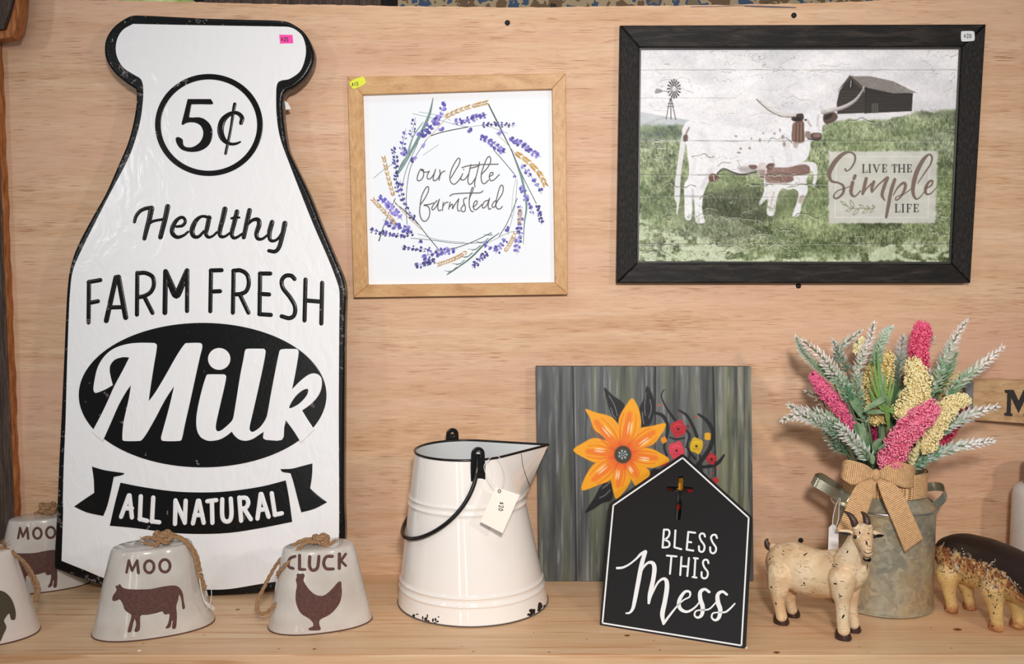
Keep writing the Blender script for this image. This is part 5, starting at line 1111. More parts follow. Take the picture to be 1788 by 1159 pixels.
part('lettering', wrap_strokes(tree, clk, off=.0004), brn, B2, label='brown word CLUCK')
yb = -tp2.y
rp(B2, apx(400, 880, 4.154, [(650, 260, yb), (560, 255, yb+.002), (480, 290, yb+.004), (420, 350, yb+.008), (350, 430, yb+.010), (290, 530, yb+.012), (250, 610, yb+.014), (210, 690, yb+.018), (205, 770, yb+.024), (250, 795, yb+.028), (300, 765, yb+.03), (345, 715, yb+.03)]), .0024)
rp(B2, apx(400, 880, 4.154, [(640, 275, yb+.008), (560, 280, yb+.016), (500, 330, yb+.022), (450, 400, yb+.028), (390, 460, yb+.030), (355, 500, yb+.026), (365, 545, yb+.016)]), .0024)
kn = at(400+665/4.154, 880+262/4.154, yb+.004); knot3(B2, kn+Vector((0, 0, -.003)), .0062)
rp(B2, apx(400, 880, 4.154, [(660, 285, yb+.008), (700, 300, yb+.010), (740, 285, yb+.010), (765, 265, yb+.008)]), .0022); frayed(B2, at(400+760/4.154, 880+268/4.154, yb+.009), [(.004, 0, .001)])
# rear cow bell, partly behind the sign
f3 = gnd(66, 1043); cx3 = (at(86, 1015, .03).x, -.0455)
B3 = thing('ceramic_bell', 'grey MOO bell half hidden behind the lower left corner of the bottle sign', 'bell', (cx3[0], cx3[1], 0), 'oval ceramic bells')
tree, tp3 = bell(B3, cx3[0], cx3[1], .0625, .034, math.radians(23), .097, glz, .66)
mp = lambda L: [(31.4+.85*(a[0]-220.7), 930.6+.87*(a[1]-989))+tuple(x*.85 for x in a[2:]) for a in L]
mp2 = lambda L: [(97+.86*(a[0]-305), 1026+.87*(a[1]-1098)) for a in L]
part('cow_silhouette', wrap(tree, [mp2(cowp)], .0003, 3), brn, B3, label='brown bare clay cow'); part('lettering', wrap_strokes(tree, [mp(s_) for s_ in moo], off=.0004), brn, B3, label='brown word MOO')
yb = -tp3.y; kn = at(84, 889, yb); knot3(B3, kn+Vector((0, 0, -.004)), .0075)
rp(B3, [kn+Vector((-.004, 0, .002)), kn+Vector((-.010, 0, -.002)), kn+Vector((-.018, -.002, -.006))], .0024)
# nearest bell, cut by the left frame edge
f4 = gnd(0, 1131); B4c = (at(-22, 1080, .2).x, f4.y+.036)
B4 = thing('ceramic_bell', 'pinkish white bell cut off at the left edge with a dark animal rump', 'bell', (B4c[0], B4c[1], 0), 'oval ceramic bells')
tree, tp4 = bell(B4, B4c[0], B4c[1], .0700, .044, math.radians(20), .105, glz2, .64)
q = lambda L: Z(0, 870, 4.293, L)
rump = smooth_closed(q([(-320, 700), (-200, 690), (-60, 685), (0, 690), (40, 705), (80, 745), (105, 800), (118, 860), (114, 902), (98, 912), (80, 903), (68, 862), (40, 895), (30, 920), (48, 965), (25, 1020), (0, 1075), (-40, 1100), (-60, 1040), (-40, 960), (-120, 930), (-220, 940), (-260, 1060), (-300, 1060), (-320, 900)]), 3)
part('animal_silhouette', wrap(tree, [rump], .0003, 3), brn2, B4, label='dark brown bare clay rump and curled tail')
yb = -tp4.y
rp(B4, apx(0, 870, 4.293, [(-60, 400, yb), (10, 380, yb-.004), (80, 400, yb-.008), (150, 450, yb-.010), (200, 500, yb-.012), (245, 570, yb-.014), (285, 650, yb-.012), (290, 710, yb-.008), (268, 775, yb-.002)]), .0023)
rp(B4, apx(0, 870, 4.293, [(-60, 390, yb), (10, 370, yb-.004), (90, 400, yb-.010), (150, 455, yb-.014), (185, 500, yb-.016), (225, 570, yb-.018), (255, 640, yb-.018), (270, 700, yb-.014), (265, 770, yb-.006)]), .0022)
frayed(B4, at(8, 955, yb-.002), [(.004, 0, .004), (-.002, 0, .006)])
# ================================================================== GALVANISED MILK CAN
galv = mat('galvanised_steel', S(150, 150, 140), .32, .55); t = NT(galv); v_ = t.coord()
vo = t.n('ShaderNodeTexVoronoi'); vo.inputs['Scale'].default_value = 190; nz = t.n('ShaderNodeTexNoise'); nz.inputs['Scale'].default_value = 60
t.l(v_, nz.inputs['Vector']); ad = t.n('ShaderNodeVectorMath', operation='MULTIPLY_ADD'); ad.inputs[1].default_value = (.02, .02, .02); t.l(nz.outputs[1], ad.inputs[0]); t.l(v_, ad.inputs[2]); t.l(ad.outputs[0], vo.inputs['Vector'])
big = t.noise(t.coord(), 16, 4, .6); c1 = t.ramp(big, [(.30, S(156, 156, 142)), (.50, S(188, 180, 156)), (.68, S(198, 176, 132))]); c2 = t.ramp(vo.outputs['Color'], [(.2, g(.90)), (.9, g(1.12))])
t.color(t.mix(1.0, c1, c2, 'MULTIPLY')); t.rough(t.ramp(vo.outputs['Color'], [(.2, g(.32)), (.9, g(.52))])); t.bump(big, .2, .002)
gfr = gnd(1560, 1081); mr = .0640; mc = Vector((at(1534.5, 1050, .1).x, gfr.y+mr, 0)); my = -mc.y
zy = lambda py: at(1540, py, my).z
hs = zy(878)                     # shoulder seam
MC = thing('milk_can', 'galvanised steel milk can with two strap handles holding artificial flowers', 'can', mc)
zn = zy(838); prof = [(mr*.985, .0008), (mr*1.012, .0015), (mr*1.012, .0035), (mr*.99, .0045), (mr*.985, .02), (mr*.985, hs-.006), (mr*.99, hs-.004), (mr*1.03, hs-.0025), (mr*1.03, hs), (mr*.97, hs+.001)]
part('can_body', lathe(prof, mc, 96), galv, MC, smooth=True, auto=40)
sh_r = .72
prof = [(mr*.985, hs)]+[(mr*(.985-(.985-sh_r)*math.sin(f*PI/2)**1.2), hs+(zn-.012-hs)*f) for f in [k/8 for k in range(1, 9)]]+[(mr*.70, zn-.005), (mr*.70, zn+.004), (mr*.78, zn+.012), (mr*.80, zn+.016), (mr*.78, zn+.0165), (mr*.68, zn+.004), (mr*.66, zn-.02), (mr*.66, zn-.06)]
prof = [(mr*.985, hs)]+[(mr*(.985-(.985-.74)*(f**.8)), hs+(zn-.016-hs)*f) for f in [k/8 for k in range(1, 9)]]+[(mr*.715, zn-.010), (mr*.71, zn+.004), (mr*.76, zn+.014), (mr*.77, zn+.016), (mr*.75, zn+.0165), (mr*.69, zn+.004), (mr*.68, zn-.02), (mr*.67, zn-.06), (.0005, zn-.061)]
part('shoulder', lathe(prof, mc, 96), galv, MC, smooth=True, auto=50); SHV = lathe(prof[:10], mc, 96)
part('seam_ring', tube([mc+Vector((mr*1.03*math.cos(a), mr*1.03*math.sin(a), hs+.0008)) for a in [2*PI*k/96 for k in range(96)]], .0016, 8, closed=True), mat('bright_steel', S(190, 192, 190), .22, .9), MC, smooth=True, label='rolled seam ring')
def strap(path, wv, th, mt, nm, T, **k):
    V, Fc = [], []
    P = spline3(path, 6)
    for p_ in P:
        V += [p_-wv/2, p_+wv/2]
    out = []
    for i, p_ in enumerate(P):
        t_ = (P[min(i+1, len(P)-1)]-P[max(i-1, 0)]).normalized(); nn = t_.cross(wv).normalized()*th/2
        out += [p_-wv/2-nn, p_+wv/2-nn, p_+wv/2+nn, p_-wv/2+nn]
    for i in range(len(P)-1):
        for j in range(4): a, b = i*4+j, i*4+(j+1) % 4; Fc.append((a, b, b+4, a+4))
    Fc += [(0, 1, 2, 3), tuple(len(out)-4+j for j in (3, 2, 1, 0))]
    return part(nm, (out, Fc), mt, T, smooth=True, auto=40, **k)
hm = mat('strap_steel', S(176, 172, 152), .24, .8)
for s_, pxs in ((1, [(1606, 870, -.012), (1620, 886, -.014), (1636, 878, -.012), (1650, 862, -.004), (1648, 849, .008), (1632, 846, .018), (1614, 849, .020), (1604, 856, .014)]), (-1, [(1480, 868, -.014), (1462, 862, -.014), (1444, 850, -.012), (1424, 838, -.006), (1420, 832, .004), (1432, 830, .012), (1452, 842, .016), (1474, 856, .014)])):
    pts = [at(x, y+3, my-dy) for x, y, dy in pxs]
    up = Vector((.25*s_*-1, 0, 1)).normalized()*.0125 if s_ > 0 else Vector((.45, 0, .9)).normalized()*.0125
    if s_ < 0: up = Vector((.42, 0, .9)).normalized()*.012
    else: up = Vector((-.30, 0, .95)).normalized()*.012
    strap(pts, up, .0009, hm, 'strap_handle', MC, label='steel strap handle')
# burlap bow
bur = mat('burlap', S(186, 138, 92), .95, spec=.1); t = NT(bur); uv = t.n('ShaderNodeUVMap'); uv.uv_map = 'UVMap'
sx = t.n('ShaderNodeSeparateXYZ'); t.l(uv.outputs[0], sx.inputs[0])
wob = t.math('MULTIPLY', t.math('SUBTRACT', t.noise(t.coord(), 90, 2), .5), 1.3)
ux = t.math('ABSOLUTE', t.math('SINE', t.math('ADD', t.math('MULTIPLY', sx.outputs[0], PI), wob))); uy = t.math('ABSOLUTE', t.math('SINE', t.math('ADD', t.math('MULTIPLY', sx.outputs[1], PI), wob)))
mx_ = t.math('MAXIMUM', ux, uy); mn = t.math('MINIMUM', ux, uy)
hgt = t.math('ADD', t.math('MULTIPLY', mx_, .7), t.math('MULTIPLY', mn, .3))
c_ = t.ramp(mx_, [(.38, S(60, 36, 18)), (.60, S(176, 122, 76)), (.85, S(222, 172, 122)), (1, S(240, 200, 152))]); c2 = t.ramp(t.noise(t.coord(), 240, 3), [(.3, g(.8)), (.7, g(1.1))]); t.color(t.mix(1, c_, c2, 'MULTIPLY')); t.bump(hgt, .9, .0007)
def cloth(name, rows, thr=.0023, nn=14, nm=24, T=None, **k):
    """rows: list of (left edge point, right edge point) along the ribbon"""
    Lp = spline3([r[0] for r in rows], 8); Rp = spline3([r[1] for r in rows], 8); V, U, Fc = [], [], []; d = 0
    for i, (a, b) in enumerate(zip(Lp, Rp)):
        if i: d += ((a+b)/2-(Lp[i-1]+Rp[i-1])/2).length
        wd = (a-b).length
        for j in range(nn+1):
            f = j/nn; V.append(a.lerp(b, f)); U.append((f*.034/thr, d/thr))
    for i in range(len(Lp)-1):
        for j in range(nn): q_ = i*(nn+1)+j; Fc.append((q_, q_+1, q_+nn+2, q_+nn+1))
    o = part(name, (V, Fc), bur, T, smooth=True, uvs=U, **k); s = o.modifiers.new('s', 'SOLIDIFY'); s.thickness = .0009; return o
yf = my+mr*.74
A_ = lambda x, y, Y: at(1410+x/3.862, 790+y/3.862, Y)
knt = A_(462, 150, yf+.010)
bow = part('burlap_bow', ico(knt, .0052, 3, (1.15, .8, 1.5)), bur, MC, smooth=True, uvs=[(p_[0]*600, p_[2]*600) for p_ in ico(knt, .0052, 3, (1.15, .8, 1.5))[0]], label='burlap ribbon bow, knot in the middle')
cloth('ribbon_tail', [(A_(440, 165, yf+.008), A_(470, 180, yf+.009)), (A_(395, 180, yf+.010), A_(462, 215, yf+.012)), (A_(320, 230, yf+.016), A_(440, 300, yf+.018)), (A_(268, 340, yf+.022), A_(402, 410, yf+.024)), (A_(225, 450, yf+.024), A_(370, 490, yf+.026)), (A_(192, 520, yf+.024), A_(340, 560, yf+.026))], T=bow, label='left hanging ribbon tail')
cloth('ribbon_tail', [(A_(462, 180, yf+.009), A_(480, 165, yf+.008)), (A_(480, 240, yf+.013), A_(560, 195, yf+.012)), (A_(520, 350, yf+.022), A_(640, 270, yf+.020)), (A_(560, 440, yf+.026), A_(690, 380, yf+.024)), (A_(610, 560, yf+.027), A_(735, 480, yf+.026)), (A_(655, 672, yf+.027), A_(778, 582, yf+.026))], T=bow, label='right hanging ribbon tail')
cloth('ribbon_loop', [(A_(455, 130, yf+.009), A_(455, 165, yf+.009)), (A_(400, 85, yf+.012), A_(385, 185, yf+.013)), (A_(330, 60, yf+.012), A_(310, 218, yf+.012)), (A_(270, 48, yf+.006), A_(245, 185, yf+.008)), (A_(240, 60, yf-.004), A_(225, 170, yf-.002)), (A_(245, 80, yf-.012), A_(235, 190, yf-.010))], T=bow, label='left bow loop')
cloth('ribbon_loop', [(A_(470, 130, yf+.009), A_(470, 165, yf+.009)), (A_(540, 85, yf+.012), A_(530, 185, yf+.013)), (A_(620, 62, yf+.013), A_(610, 225, yf+.013)), (A_(690, 80, yf+.008), A_(668, 240, yf+.010)), (A_(722, 95, yf+.000), A_(712, 235, yf+.002)), (A_(735, 105, yf-.014), A_(722, 225, yf-.012))], T=bow, label='right bow loop')
# burlap band round the neck
nb2 = 60; V, U, Fc = [], [], []
for k in range(nb2+1):
    a = 2*PI*k/nb2
    for j in range(9):
        z = zn-.014+j/8*.031; r = mr*.80+.0012*math.sin(a*7); V.append(mc+Vector((r*math.cos(a), r*math.sin(a), z))); U.append((j/8*.031/.0023, a*r/.0023))
for k in range(nb2):
    for j in range(8): q_ = k*9+j; Fc.append((q_, q_+1, q_+10, q_+9))
part('ribbon_band', (V, Fc), bur, MC, smooth=True, uvs=U, label='burlap band round the neck')
# price tag on the left handle
TG2 = Plane(at(1455, 925, my+.048), (1, 0, 0), (0, .05, 1)); t2 = thing('string_tag', 'small white string tag hanging from the left handle of the milk can', 'tag', TG2.o)
part('card', pshape(TG2, [Z(1410, 790, 3.862, [(143, 505), (170, 478), (208, 515), (208, 660), (138, 660)])], .0005, .0001), mat('white_card', S(232, 228, 226), .6), t2)
part('thread', join(tube(spline3([A_(215, 305, my+.016), A_(195, 350, my+.030), A_(175, 420, my+.044), A_(168, 490, my+.049)], 6), .0006, 5), tube(spline3([A_(222, 305, my+.016), A_(212, 370, my+.032), A_(208, 450, my+.046), A_(180, 520, my+.050), A_(172, 495, my+.0495)], 6), .0006, 5)), strm, t2, smooth=True)
# ================================================================== FLOWERS
leafm = vcol('frosted_leaf', .6, spec=.3); bead = vcol('flower_bead', .4, spec=.5); stemm = mat('stem_green', S(96, 116, 84), .7)
FZ = lambda x, y: (1340+x/3.864, 540+y/3.864)
GRP = 'artificial flower stems in the milk can'
def interp(P, f):
    x = f*(len(P)-1); i = min(int(x), len(P)-2); return P[i].lerp(P[i+1], x-i)
def leaf3(c, d, n, L, W_, c0, c1, V, Fc, Cc):
    """small pointed keeled bract"""
    d = d.normalized(); s = d.cross(n).normalized(); n = s.cross(d).normalized(); b = len(V)
    pts = [(0, 0, 0), (.35, .5, .10), (.35, 0, -.06), (.35, -.5, .10), (.7, .36, .16), (.7, 0, .04), (.7, -.36, .16), (1, 0, .20)]
    for u, v, w_ in pts:
        V.append(c+d*u*L+s*v*W_+n*w_*L); Cc.append([lin(c0[i]+(c1[i]-c0[i])*u) for i in range(3)])
    for f in ((0, 1, 2), (0, 2, 3), (1, 4, 5, 2), (2, 5, 6, 3), (4, 7, 5), (5, 7, 6)): Fc.append(tuple(b+i for i in f))
def sprig(name, label, zpts, base=None, w=26, tipc=(226, 216, 212), basec=(86, 132, 92), f0=0.0, dens=1.0, seed=0, spikes=1.0, pale=.45):
    """zpts: (zx, zy, Y) tip -> foot; florets thicken downwards"""
    rr = random.Random(seed); P = [at(*FZ(x, y), Y) for x, y, Y in zpts]; base = base or Vector((mc.x+(P[-1].x-mc.x)*.25, mc.y+(P[-1].y-mc.y)*.25, zn-.03))
    S_ = spline3(P, 8); T = thing(name, label, 'flower', base, GRP)
    full = spline3(P+[base], 8); part('stem', tube(full, .0011, 6), stemm, T, smooth=True)
    L = sum((a-b).length for a, b in zip(S_[:-1], S_[1:])); V, Fc, Cc = [], [], []
    mealy = pale < .3; stp = .0018 if mealy else .0040; n = int(L/stp*dens); wr = w/52
    for i in range(n):
        f = i/max(1, n-1); c = interp(S_, f); c2 = interp(S_, max(0, f-.04)) if f > .04 else interp(S_, 0)+(interp(S_, 0)-interp(S_, .04))*.5
        d = (c2-c).normalized() if (c2-c).length > 1e-9 else Vector((0, 0, 1))
        r = (.0088 if mealy else .0106)*wr*(.50+.50*min(1, f*2.4+.05))
        up = Vector((0, -1, .1)); s1 = d.cross(up).normalized(); s2 = s1.cross(d)
        k = 6 if mealy else (4 if f < .45 else 6)
        for j in range(k):
            a = i*(2*PI/k/2)+j*2*PI/k+rr.uniform(-.25, .25); rad = s1*math.cos(a)+s2*math.sin(a); off = rr.uniform(-.3, .3)*stp
            dd = d*1.0+rad*rr.uniform(.62, .9)*(1.6 if mealy else 1)
            g_ = min(1, max(0, (f-.28)*1.6))*rr.uniform(.3, 1.15); g_ = g_ if rr.random() > .22*(1-f) else g_*.3
            cb_ = [tipc[m]+(basec[m]-tipc[m])*min(1, g_*1.1) for m in range(3)]; ct = [cb_[m]+(252-cb_[m])*(.8*(1-g_*.5)) for m in range(3)]
            leaf3(c+d*off+rad*r*.14, dd, rad, r*rr.uniform(.85, 1.15), r*.46, [min(255, v*1.02+4) for v in cb_], ct, V, Fc, Cc)
    tv, tf = tube([interp(S_, k/14) for k in range(15)], [.0006+.0009*k/14 for k in range(15)], 6); b = len(V); V.extend(tv); Fc.extend([tuple(b+x for x in q_) for q_ in tf])
    for k in range(len(tv)):
        g_ = min(1, max(0, (k/len(tv)-.2)*1.4)); Cc.append([lin(tipc[m]*.96+(basec[m]+20-tipc[m]*.96)*g_) for m in range(3)])
    leaf3(interp(S_, 0), (interp(S_, 0)-interp(S_, .05)), Vector((0, -1, 0)), .006, .0025, tipc, (240, 234, 230), V, Fc, Cc)
    part('florets', (V, Fc), leafm, T, kind='stuff', cols=np.array(Cc), label='small frosted pointed florets'); return T
def spike(name, label, zpts, w, colr, dark_, seed=0, dens=1.0):
    rr = random.Random(seed); P = [at(*FZ(x, y), Y) for x, y, Y in zpts]; base = Vector((mc.x+(P[-1].x-mc.x)*.25, mc.y+(P[-1].y-mc.y)*.25, zn-.03)); S_ = spline3(P, 8)
    T = thing(name, label, 'flower', base, GRP); part('stem', tube(spline3(P+[base], 8), .0012, 6), stemm, T, smooth=True)
    L = sum((a-b).length for a, b in zip(S_[:-1], S_[1:])); R = w/3.864/F*1.3/2; V, Fc, Cc = [], [], []
    nc = int(L/.0052*9*dens)
    for i in range(nc):
        f = (i+.5)/nc; c = interp(S_, f); d = (interp(S_, max(0, f-.05))-interp(S_, min(1, f+.05))).normalized(); s1 = d.cross(Vector((0, -1, .1))).normalized(); s2 = s1.cross(d)
        taper = (.42+.58*min(1, f*3.0))*(1 if f < .9 else (1.12-f)*4.2); a = i*2.39996+rr.uniform(-.3, .3); rad = s1*math.cos(a)+s2*math.sin(a)
        lump = c+rad*R*taper*rr.uniform(.60, .95)+d*rr.uniform(-.002, .002); lr = R*.33*rr.uniform(.8, 1.2)
        for j in range(15):
            e = Vector((rr.gauss(0, 1), rr.gauss(0, 1), rr.gauss(0, 1))).normalized()
            if e.dot(rad) < -.45: e = -e
            vv, ff = ico(lump+e*lr, .00125*rr.uniform(.85, 1.2), 1); b = len(V); V.extend(vv); Fc.extend([tuple(b+x for x in q_) for q_ in ff]); k = rr.uniform(0, 1)**1.6
            Cc.extend([[lin(min(255, colr[m]+(dark_[m]-colr[m])*k)) for m in range(3)]]*len(vv))
    # dark core so that no gaps show
    cv, cf = tube([interp(S_, k/10) for k in range(11)], [R*.74*(.42+.58*min(1, k/10*3)) for k in range(11)], 10); b = len(V); V.extend(cv); Fc.extend([tuple(b+x for x in q_) for q_ in cf]); Cc.extend([[lin(v*.88) for v in dark_]]*len(cv))
    part('beads', (V, Fc), bead, T, kind='stuff', cols=np.array(Cc), smooth=True, label='dense clusters of tiny beads'); return T
Ym = my
Pk, Pkd = (255, 160, 184), (240, 104, 140); Cr, Crd = (255, 244, 196), (246, 222, 156)
spike('pink_flower_spike', 'pink spike leaning left at the left edge of the bouquet', [(305, 445, Ym+.004), (380, 545, Ym+.006), (480, 660, Ym+.008), (585, 795, Ym+.010)], 92, (248, 130, 166), (212, 76, 122), 1)
spike('pink_flower_spike', 'tallest deep pink spike, upright above the tall cream spike', [(1052, 95, Ym-.010), (1040, 170, Ym-.008), (1020, 260, Ym-.006), (1040, 400, Ym-.004)], 118, (255, 124, 156), (226, 72, 114), 2)
spike('pink_flower_spike', 'large light pink spike at the front centre of the bouquet', [(1125, 650, Ym+.060), (1040, 730, Ym+.062), (930, 840, Ym+.060), (860, 960, Ym+.052), (800, 1050, Ym+.042)], 150, Pk, Pkd, 3)
spike('pink_flower_spike', 'dark pink spike low at the right, behind two frosted sprigs', [(1335, 665, Ym-.004), (1260, 770, Ym+.000), (1180, 870, Ym+.004), (1120, 940, Ym+.008)], 84, (216, 70, 102), (168, 38, 70), 4)
spike('pink_flower_spike', 'short dark pink spike low in the middle left of the bouquet', [(690, 760, Ym-.004), (715, 830, Ym+.000), (735, 890, Ym+.004)], 66, (172, 46, 88), (116, 24, 56), 5)
spike('pink_flower_spike', 'deep pink spike mostly hidden behind the tall cream spike', [(945, 430, Ym-.012), (935, 520, Ym-.010), (920, 600, Ym-.006)], 62, (190, 52, 80), (130, 26, 52), 6)
spike('cream_flower_spike', 'tall bright cream spike at the centre right of the bouquet', [(975, 345, Ym+.028), (1010, 460, Ym+.032), (1010, 570, Ym+.036), (960, 660, Ym+.038), (905, 745, Ym+.038)], 158, Cr, Crd, 7)
spike('cream_flower_spike', 'bright cream spike leaning right behind the large pink spike', [(1345, 605, Ym+.036), (1240, 640, Ym+.038), (1160, 740, Ym+.040), (1100, 860, Ym+.042), (1040, 950, Ym+.042)], 118, Cr, Crd, 8)
spike('cream_flower_spike', 'small pale cream tip at the upper left between frosted sprigs', [(650, 195, Ym-.022), (620, 250, Ym-.02), (610, 300, Ym-.018)], 66, (255, 248, 206), (240, 222, 160), 9)
spike('cream_flower_spike', 'wide golden cream spike at the centre left behind green blades', [(790, 300, Ym-.006), (760, 420, Ym-.002), (730, 530, Ym+.004), (700, 600, Ym+.008), (750, 760, Ym+.012)], 176, (250, 232, 168), (226, 196, 122), 10, 1.25)
spike('cream_flower_spike', 'golden cream spike at the right behind a frosted sprig', [(1300, 440, Ym-.012), (1230, 510, Ym-.010), (1160, 570, Ym-.006)], 84, (252, 238, 186), (230, 200, 140), 11)
spike('cream_flower_spike', 'thin pale cream spike at the can mouth right of the large pink spike', [(1005, 935, Ym+.050), (985, 990, Ym+.046), (965, 1050, Ym+.04)], 44, (232, 224, 178), (200, 186, 130), 12)
WT = (234, 218, 210); MG = (196, 208, 184)
sprig('frosted_lavender_sprig', 'mealy pale green sprig at the far left, topmost of the left side', [(195, 190, Ym-.004), (235, 280, Ym-.002), (330, 380, Ym+.0), (440, 470, Ym+.004)], w=40, tipc=(196, 208, 188), basec=(120, 156, 104), seed=1, pale=.2)
sprig('frosted_lavender_sprig', 'long white-tipped green sprig at the upper left, lying over the mealy one', [(245, 215, Ym+.012), (370, 320, Ym+.015), (450, 430, Ym+.018), (520, 520, Ym+.020), (560, 620, Ym+.020)], w=58, tipc=WT, basec=(58, 126, 70), seed=2)
sprig('frosted_lavender_sprig', 'short greyish sprig third from the left along the top of the bouquet', [(445, 215, Ym-.018), (490, 310, Ym-.015), (540, 420, Ym-.010)], w=46, tipc=(200, 194, 188), basec=(92, 124, 92), seed=3)
sprig('frosted_lavender_sprig', 'greyish sprig bending right just left of the small cream tip', [(625, 150, Ym-.022), (560, 200, Ym-.020), (480, 270, Ym-.018), (480, 360, Ym-.016)], w=44, tipc=(206, 202, 194), basec=(104, 134, 104), seed=4)
sprig('frosted_lavender_sprig', 'tall white-tipped sprig right of the small cream tip, pointing straight up', [(715, 100, Ym+.010), (690, 210, Ym+.012), (640, 320, Ym+.014), (600, 450, Ym+.016), (620, 600, Ym+.018), (660, 760, Ym+.020)], w=50, tipc=WT, basec=(88, 134, 84), seed=5)
sprig('frosted_lavender_sprig', 'mealy green and white sprig at the top middle of the bouquet', [(832, 125, Ym+.006), (780, 190, Ym+.008), (740, 300, Ym+.010), (735, 380, Ym+.012)], w=54, tipc=(206, 220, 196), basec=(126, 162, 108), seed=6, pale=.2)
sprig('frosted_lavender_sprig', 'dark green sprig with a grey tip left of the tallest pink spike', [(915, 190, Ym-.020), (900, 290, Ym-.018), (880, 400, Ym-.014), (880, 560, Ym-.010)], w=56, tipc=(196, 190, 188), basec=(56, 94, 58), seed=7)
sprig('frosted_lavender_sprig', 'dull grey sprig tip poking out right beside the tallest pink spike', [(1115, 200, Ym-.026), (1080, 240, Ym-.024), (1050, 320, Ym-.022)], w=38, tipc=(178, 184, 170), basec=(120, 138, 110), seed=8)
sprig('frosted_lavender_sprig', 'long white-tipped sprig reaching highest at the right', [(1338, 82, Ym+.014), (1270, 190, Ym+.016), (1215, 300, Ym+.018), (1160, 420, Ym+.020), (1110, 560, Ym+.022)], w=52, tipc=(240, 226, 216), basec=(84, 146, 92), seed=9)
sprig('frosted_lavender_sprig', 'green sprig close behind the highest right sprig', [(1275, 300, Ym-.002), (1235, 380, Ym+.0), (1200, 440, Ym+.002), (1150, 560, Ym+.004)], w=48, tipc=(110, 162, 104), basec=(52, 110, 60), seed=10)
sprig('frosted_lavender_sprig', 'white-tipped sprig pointing to the upper right, second from the top at the right', [(1580, 262, Ym+.006), (1490, 340, Ym+.010), (1400, 410, Ym+.014), (1300, 490, Ym+.018), (1210, 600, Ym+.022)], w=52, tipc=(240, 226, 216), basec=(98, 148, 96), seed=11)
sprig('frosted_lavender_sprig', 'frosted sprig pointing right above the lowest one, in front of the lettered board', [(1540, 658, Ym+.020), (1420, 690, Ym+.022), (1320, 730, Ym+.024), (1230, 780, Ym+.026), (1150, 830, Ym+.028)], w=56, tipc=(232, 226, 222), basec=(120, 156, 120), seed=12, pale=.5)
sprig('frosted_lavender_sprig', 'lowest white-tipped sprig reaching out to the right', [(1515, 886, Ym+.030), (1400, 905, Ym+.032), (1260, 930, Ym+.034), (1110, 990, Ym+.036), (980, 1060, Ym+.034)], w=52, tipc=(230, 226, 222), basec=(84, 138, 96), seed=13)
sprig('frosted_lavender_sprig', 'white-tipped sprig reaching out to the left, upper of two crossing ones', [(150, 650, Ym+.012), (230, 690, Ym+.014), (330, 700, Ym+.016), (430, 750, Ym+.020), (520, 830, Ym+.022)], w=54, tipc=(220, 212, 208), basec=(92, 142, 84), seed=14)
sprig('frosted_lavender_sprig', 'grey-white sprig reaching out furthest left, lower of two crossing ones', [(108, 745, Ym+.020), (200, 715, Ym+.022), (300, 740, Ym+.024), (400, 790, Ym+.026), (500, 850, Ym+.028)], w=52, tipc=(214, 206, 200), basec=(120, 150, 118), seed=15)
sprig('frosted_lavender_sprig', 'pale mealy sprig slanting down to the can mouth at lower left', [(480, 785, Ym+.040), (540, 850, Ym+.042), (610, 920, Ym+.042), (690, 1010, Ym+.040)], w=60, tipc=(206, 204, 192), basec=(146, 168, 140), seed=16, pale=.5)
sprig('frosted_lavender_sprig', 'dark green sprig at lower left under the pale mealy sprig', [(395, 830, Ym+.006), (450, 900, Ym+.010), (530, 960, Ym+.014)], w=56, tipc=(110, 138, 106), basec=(72, 108, 74), seed=17)
sprig('frosted_lavender_sprig', 'small faded tip poking out left behind the left pink spike', [(268, 555, Ym-.014), (320, 580, Ym-.012), (380, 640, Ym-.010)], w=34, tipc=(196, 176, 160), basec=(150, 150, 120), seed=18)
sprig('frosted_lavender_sprig', 'greyish pink-white sprig right of the tall cream spike', [(1092, 425, Ym+.010), (1085, 500, Ym+.014), (1105, 590, Ym+.018)], w=50, tipc=(206, 190, 184), basec=(124, 146, 112), seed=19)
# plain leaves and grass blades
lfm = mat('dusty_green_leaf', S(112, 142, 104), .65); t = NT(lfm); t.color(t.ramp(t.noise(t.coord(), 60, 4), [(.35, S(78, 116, 70)), (.6, S(132, 156, 120)), (.75, S(168, 184, 158))])); lf2 = mat('fresh_green_blade', S(112, 152, 74), .6)
def blade(T, zp, w, mt, name='leaf', fold=.25):
    P = spline3([at(*FZ(x, y), Y) for x, y, Y in zp], 6); V, Fc = [], []; n = len(P)
    for i, c in enumerate(P):
        f = i/(n-1); d = (P[min(i+1, n-1)]-P[max(i-1, 0)]).normalized(); s = d.cross(Vector((0, -1, .2))).normalized(); ww = w/3.864/F*1.3*max(.03, math.sin(PI*min(1, f*.92+.04))**.8)/2
        V += [c-s*ww, c+Vector((0, ww*fold*2, 0)), c+s*ww]
    for i in range(n-1):
        a = i*3; Fc += [(a, a+1, a+4, a+3), (a+1, a+2, a+5, a+4)]
    o = part(name, (V, Fc), mt, T, smooth=True); m_ = o.modifiers.new('s', 'SOLIDIFY'); m_.thickness = .0004; return o
T = thing('grass_tuft', 'tuft of fresh green grass-like blades in the middle of the bouquet', 'greenery', Vector((mc.x, mc.y-.01, zn-.03)), GRP)
bb = (820, 830, Ym+.030)
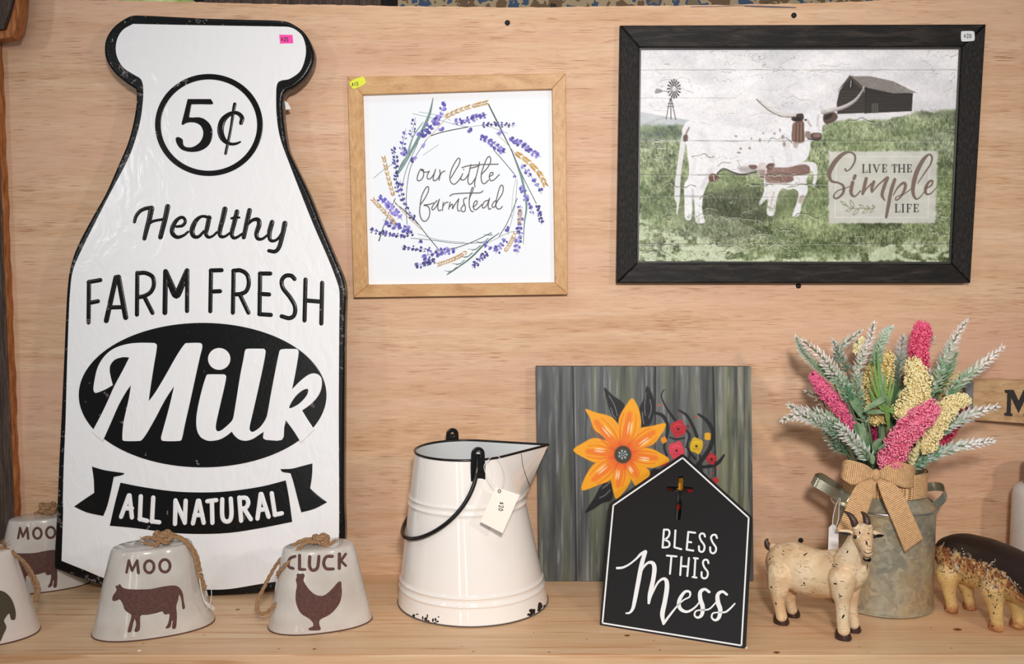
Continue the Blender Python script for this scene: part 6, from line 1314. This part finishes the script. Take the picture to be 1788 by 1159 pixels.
for tx, ty, w_ in ((690, 360, 14), (700, 420, 12), (720, 330, 14), (745, 300, 16), (760, 350, 18), (800, 400, 14), (840, 430, 14), (860, 470, 12), (670, 470, 12), (740, 480, 16), (880, 640, 14), (690, 560, 12), (780, 430, 20), (900, 690, 12), (650, 690, 22), (760, 640, 12)):
    blade(T, [(tx, ty, Ym+.034), ((tx+800)/2-6+(tx-780)*.15, (ty+740)/2-20, Ym+.040), (805, 700, Ym+.036), bb], w_*1.25, lf2 if w_ < 18 else lfm, 'blade')
blade(T, [(650, 690, Ym+.046), (720, 640, Ym+.048), (800, 600, Ym+.044), (815, 640, Ym+.04)], 40, lfm)
part('stem', tube(spline3([at(*FZ(822, 830), Ym+.030), at(*FZ(812, 650), Ym+.036), at(*FZ(745, 400), Ym+.038)], 6), .0013, 6), lf2, T, smooth=True)
part('stem', tube(spline3([at(*FZ(822, 830), Ym+.030), at(*FZ(790, 960), Ym+.028), at(*FZ(770, 1080), Ym+.02)], 6), .0014, 6), stemm, T, smooth=True)
T = thing('leafy_branch', 'stem with broad dusty green leaves low at the left of the bouquet', 'greenery', Vector((mc.x-.01, mc.y-.01, zn-.03)), GRP)
for L_, w_ in (([(560, 590, Ym+.020), (600, 640, Ym+.024), (640, 730, Ym+.024)], 66), ([(590, 760, Ym+.018), (640, 840, Ym+.02), (690, 930, Ym+.02)], 80), ([(640, 640, Ym+.012), (670, 720, Ym+.014), (640, 800, Ym+.016)], 60), ([(540, 630, Ym+.014), (580, 760, Ym+.016), (640, 900, Ym+.018), (700, 1020, Ym+.018)], 26), ([(430, 910, Ym+.004), (490, 930, Ym+.008), (560, 985, Ym+.012)], 60), ([(770, 870, Ym+.030), (735, 920, Ym+.034), (720, 980, Ym+.034)], 54), ([(670, 1000, Ym+.048), (700, 1000, Ym+.052), (715, 1045, Ym+.05)], 50), ([(760, 700, Ym+.006), (770, 800, Ym+.010), (790, 900, Ym+.014)], 40), ([(860, 920, Ym+.050), (800, 915, Ym+.054), (745, 945, Ym+.05)], 26)):
    blade(T, L_, w_, lfm)
for L_ in ([(640, 560, Ym+.016), (690, 820, Ym+.020), (730, 1080, Ym+.016)], [(545, 640, Ym+.016), (620, 860, Ym+.018), (700, 1090, Ym+.014)], [(755, 650, Ym+.008), (760, 850, Ym+.012), (765, 1080, Ym+.012)], [(560, 880, Ym+.01), (600, 980, Ym+.012), (680, 1090, Ym+.012)]):
    part('stem', tube(spline3([at(*FZ(x, y), Y) for x, y, Y in L_], 6), .0014, 6), stemm, T, smooth=True)
T = thing('leafy_branch', 'dark green leaves deep between the cream spikes behind the front flowers', 'greenery', Vector((mc.x+.01, mc.y+.01, zn-.03)), GRP)
dg_ = mat('dark_green_leaf', S(70, 96, 60), .7); rr = random.Random(9)
for k in range(46):
    tx, ty = rr.uniform(560, 1180), rr.uniform(480, 900); bx, by = 800+(tx-800)*.45, ty+rr.uniform(90, 170)
    blade(T, [(tx, ty, Ym-.004), ((tx+bx)/2+rr.uniform(-14, 14), (ty+by)/2, Ym-.002), (bx, by, Ym+.002)], rr.uniform(22, 46), dg_ if k % 3 else lfm)
for k in range(9):
    x = 640+k*45; part('stem', tube(spline3([at(*FZ(x, 700+abs(k-4)*20), Ym-.004), at(*FZ((x+780)/2+20, 900), Ym), at(*FZ(700+k*22, 1090), Ym+.006)], 5), .0014, 6), stemm, T, smooth=True)
# ================================================================== GOAT FIGURINE
GX = lambda x, y: (1330+x/4.636, 880+y/4.636)
gh = {k: -gnd(*GX(x, y)).y for k, (x, y) in dict(rn=(165, 978), rf=(255, 918), fn=(675, 1105), ff=(755, 1042)).items()}
Yr, Yf_ = (gh['rn']+gh['rf'])/2, (gh['fn']+gh['ff'])/2
ym = lambda x: Yr+(Yf_-Yr)*(x-200)/(715-200)
PXM = lambda Y: (D-Y)/F/4.636*1.03
gp = lambda x, y, Y: at(*GX(x, y), Y)
ax_ = (gp(715, 600, Yf_)-gp(200, 600, Yr)); ax_.z = 0; ax_.normalize(); lat = ax_.cross(Vector((0, 0, 1)))   # sideways
Mg = Matrix((ax_, lat, Vector((0, 0, 1)))).transposed()
parts = []; gb_ = []
for x, y, r, sl in ((120, 460, 92, .8), (165, 465, 135, .78), (215, 478, 158, .78), (270, 495, 180, .74), (330, 520, 185, .74), (390, 540, 182, .74), (450, 556, 182, .72), (510, 560, 180, .72), (570, 556, 178, .72), (630, 545, 175, .72), (690, 530, 160, .74), (740, 515, 130, .78), (768, 520, 108, .8)):
    gb_.append((x, y, r, sl))
for x, y, r, sl in smooth_open(gb_, 4): parts.append(ico(gp(x, y+5, ym(x)), r*1.09*PXM(ym(x)), 3, (.88, sl, 1), Mg))
near = -lat if lat.y > 0 else lat
def leg(pts, side, Y):
    L = []
    for x, y, r in pts: L.append((gp(x, y, Y), r*1.10*PXM(Y)))
    return chain(L, 6)
parts += leg([(150, 560, 100), (135, 660, 82), (132, 740, 56), (140, 810, 44), (152, 865, 42), (160, 905, 44)], 1, gh['rn'])
parts += leg([(215, 600, 80), (222, 700, 58), (222, 770, 48), (234, 815, 42), (245, 850, 42)], 1, gh['rf'])
parts += leg([(655, 600, 105), (650, 700, 84), (655, 780, 60), (655, 860, 50), (654, 950, 46), (664, 1015, 48)], 1, gh['fn'])
parts += leg([(735, 640, 70), (732, 740, 52), (730, 820, 42), (735, 905, 42), (744, 968, 42)], 1, gh['ff'])
yN = ym(740)
neck = [(gp(700, 480, yN+.001), 130*PXM(yN)), (gp(735, 400, yN+.006), 100*PXM(yN)), (gp(765, 320, yN+.010), 84*PXM(yN)), (gp(795, 250, yN+.014), 80*PXM(yN))]
parts += chain(neck, 6)
yH = yN+.020
parts += chain([(gp(822, 235, yH), 82*PXM(yH)), (gp(822, 275, yH+.006), 80*PXM(yH))], 3)
parts += chain([(gp(828, 290, yH+.008), 74*PXM(yH)), (gp(848, 350, yH+.018), 52*PXM(yH)), (gp(858, 392, yH+.023), 42*PXM(yH))], 6)
parts += chain([(gp(846, 400, yH+.016), 38*PXM(yH)), (gp(855, 428, yH+.018), 30*PXM(yH))], 3)
parts += [ico(gp(768, 262, yH+.010), 24*PXM(yH), 2), ico(gp(902, 258, yH+.006), 20*PXM(yH), 2), ico(gp(770, 190, yH-.002), 40*PXM(yH), 2), ico(gp(855, 185, yH-.002), 40*PXM(yH), 2)]
parts += chain([(gp(92, 350, ym(80)), 40*PXM(Yr)), (gp(72, 345, ym(70)), 26*PXM(Yr))], 3)
body = voxel_body(parts, .00085, 7, .5)
gm_ = mat('crackled_cream_paint', S(226, 198, 160), .38); t = NT(gm_)
nn = t.noise(t.coord(), 28, 4, .55); c = t.ramp(nn, [(.30, S(204, 164, 122)), (.5, S(228, 198, 158)), (.7, S(238, 216, 184))])
cr = t.noise(t.coord((55, 55, 420)), 1.0, 2, .5, .15); ms = t.noise(t.coord((1, 1, 1)), 34, 2); band = t.math('ABSOLUTE', t.math('SUBTRACT', cr, .5)); line = t.math('LESS_THAN', band, .006); line = t.math('MULTIPLY', line, t.math('GREATER_THAN', ms, .47))
t.color(t.mix(line, c, S(58, 42, 34))); t.bump(cr, .12, .0006); t.l(t.math('ADD', t.math('MULTIPLY', nn, .2), .3), t.b.inputs['Roughness'])
hoofm = mat('dark_brown_gloss', S(58, 38, 32), .3); blk_ = mat('black_gloss', S(18, 15, 14), .25)
GT = thing('goat_figurine', 'cream crackle-painted goat figurine with brown horns facing right on the shelf', 'figurine', (gp(450, 900, ym(450)).x, -ym(450), 0))
part('goat_body', body, gm_, GT, smooth=True)
tree = bvh(body)
spots = [(176, 380, 8, 4, .5), (166, 404, 8, 3, .3), (178, 410, 7, 3, -.4), (350, 408, 14, 6, -.4), (364, 398, 9, 4, -.5), (576, 490, 8, 4, -1), (590, 505, 10, 4, .2), (606, 488, 12, 4, .6), (580, 504, 6, 4, .4), (595, 644, 15, 6, .2), (650, 625, 22, 2.6, .15), (632, 736, 14, 4, 1.1), (645, 745, 10, 4, -.3), (630, 752, 9, 3, .2), (344, 640, 10, 6, .9), (332, 655, 8, 3, -.3), (320, 658, 5, 3, 0), (350, 655, 5, 3, 1), (78, 672, 10, 6, .7), (70, 440, 12, 3, -.8), (62, 446, 8, 3, -1), (88, 424, 8, 3, .6), (116, 804, 5, 12, -.3), (660, 908, 7, 20, .5), (672, 828, 4, 4, 0), (694, 386, 6, 12, .4), (794, 232, 6, 13, -.1), (864, 238, 9, 5, .5), (845, 312, 4, 20, 0), (854, 322, 4, 22, -.1), (854, 510, 4, 26, .1), (792, 470, 0.1, .1, 0)]
for x, y, a, b, r_ in spots[:-1]:
    part('paint_chip', wrap(tree, [ell(*GX(x, y), a/4.636, b/4.636, 12, r_)], .00015, 1.5), blk_, GT)
part('mouth_line', wrap_strokes(tree, [Z(1330, 880, 4.636, [(825, 378, 4), (840, 392, 6), (862, 398, 6), (888, 390, 5), (896, 376, 3)]), Z(1330, 880, 4.636, [(822, 424, 4), (850, 434, 5), (888, 424, 4)])], off=.00018), blk_, GT)
for x, y in ((757, 264), (912, 262)):
    h, n_, _, _ = tree.ray_cast(CAM, ray(*GX(x, y)))
    if h is not None: part('eye', ico(h, .0022, 2, (1, .7, 1.1)), blk_, GT, smooth=True, label='glossy black eye')
def horn(pts, T, mt, rings=10):
    P = spline3([p_[0] for p_ in pts], 8); R = [q_[0] for q_ in smooth_open([(p_[1], 0) for p_ in pts], 8)]; n = len(P)
    R = [r*(1+.09*math.sin(i/n*rings*2*PI)) for i, r in enumerate(R)]; return part('horn', tube(P, R, 14), mt, T, smooth=True, label='ridged brown horn')
hr = mat('horn_brown', S(66, 44, 36), .4)
u_ = PXM(yH)
horn([(gp(758, 178, yH-.002), 29*u_), (gp(742, 128, yH-.003), 27*u_), (gp(712, 86, yH-.006), 20*u_), (gp(668, 58, yH-.010), 6*u_)], GT, hr)
horn([(gp(852, 178, yH-.002), 31*u_), (gp(850, 130, yH-.003), 28*u_), (gp(836, 92, yH-.006), 22*u_), (gp(806, 60, yH-.010), 6*u_)], GT, hr)
for s_, pts in ((-1, [(735, 218), (690, 205), (640, 205), (614, 216), (650, 234), (700, 242), (735, 244)]), (1, [(905, 212), (945, 224), (985, 244), (988, 252), (960, 262), (920, 262), (905, 250)])):
    EPl = Plane(gp(*pts[3], yH-.003), Vector((1, .25*s_, 0)), (0, .15, 1)); part('ear', pshape(EPl, [smooth_closed([GX(*z_) for z_ in pts], 4)], .0036, .0016, -.0018, 3), gm_, GT, smooth=True, auto=80, label='leaf-shaped ear')
    inn_ = [(x+(1-2*(s_ > 0))*0, y) for x, y in pts]; m0 = ([(722, 236), (690, 226), (640, 222), (622, 222), (650, 240), (700, 250)] if s_ < 0 else [(914, 248), (945, 240), (978, 246), (980, 254), (955, 266), (920, 268)])
    part('ear_hollow', pshape(EPl, [smooth_closed([GX(*z_) for z_ in m0], 4)], .0008, .0003, .0018), blk_, GT, smooth=True, label='dark inner ear')
part('beard', join(*chain([(gp(842, 440, yH+.017), 24*u_), (gp(866, 446, yH+.020), 20*u_), (gp(866, 462, yH+.018), 9*u_)], 4)), blk_, GT, smooth=True, label='dark beard tip')
part('tail', tube(spline3([gp(78, 345, ym(75)), gp(58, 350, ym(70)), gp(44, 325, ym(65)), gp(40, 298, ym(65)), gp(52, 278, ym(65))], 6), [q_[0]*u_ for q_ in smooth_open([(20, 0), (26, 0), (25, 0), (17, 0), (5, 0)], 6)], 12), hr, GT, smooth=True, label='upturned dark brown tail')
def hoof(T, c, ln, wd, ht, dirv, mt, nm='hoof'):
    V, Fc = [], []; n = 24; dv = Vector((dirv.x, dirv.y, 0)).normalized(); sv = Vector((-dv.y, dv.x, 0))
    for z, k, sh in ((.0002, .96, .10), (ht*.18, 1.0, .10), (ht*.5, .92, .04), (ht*.85, .76, -.03), (ht, .62, -.06), (ht*1.02, .3, -.06), (ht*1.02, .01, -.06)):
        for i in range(n):
            a = 2*PI*i/n; r = 1-.10*math.exp(-((a if a < PI else a-2*PI)/.22)**2); V.append(c+dv*(math.cos(a)*ln*k*r+sh*ln)+sv*math.sin(a)*wd*k+Vector((0, 0, z)))
    for i in range(6):
        for j in range(n): Fc.append((i*n+j, i*n+(j+1) % n, (i+1)*n+(j+1) % n, (i+1)*n+j))
    return part(nm, (V, Fc), mt, T, smooth=True, label='dark brown hoof' if nm == 'hoof' and mt is hoofm else None)
for (x, yb_), Y in (((166, 978), gh['rn']), ((254, 918), gh['rf']), ((674, 1105), gh['fn']), ((750, 1042), gh['ff'])):
    g_ = gp(x, 900, Y); hoof(GT, Vector((g_.x, -Y+.006, 0)), 70*u_, 58*u_, 84*u_, ax_, hoofm)
# ================================================================== PIG FIGURINE
PXp = lambda x, y: (1620+x/5.518, 910+y/5.518)
ph_ = {k: -gnd(*PXp(x, y)).y for k, (x, y) in dict(rn=(250, 887), rf=(425, 860), fn=(690, 1062), ff=(890, 1038)).items()}
Yr, Yf_ = (ph_['rn']+ph_['rf'])/2, (ph_['fn']+ph_['ff'])/2
xr_, xf_ = 330, 780
pm = lambda x: Yr+(Yf_-Yr)*(x-xr_)/(xf_-xr_)
UP = lambda Y: (D-Y)/F/5.518*1.03
pp = lambda x, y, Y: at(*PXp(x, y), Y)
axp = pp(xf_, 600, Yf_)-pp(xr_, 600, Yr); axp.z = 0; axp.normalize(); latp = axp.cross(Vector((0, 0, 1))); Mp_ = Matrix((axp, latp, Vector((0, 0, 1)))).transposed()
parts = []
for x, y, r in ((150, 290, 90), (190, 305, 150), (240, 325, 190), (300, 340, 222), (360, 355, 240), (420, 370, 248), (480, 388, 252), (540, 405, 256), (600, 425, 258), (660, 448, 258), (720, 470, 258), (790, 498, 256), (860, 525, 250), (930, 555, 240), (1000, 590, 226), (1070, 625, 205), (1130, 660, 180), (1190, 700, 150), (1250, 745, 115), (1300, 780, 90)):
    pass
bb_ = [(150, 290, 90), (190, 305, 150), (240, 325, 190), (300, 340, 222), (360, 355, 240), (420, 370, 248), (480, 388, 252), (540, 405, 256), (600, 425, 258), (660, 448, 258), (720, 470, 258), (790, 498, 256), (860, 525, 250), (930, 555, 240), (1000, 590, 226), (1070, 625, 205), (1130, 660, 180), (1190, 700, 150), (1250, 745, 115), (1300, 780, 90)]
for x, y, r in smooth_open(bb_, 5):
    parts.append(ico(pp(x, y, pm(x)), r*UP(pm(x)), 3, (.85, .80, 1), Mp_))
for pts, k in (([(200, 500, 120), (200, 590, 84), (208, 680, 64), (225, 760, 56), (236, 830, 60)], 'rn'), ([(360, 560, 100), (375, 650, 68), (392, 730, 56), (412, 810, 54)], 'rf'), ([(630, 640, 130), (645, 760, 88), (655, 860, 68), (662, 940, 60), (672, 1010, 62)], 'fn'), ([(860, 740, 110), (866, 830, 74), (868, 910, 60), (878, 985, 62)], 'ff')):
    parts += chain([(pp(x, y, ph_[k]), r*UP(ph_[k])) for x, y, r in pts], 6)
parts += [ico(pp(1120, 560, pm(1120)+.016), 60*UP(Yf_), 2, (1, .5, 1.4)), ico(pp(1150, 540, pm(1150)-.014), 60*UP(Yf_), 2, (1, .5, 1.4))]
body = voxel_body(parts, .0010, 12, .5)
rn_ = np.random.default_rng(3)
Vb = np.array([tuple(v) for v in body[0]])
def pnoise(P, s, seed, oct=4):
    r = np.random.default_rng(seed); G = r.random((64, 64, 64)); out = 0; a = 1; tt = 0
    for o in range(oct):
        Q = P/s*2**o+17.3+o*3.1; i = np.floor(Q).astype(int); f = Q-i; f = f*f*(3-2*f); v = 0
        for dx in (0, 1):
            for dy in (0, 1):
                for dz in (0, 1): v = v+G[(i[:, 0]+dx) % 64, (i[:, 1]+dy) % 64, (i[:, 2]+dz) % 64]*np.abs(1-dx-f[:, 0])*np.abs(1-dy-f[:, 1])*np.abs(1-dz-f[:, 2])
        out = out+a*v; tt += a; a *= .55
    return out/tt
al = (Vb-np.array(pp(150, 300, pm(150))))@np.array(axp)               # distance along the back
L0 = (pp(930, 555, pm(930))-pp(150, 300, pm(150))).dot(axp)
zl = np.interp(al/L0, [-.1, .0, .2, .4, .6, .8, 1.0, 1.4], [pp(100, 290, pm(100)).z, pp(120, 300, pm(120)).z, pp(300, 330, pm(300)).z, pp(440, 400, pm(440)).z, pp(560, 430, pm(560)).z, pp(720, 500, pm(720)).z, pp(900, 620, pm(900)).z, .02])
Na = pnoise(Vb, .010, 1); Nb2 = pnoise(Vb, .0032, 2); Nc = pnoise(Vb, .0018, 5, 2); h_ = (Vb[:, 2]-zl-.0125)+(.014*(Na-.5))+.012*(Nb2-.5)
def C_(r, g_, b): return np.array([lin(r), lin(g_), lin(b)])
cols = np.tile(C_(222, 186, 122), (len(Vb), 1)); cols = cols*(.80+.35*Na)[:, None]
def bl(m, c): 
    global cols
    m = np.clip(m, 0, 1)[:, None]; cols = cols*(1-m)+c*m
bl(np.clip((h_+.028)/.016, 0, 1)*np.clip((Nb2-.30)*4, 0, 1)*.95, C_(178, 108, 66)); bl(np.clip((h_+.009)/.006, 0, 1)*np.clip((Nb2-.35)*6, 0, 1)*.8, C_(126, 66, 42)); bl(np.clip((h_+.034)/.014, 0, 1)*np.clip((Nc-.60)*14, 0, 1), C_(52, 40, 34))
bl(np.clip((Nc-.66)*14, 0, 1)*np.clip((h_+.05)/.03, .35, 1), C_(58, 50, 42)); bl(np.clip((.30-Nb2)*12, 0, 1)*.6, C_(206, 196, 178))
bl(np.clip(h_/.0022, 0, 1), C_(40, 26, 20)); bl(np.clip(1-np.abs(h_-.0004)/.0012, 0, 1)*np.clip((Nc-.55)*9, 0, 1), C_(214, 206, 196))
low_ = np.clip((.014-Vb[:, 2])/.006, 0, 1); bl(low_*.75*np.clip((Nb2-.25)*4, 0, 1), C_(176, 104, 66))
pigm = vcol('distressed_pig_paint', .42, .35, 420)
PG = thing('pig_figurine', 'weathered pig figurine with black back and yellow legs at the right edge', 'figurine', (pp(600, 800, pm(600)).x, -pm(600), 0))
part('pig_body', body, pigm, PG, smooth=True, cols=cols)
treep = bvh(body); wcr = mat('pale_crackle', S(214, 206, 196), .6)
for P_ in ([(655, 372, 4), (620, 405, 6), (590, 440, 5), (572, 500, 7), (566, 560, 6), (545, 600, 5), (575, 650, 4)], [(255, 258, 4), (252, 330, 5), (268, 400, 9), (290, 450, 12), (305, 492, 3)], [(720, 480, 4), (735, 520, 6), (800, 560, 5), (860, 600, 6), (900, 640, 4)], [(340, 265, 5), (352, 322, 6)]):
    rw_ = random.Random(int(P_[0][0])); ks = []
    for q_ in smooth_open(P_, 7):
        if rw_.random() < .25: continue
        cx, cy = PXp(q_[0]+rw_.uniform(-9, 9), q_[1]+rw_.uniform(-6, 6)); a0 = rw_.uniform(0, 3)
        ks.append(wrap(treep, [[(cx+math.cos(t+a0)*q_[2]/5.5*rw_.uniform(.5, 1.3), cy+math.sin(t+a0)*q_[2]/5.5*rw_.uniform(.7, 1.7)) for t in [k*PI/3.5 for k in range(7)]]], .0003, 1.5))
    part('paint_crack', join(*ks), wcr, PG, label='pale crackled spots in the paint', kind='stuff')
rq = random.Random(4)
for k in range(46):
    x, y = rq.choice([(rq.gauss(640, 34), rq.gauss(800, 90)), (rq.gauss(640, 70), rq.gauss(600, 40)), (rq.uniform(110, 900), 0)]); y = y or 440+(x-110)*.26+rq.gauss(60, 50)
    vf = wrap(treep, [ell(*PXp(x, y), rq.uniform(3, 11)/5.5, rq.uniform(3, 8)/5.5, 9, rq.uniform(0, 3))], .00025, 1.5)
    if vf[1]: part('paint_chip', vf, mat('chip_grey', S(58, 52, 46), .6) if k == 0 else bpy.data.materials['chip_grey'], PG)
hfp = mat('rusty_hoof', S(172, 106, 70), .5); t = NT(hfp); t.color(t.ramp(t.noise(t.coord(), 260, 4), [(.3, S(96, 50, 34)), (.5, S(178, 104, 66)), (.68, S(206, 158, 116))])); up = UP(Yf_)
for x, k, xo in ((246, 'rn', 10), (422, 'rf', 8), (684, 'fn', 10), (888, 'ff', 10)):
    g_ = pp(x, 800, ph_[k]); hoof(PG, Vector((g_.x, -ph_[k]+.007, 0)), 72*up, 58*up, 88*up, axp, hfp)
part('curled_tail', tube(spline3([pp(128, 255, pm(128)), pp(100, 215, pm(100)), pp(78, 232, pm(80)), pp(74, 262, pm(80)), pp(90, 275, pm(80)), pp(104, 250, pm(90))], 8), .0012, 8), mat('tail_black', S(38, 26, 22), .4), PG, smooth=True)
# ================================================================== LETTERED BOARD
mA, mB = at(1697, 664, .012), at(1788, 664, .020)
BP = Plane(mA+Vector((0, 0, 0)), Vector((mB.x-mA.x, mB.y-mA.y-.004, 0)), (0, 0, 1))
BD = thing('lettered_board', 'narrow wooden board with black stencilled letter M on the panel at the right', 'board', m=BP.matrix())
bwd = wood('aged_pine', S(200, 158, 112), S(166, 122, 80), S(216, 178, 134), (3, 8, 26), rough=.6, contrast=.5, bump=.3)
part('plank', pshape(BP, [[(1697, 662.5), (1788, 664), (1960, 668), (1960, 748), (1788, 739), (1694, 733)]], .010, .0006, -.010), bwd, BD)
part('metal_end_cap', pshape(BP, [[(1686, 666), (1700, 665), (1699, 722), (1685, 718)]], .012, .0008, -.0115), mat('zinc', S(138, 140, 140), .4, .6), BD, label='grey metal end cap')
ml = Z(1640, 640, 3.219, [(368, 130), (418, 130), (446, 190), (474, 130), (524, 130), (524, 148), (512, 150), (512, 262), (524, 266), (524, 281), (474, 281), (474, 266), (486, 262), (486, 176), (446, 262), (404, 176), (402, 262), (412, 266), (410, 279), (364, 275), (366, 260), (378, 257), (382, 150), (368, 146)])
part('lettering', pshape(BP, [ml], .0003, 0, 0), mat('stencil_black', S(40, 34, 30), .7), BD, label='black slab letter M')
# ================================================================== SPECKLED JAR AT THE RIGHT EDGE
jc = Vector((at(1822, 900, .060).x, -.060, 0)); jr = at(1822, 900, .060).x-at(1771, 900, .060).x; zs = at(1790, 862, .09).z
JR = thing('speckled_bottle', 'white speckled ceramic bottle with a grey neck behind the pig', 'bottle', jc)
jm = mat('speckled_white', S(222, 216, 208), .45); t = NT(jm); sp1 = t.noise(t.coord(), 420, 2); t.color(t.ramp(sp1, [(.0, S(224, 218, 212)), (.68, S(220, 214, 206)), (.72, S(150, 138, 126))])); t.bump(sp1, .2, .0004)
pr = [(.0005, .0005), (jr*.92, .0005), (jr, .005), (jr, zs-.010), (jr*.97, zs-.003), (jr*.86, zs+.003), (jr*.66, zs+.006)]
part('bottle_body', lathe(pr, jc, 64), jm, JR, smooth=True, auto=60)
pr = [(jr*.68, zs+.005), (jr*.66, zs+.012), (jr*.66, zs+.036), (jr*.64, zs+.039), (jr*.3, zs+.040), (.0005, zs+.040)]
part('neck', lathe(pr, jc, 48), mat('grey_glass', S(120, 118, 114), .3), JR, smooth=True, auto=50, label='grey neck and stopper')
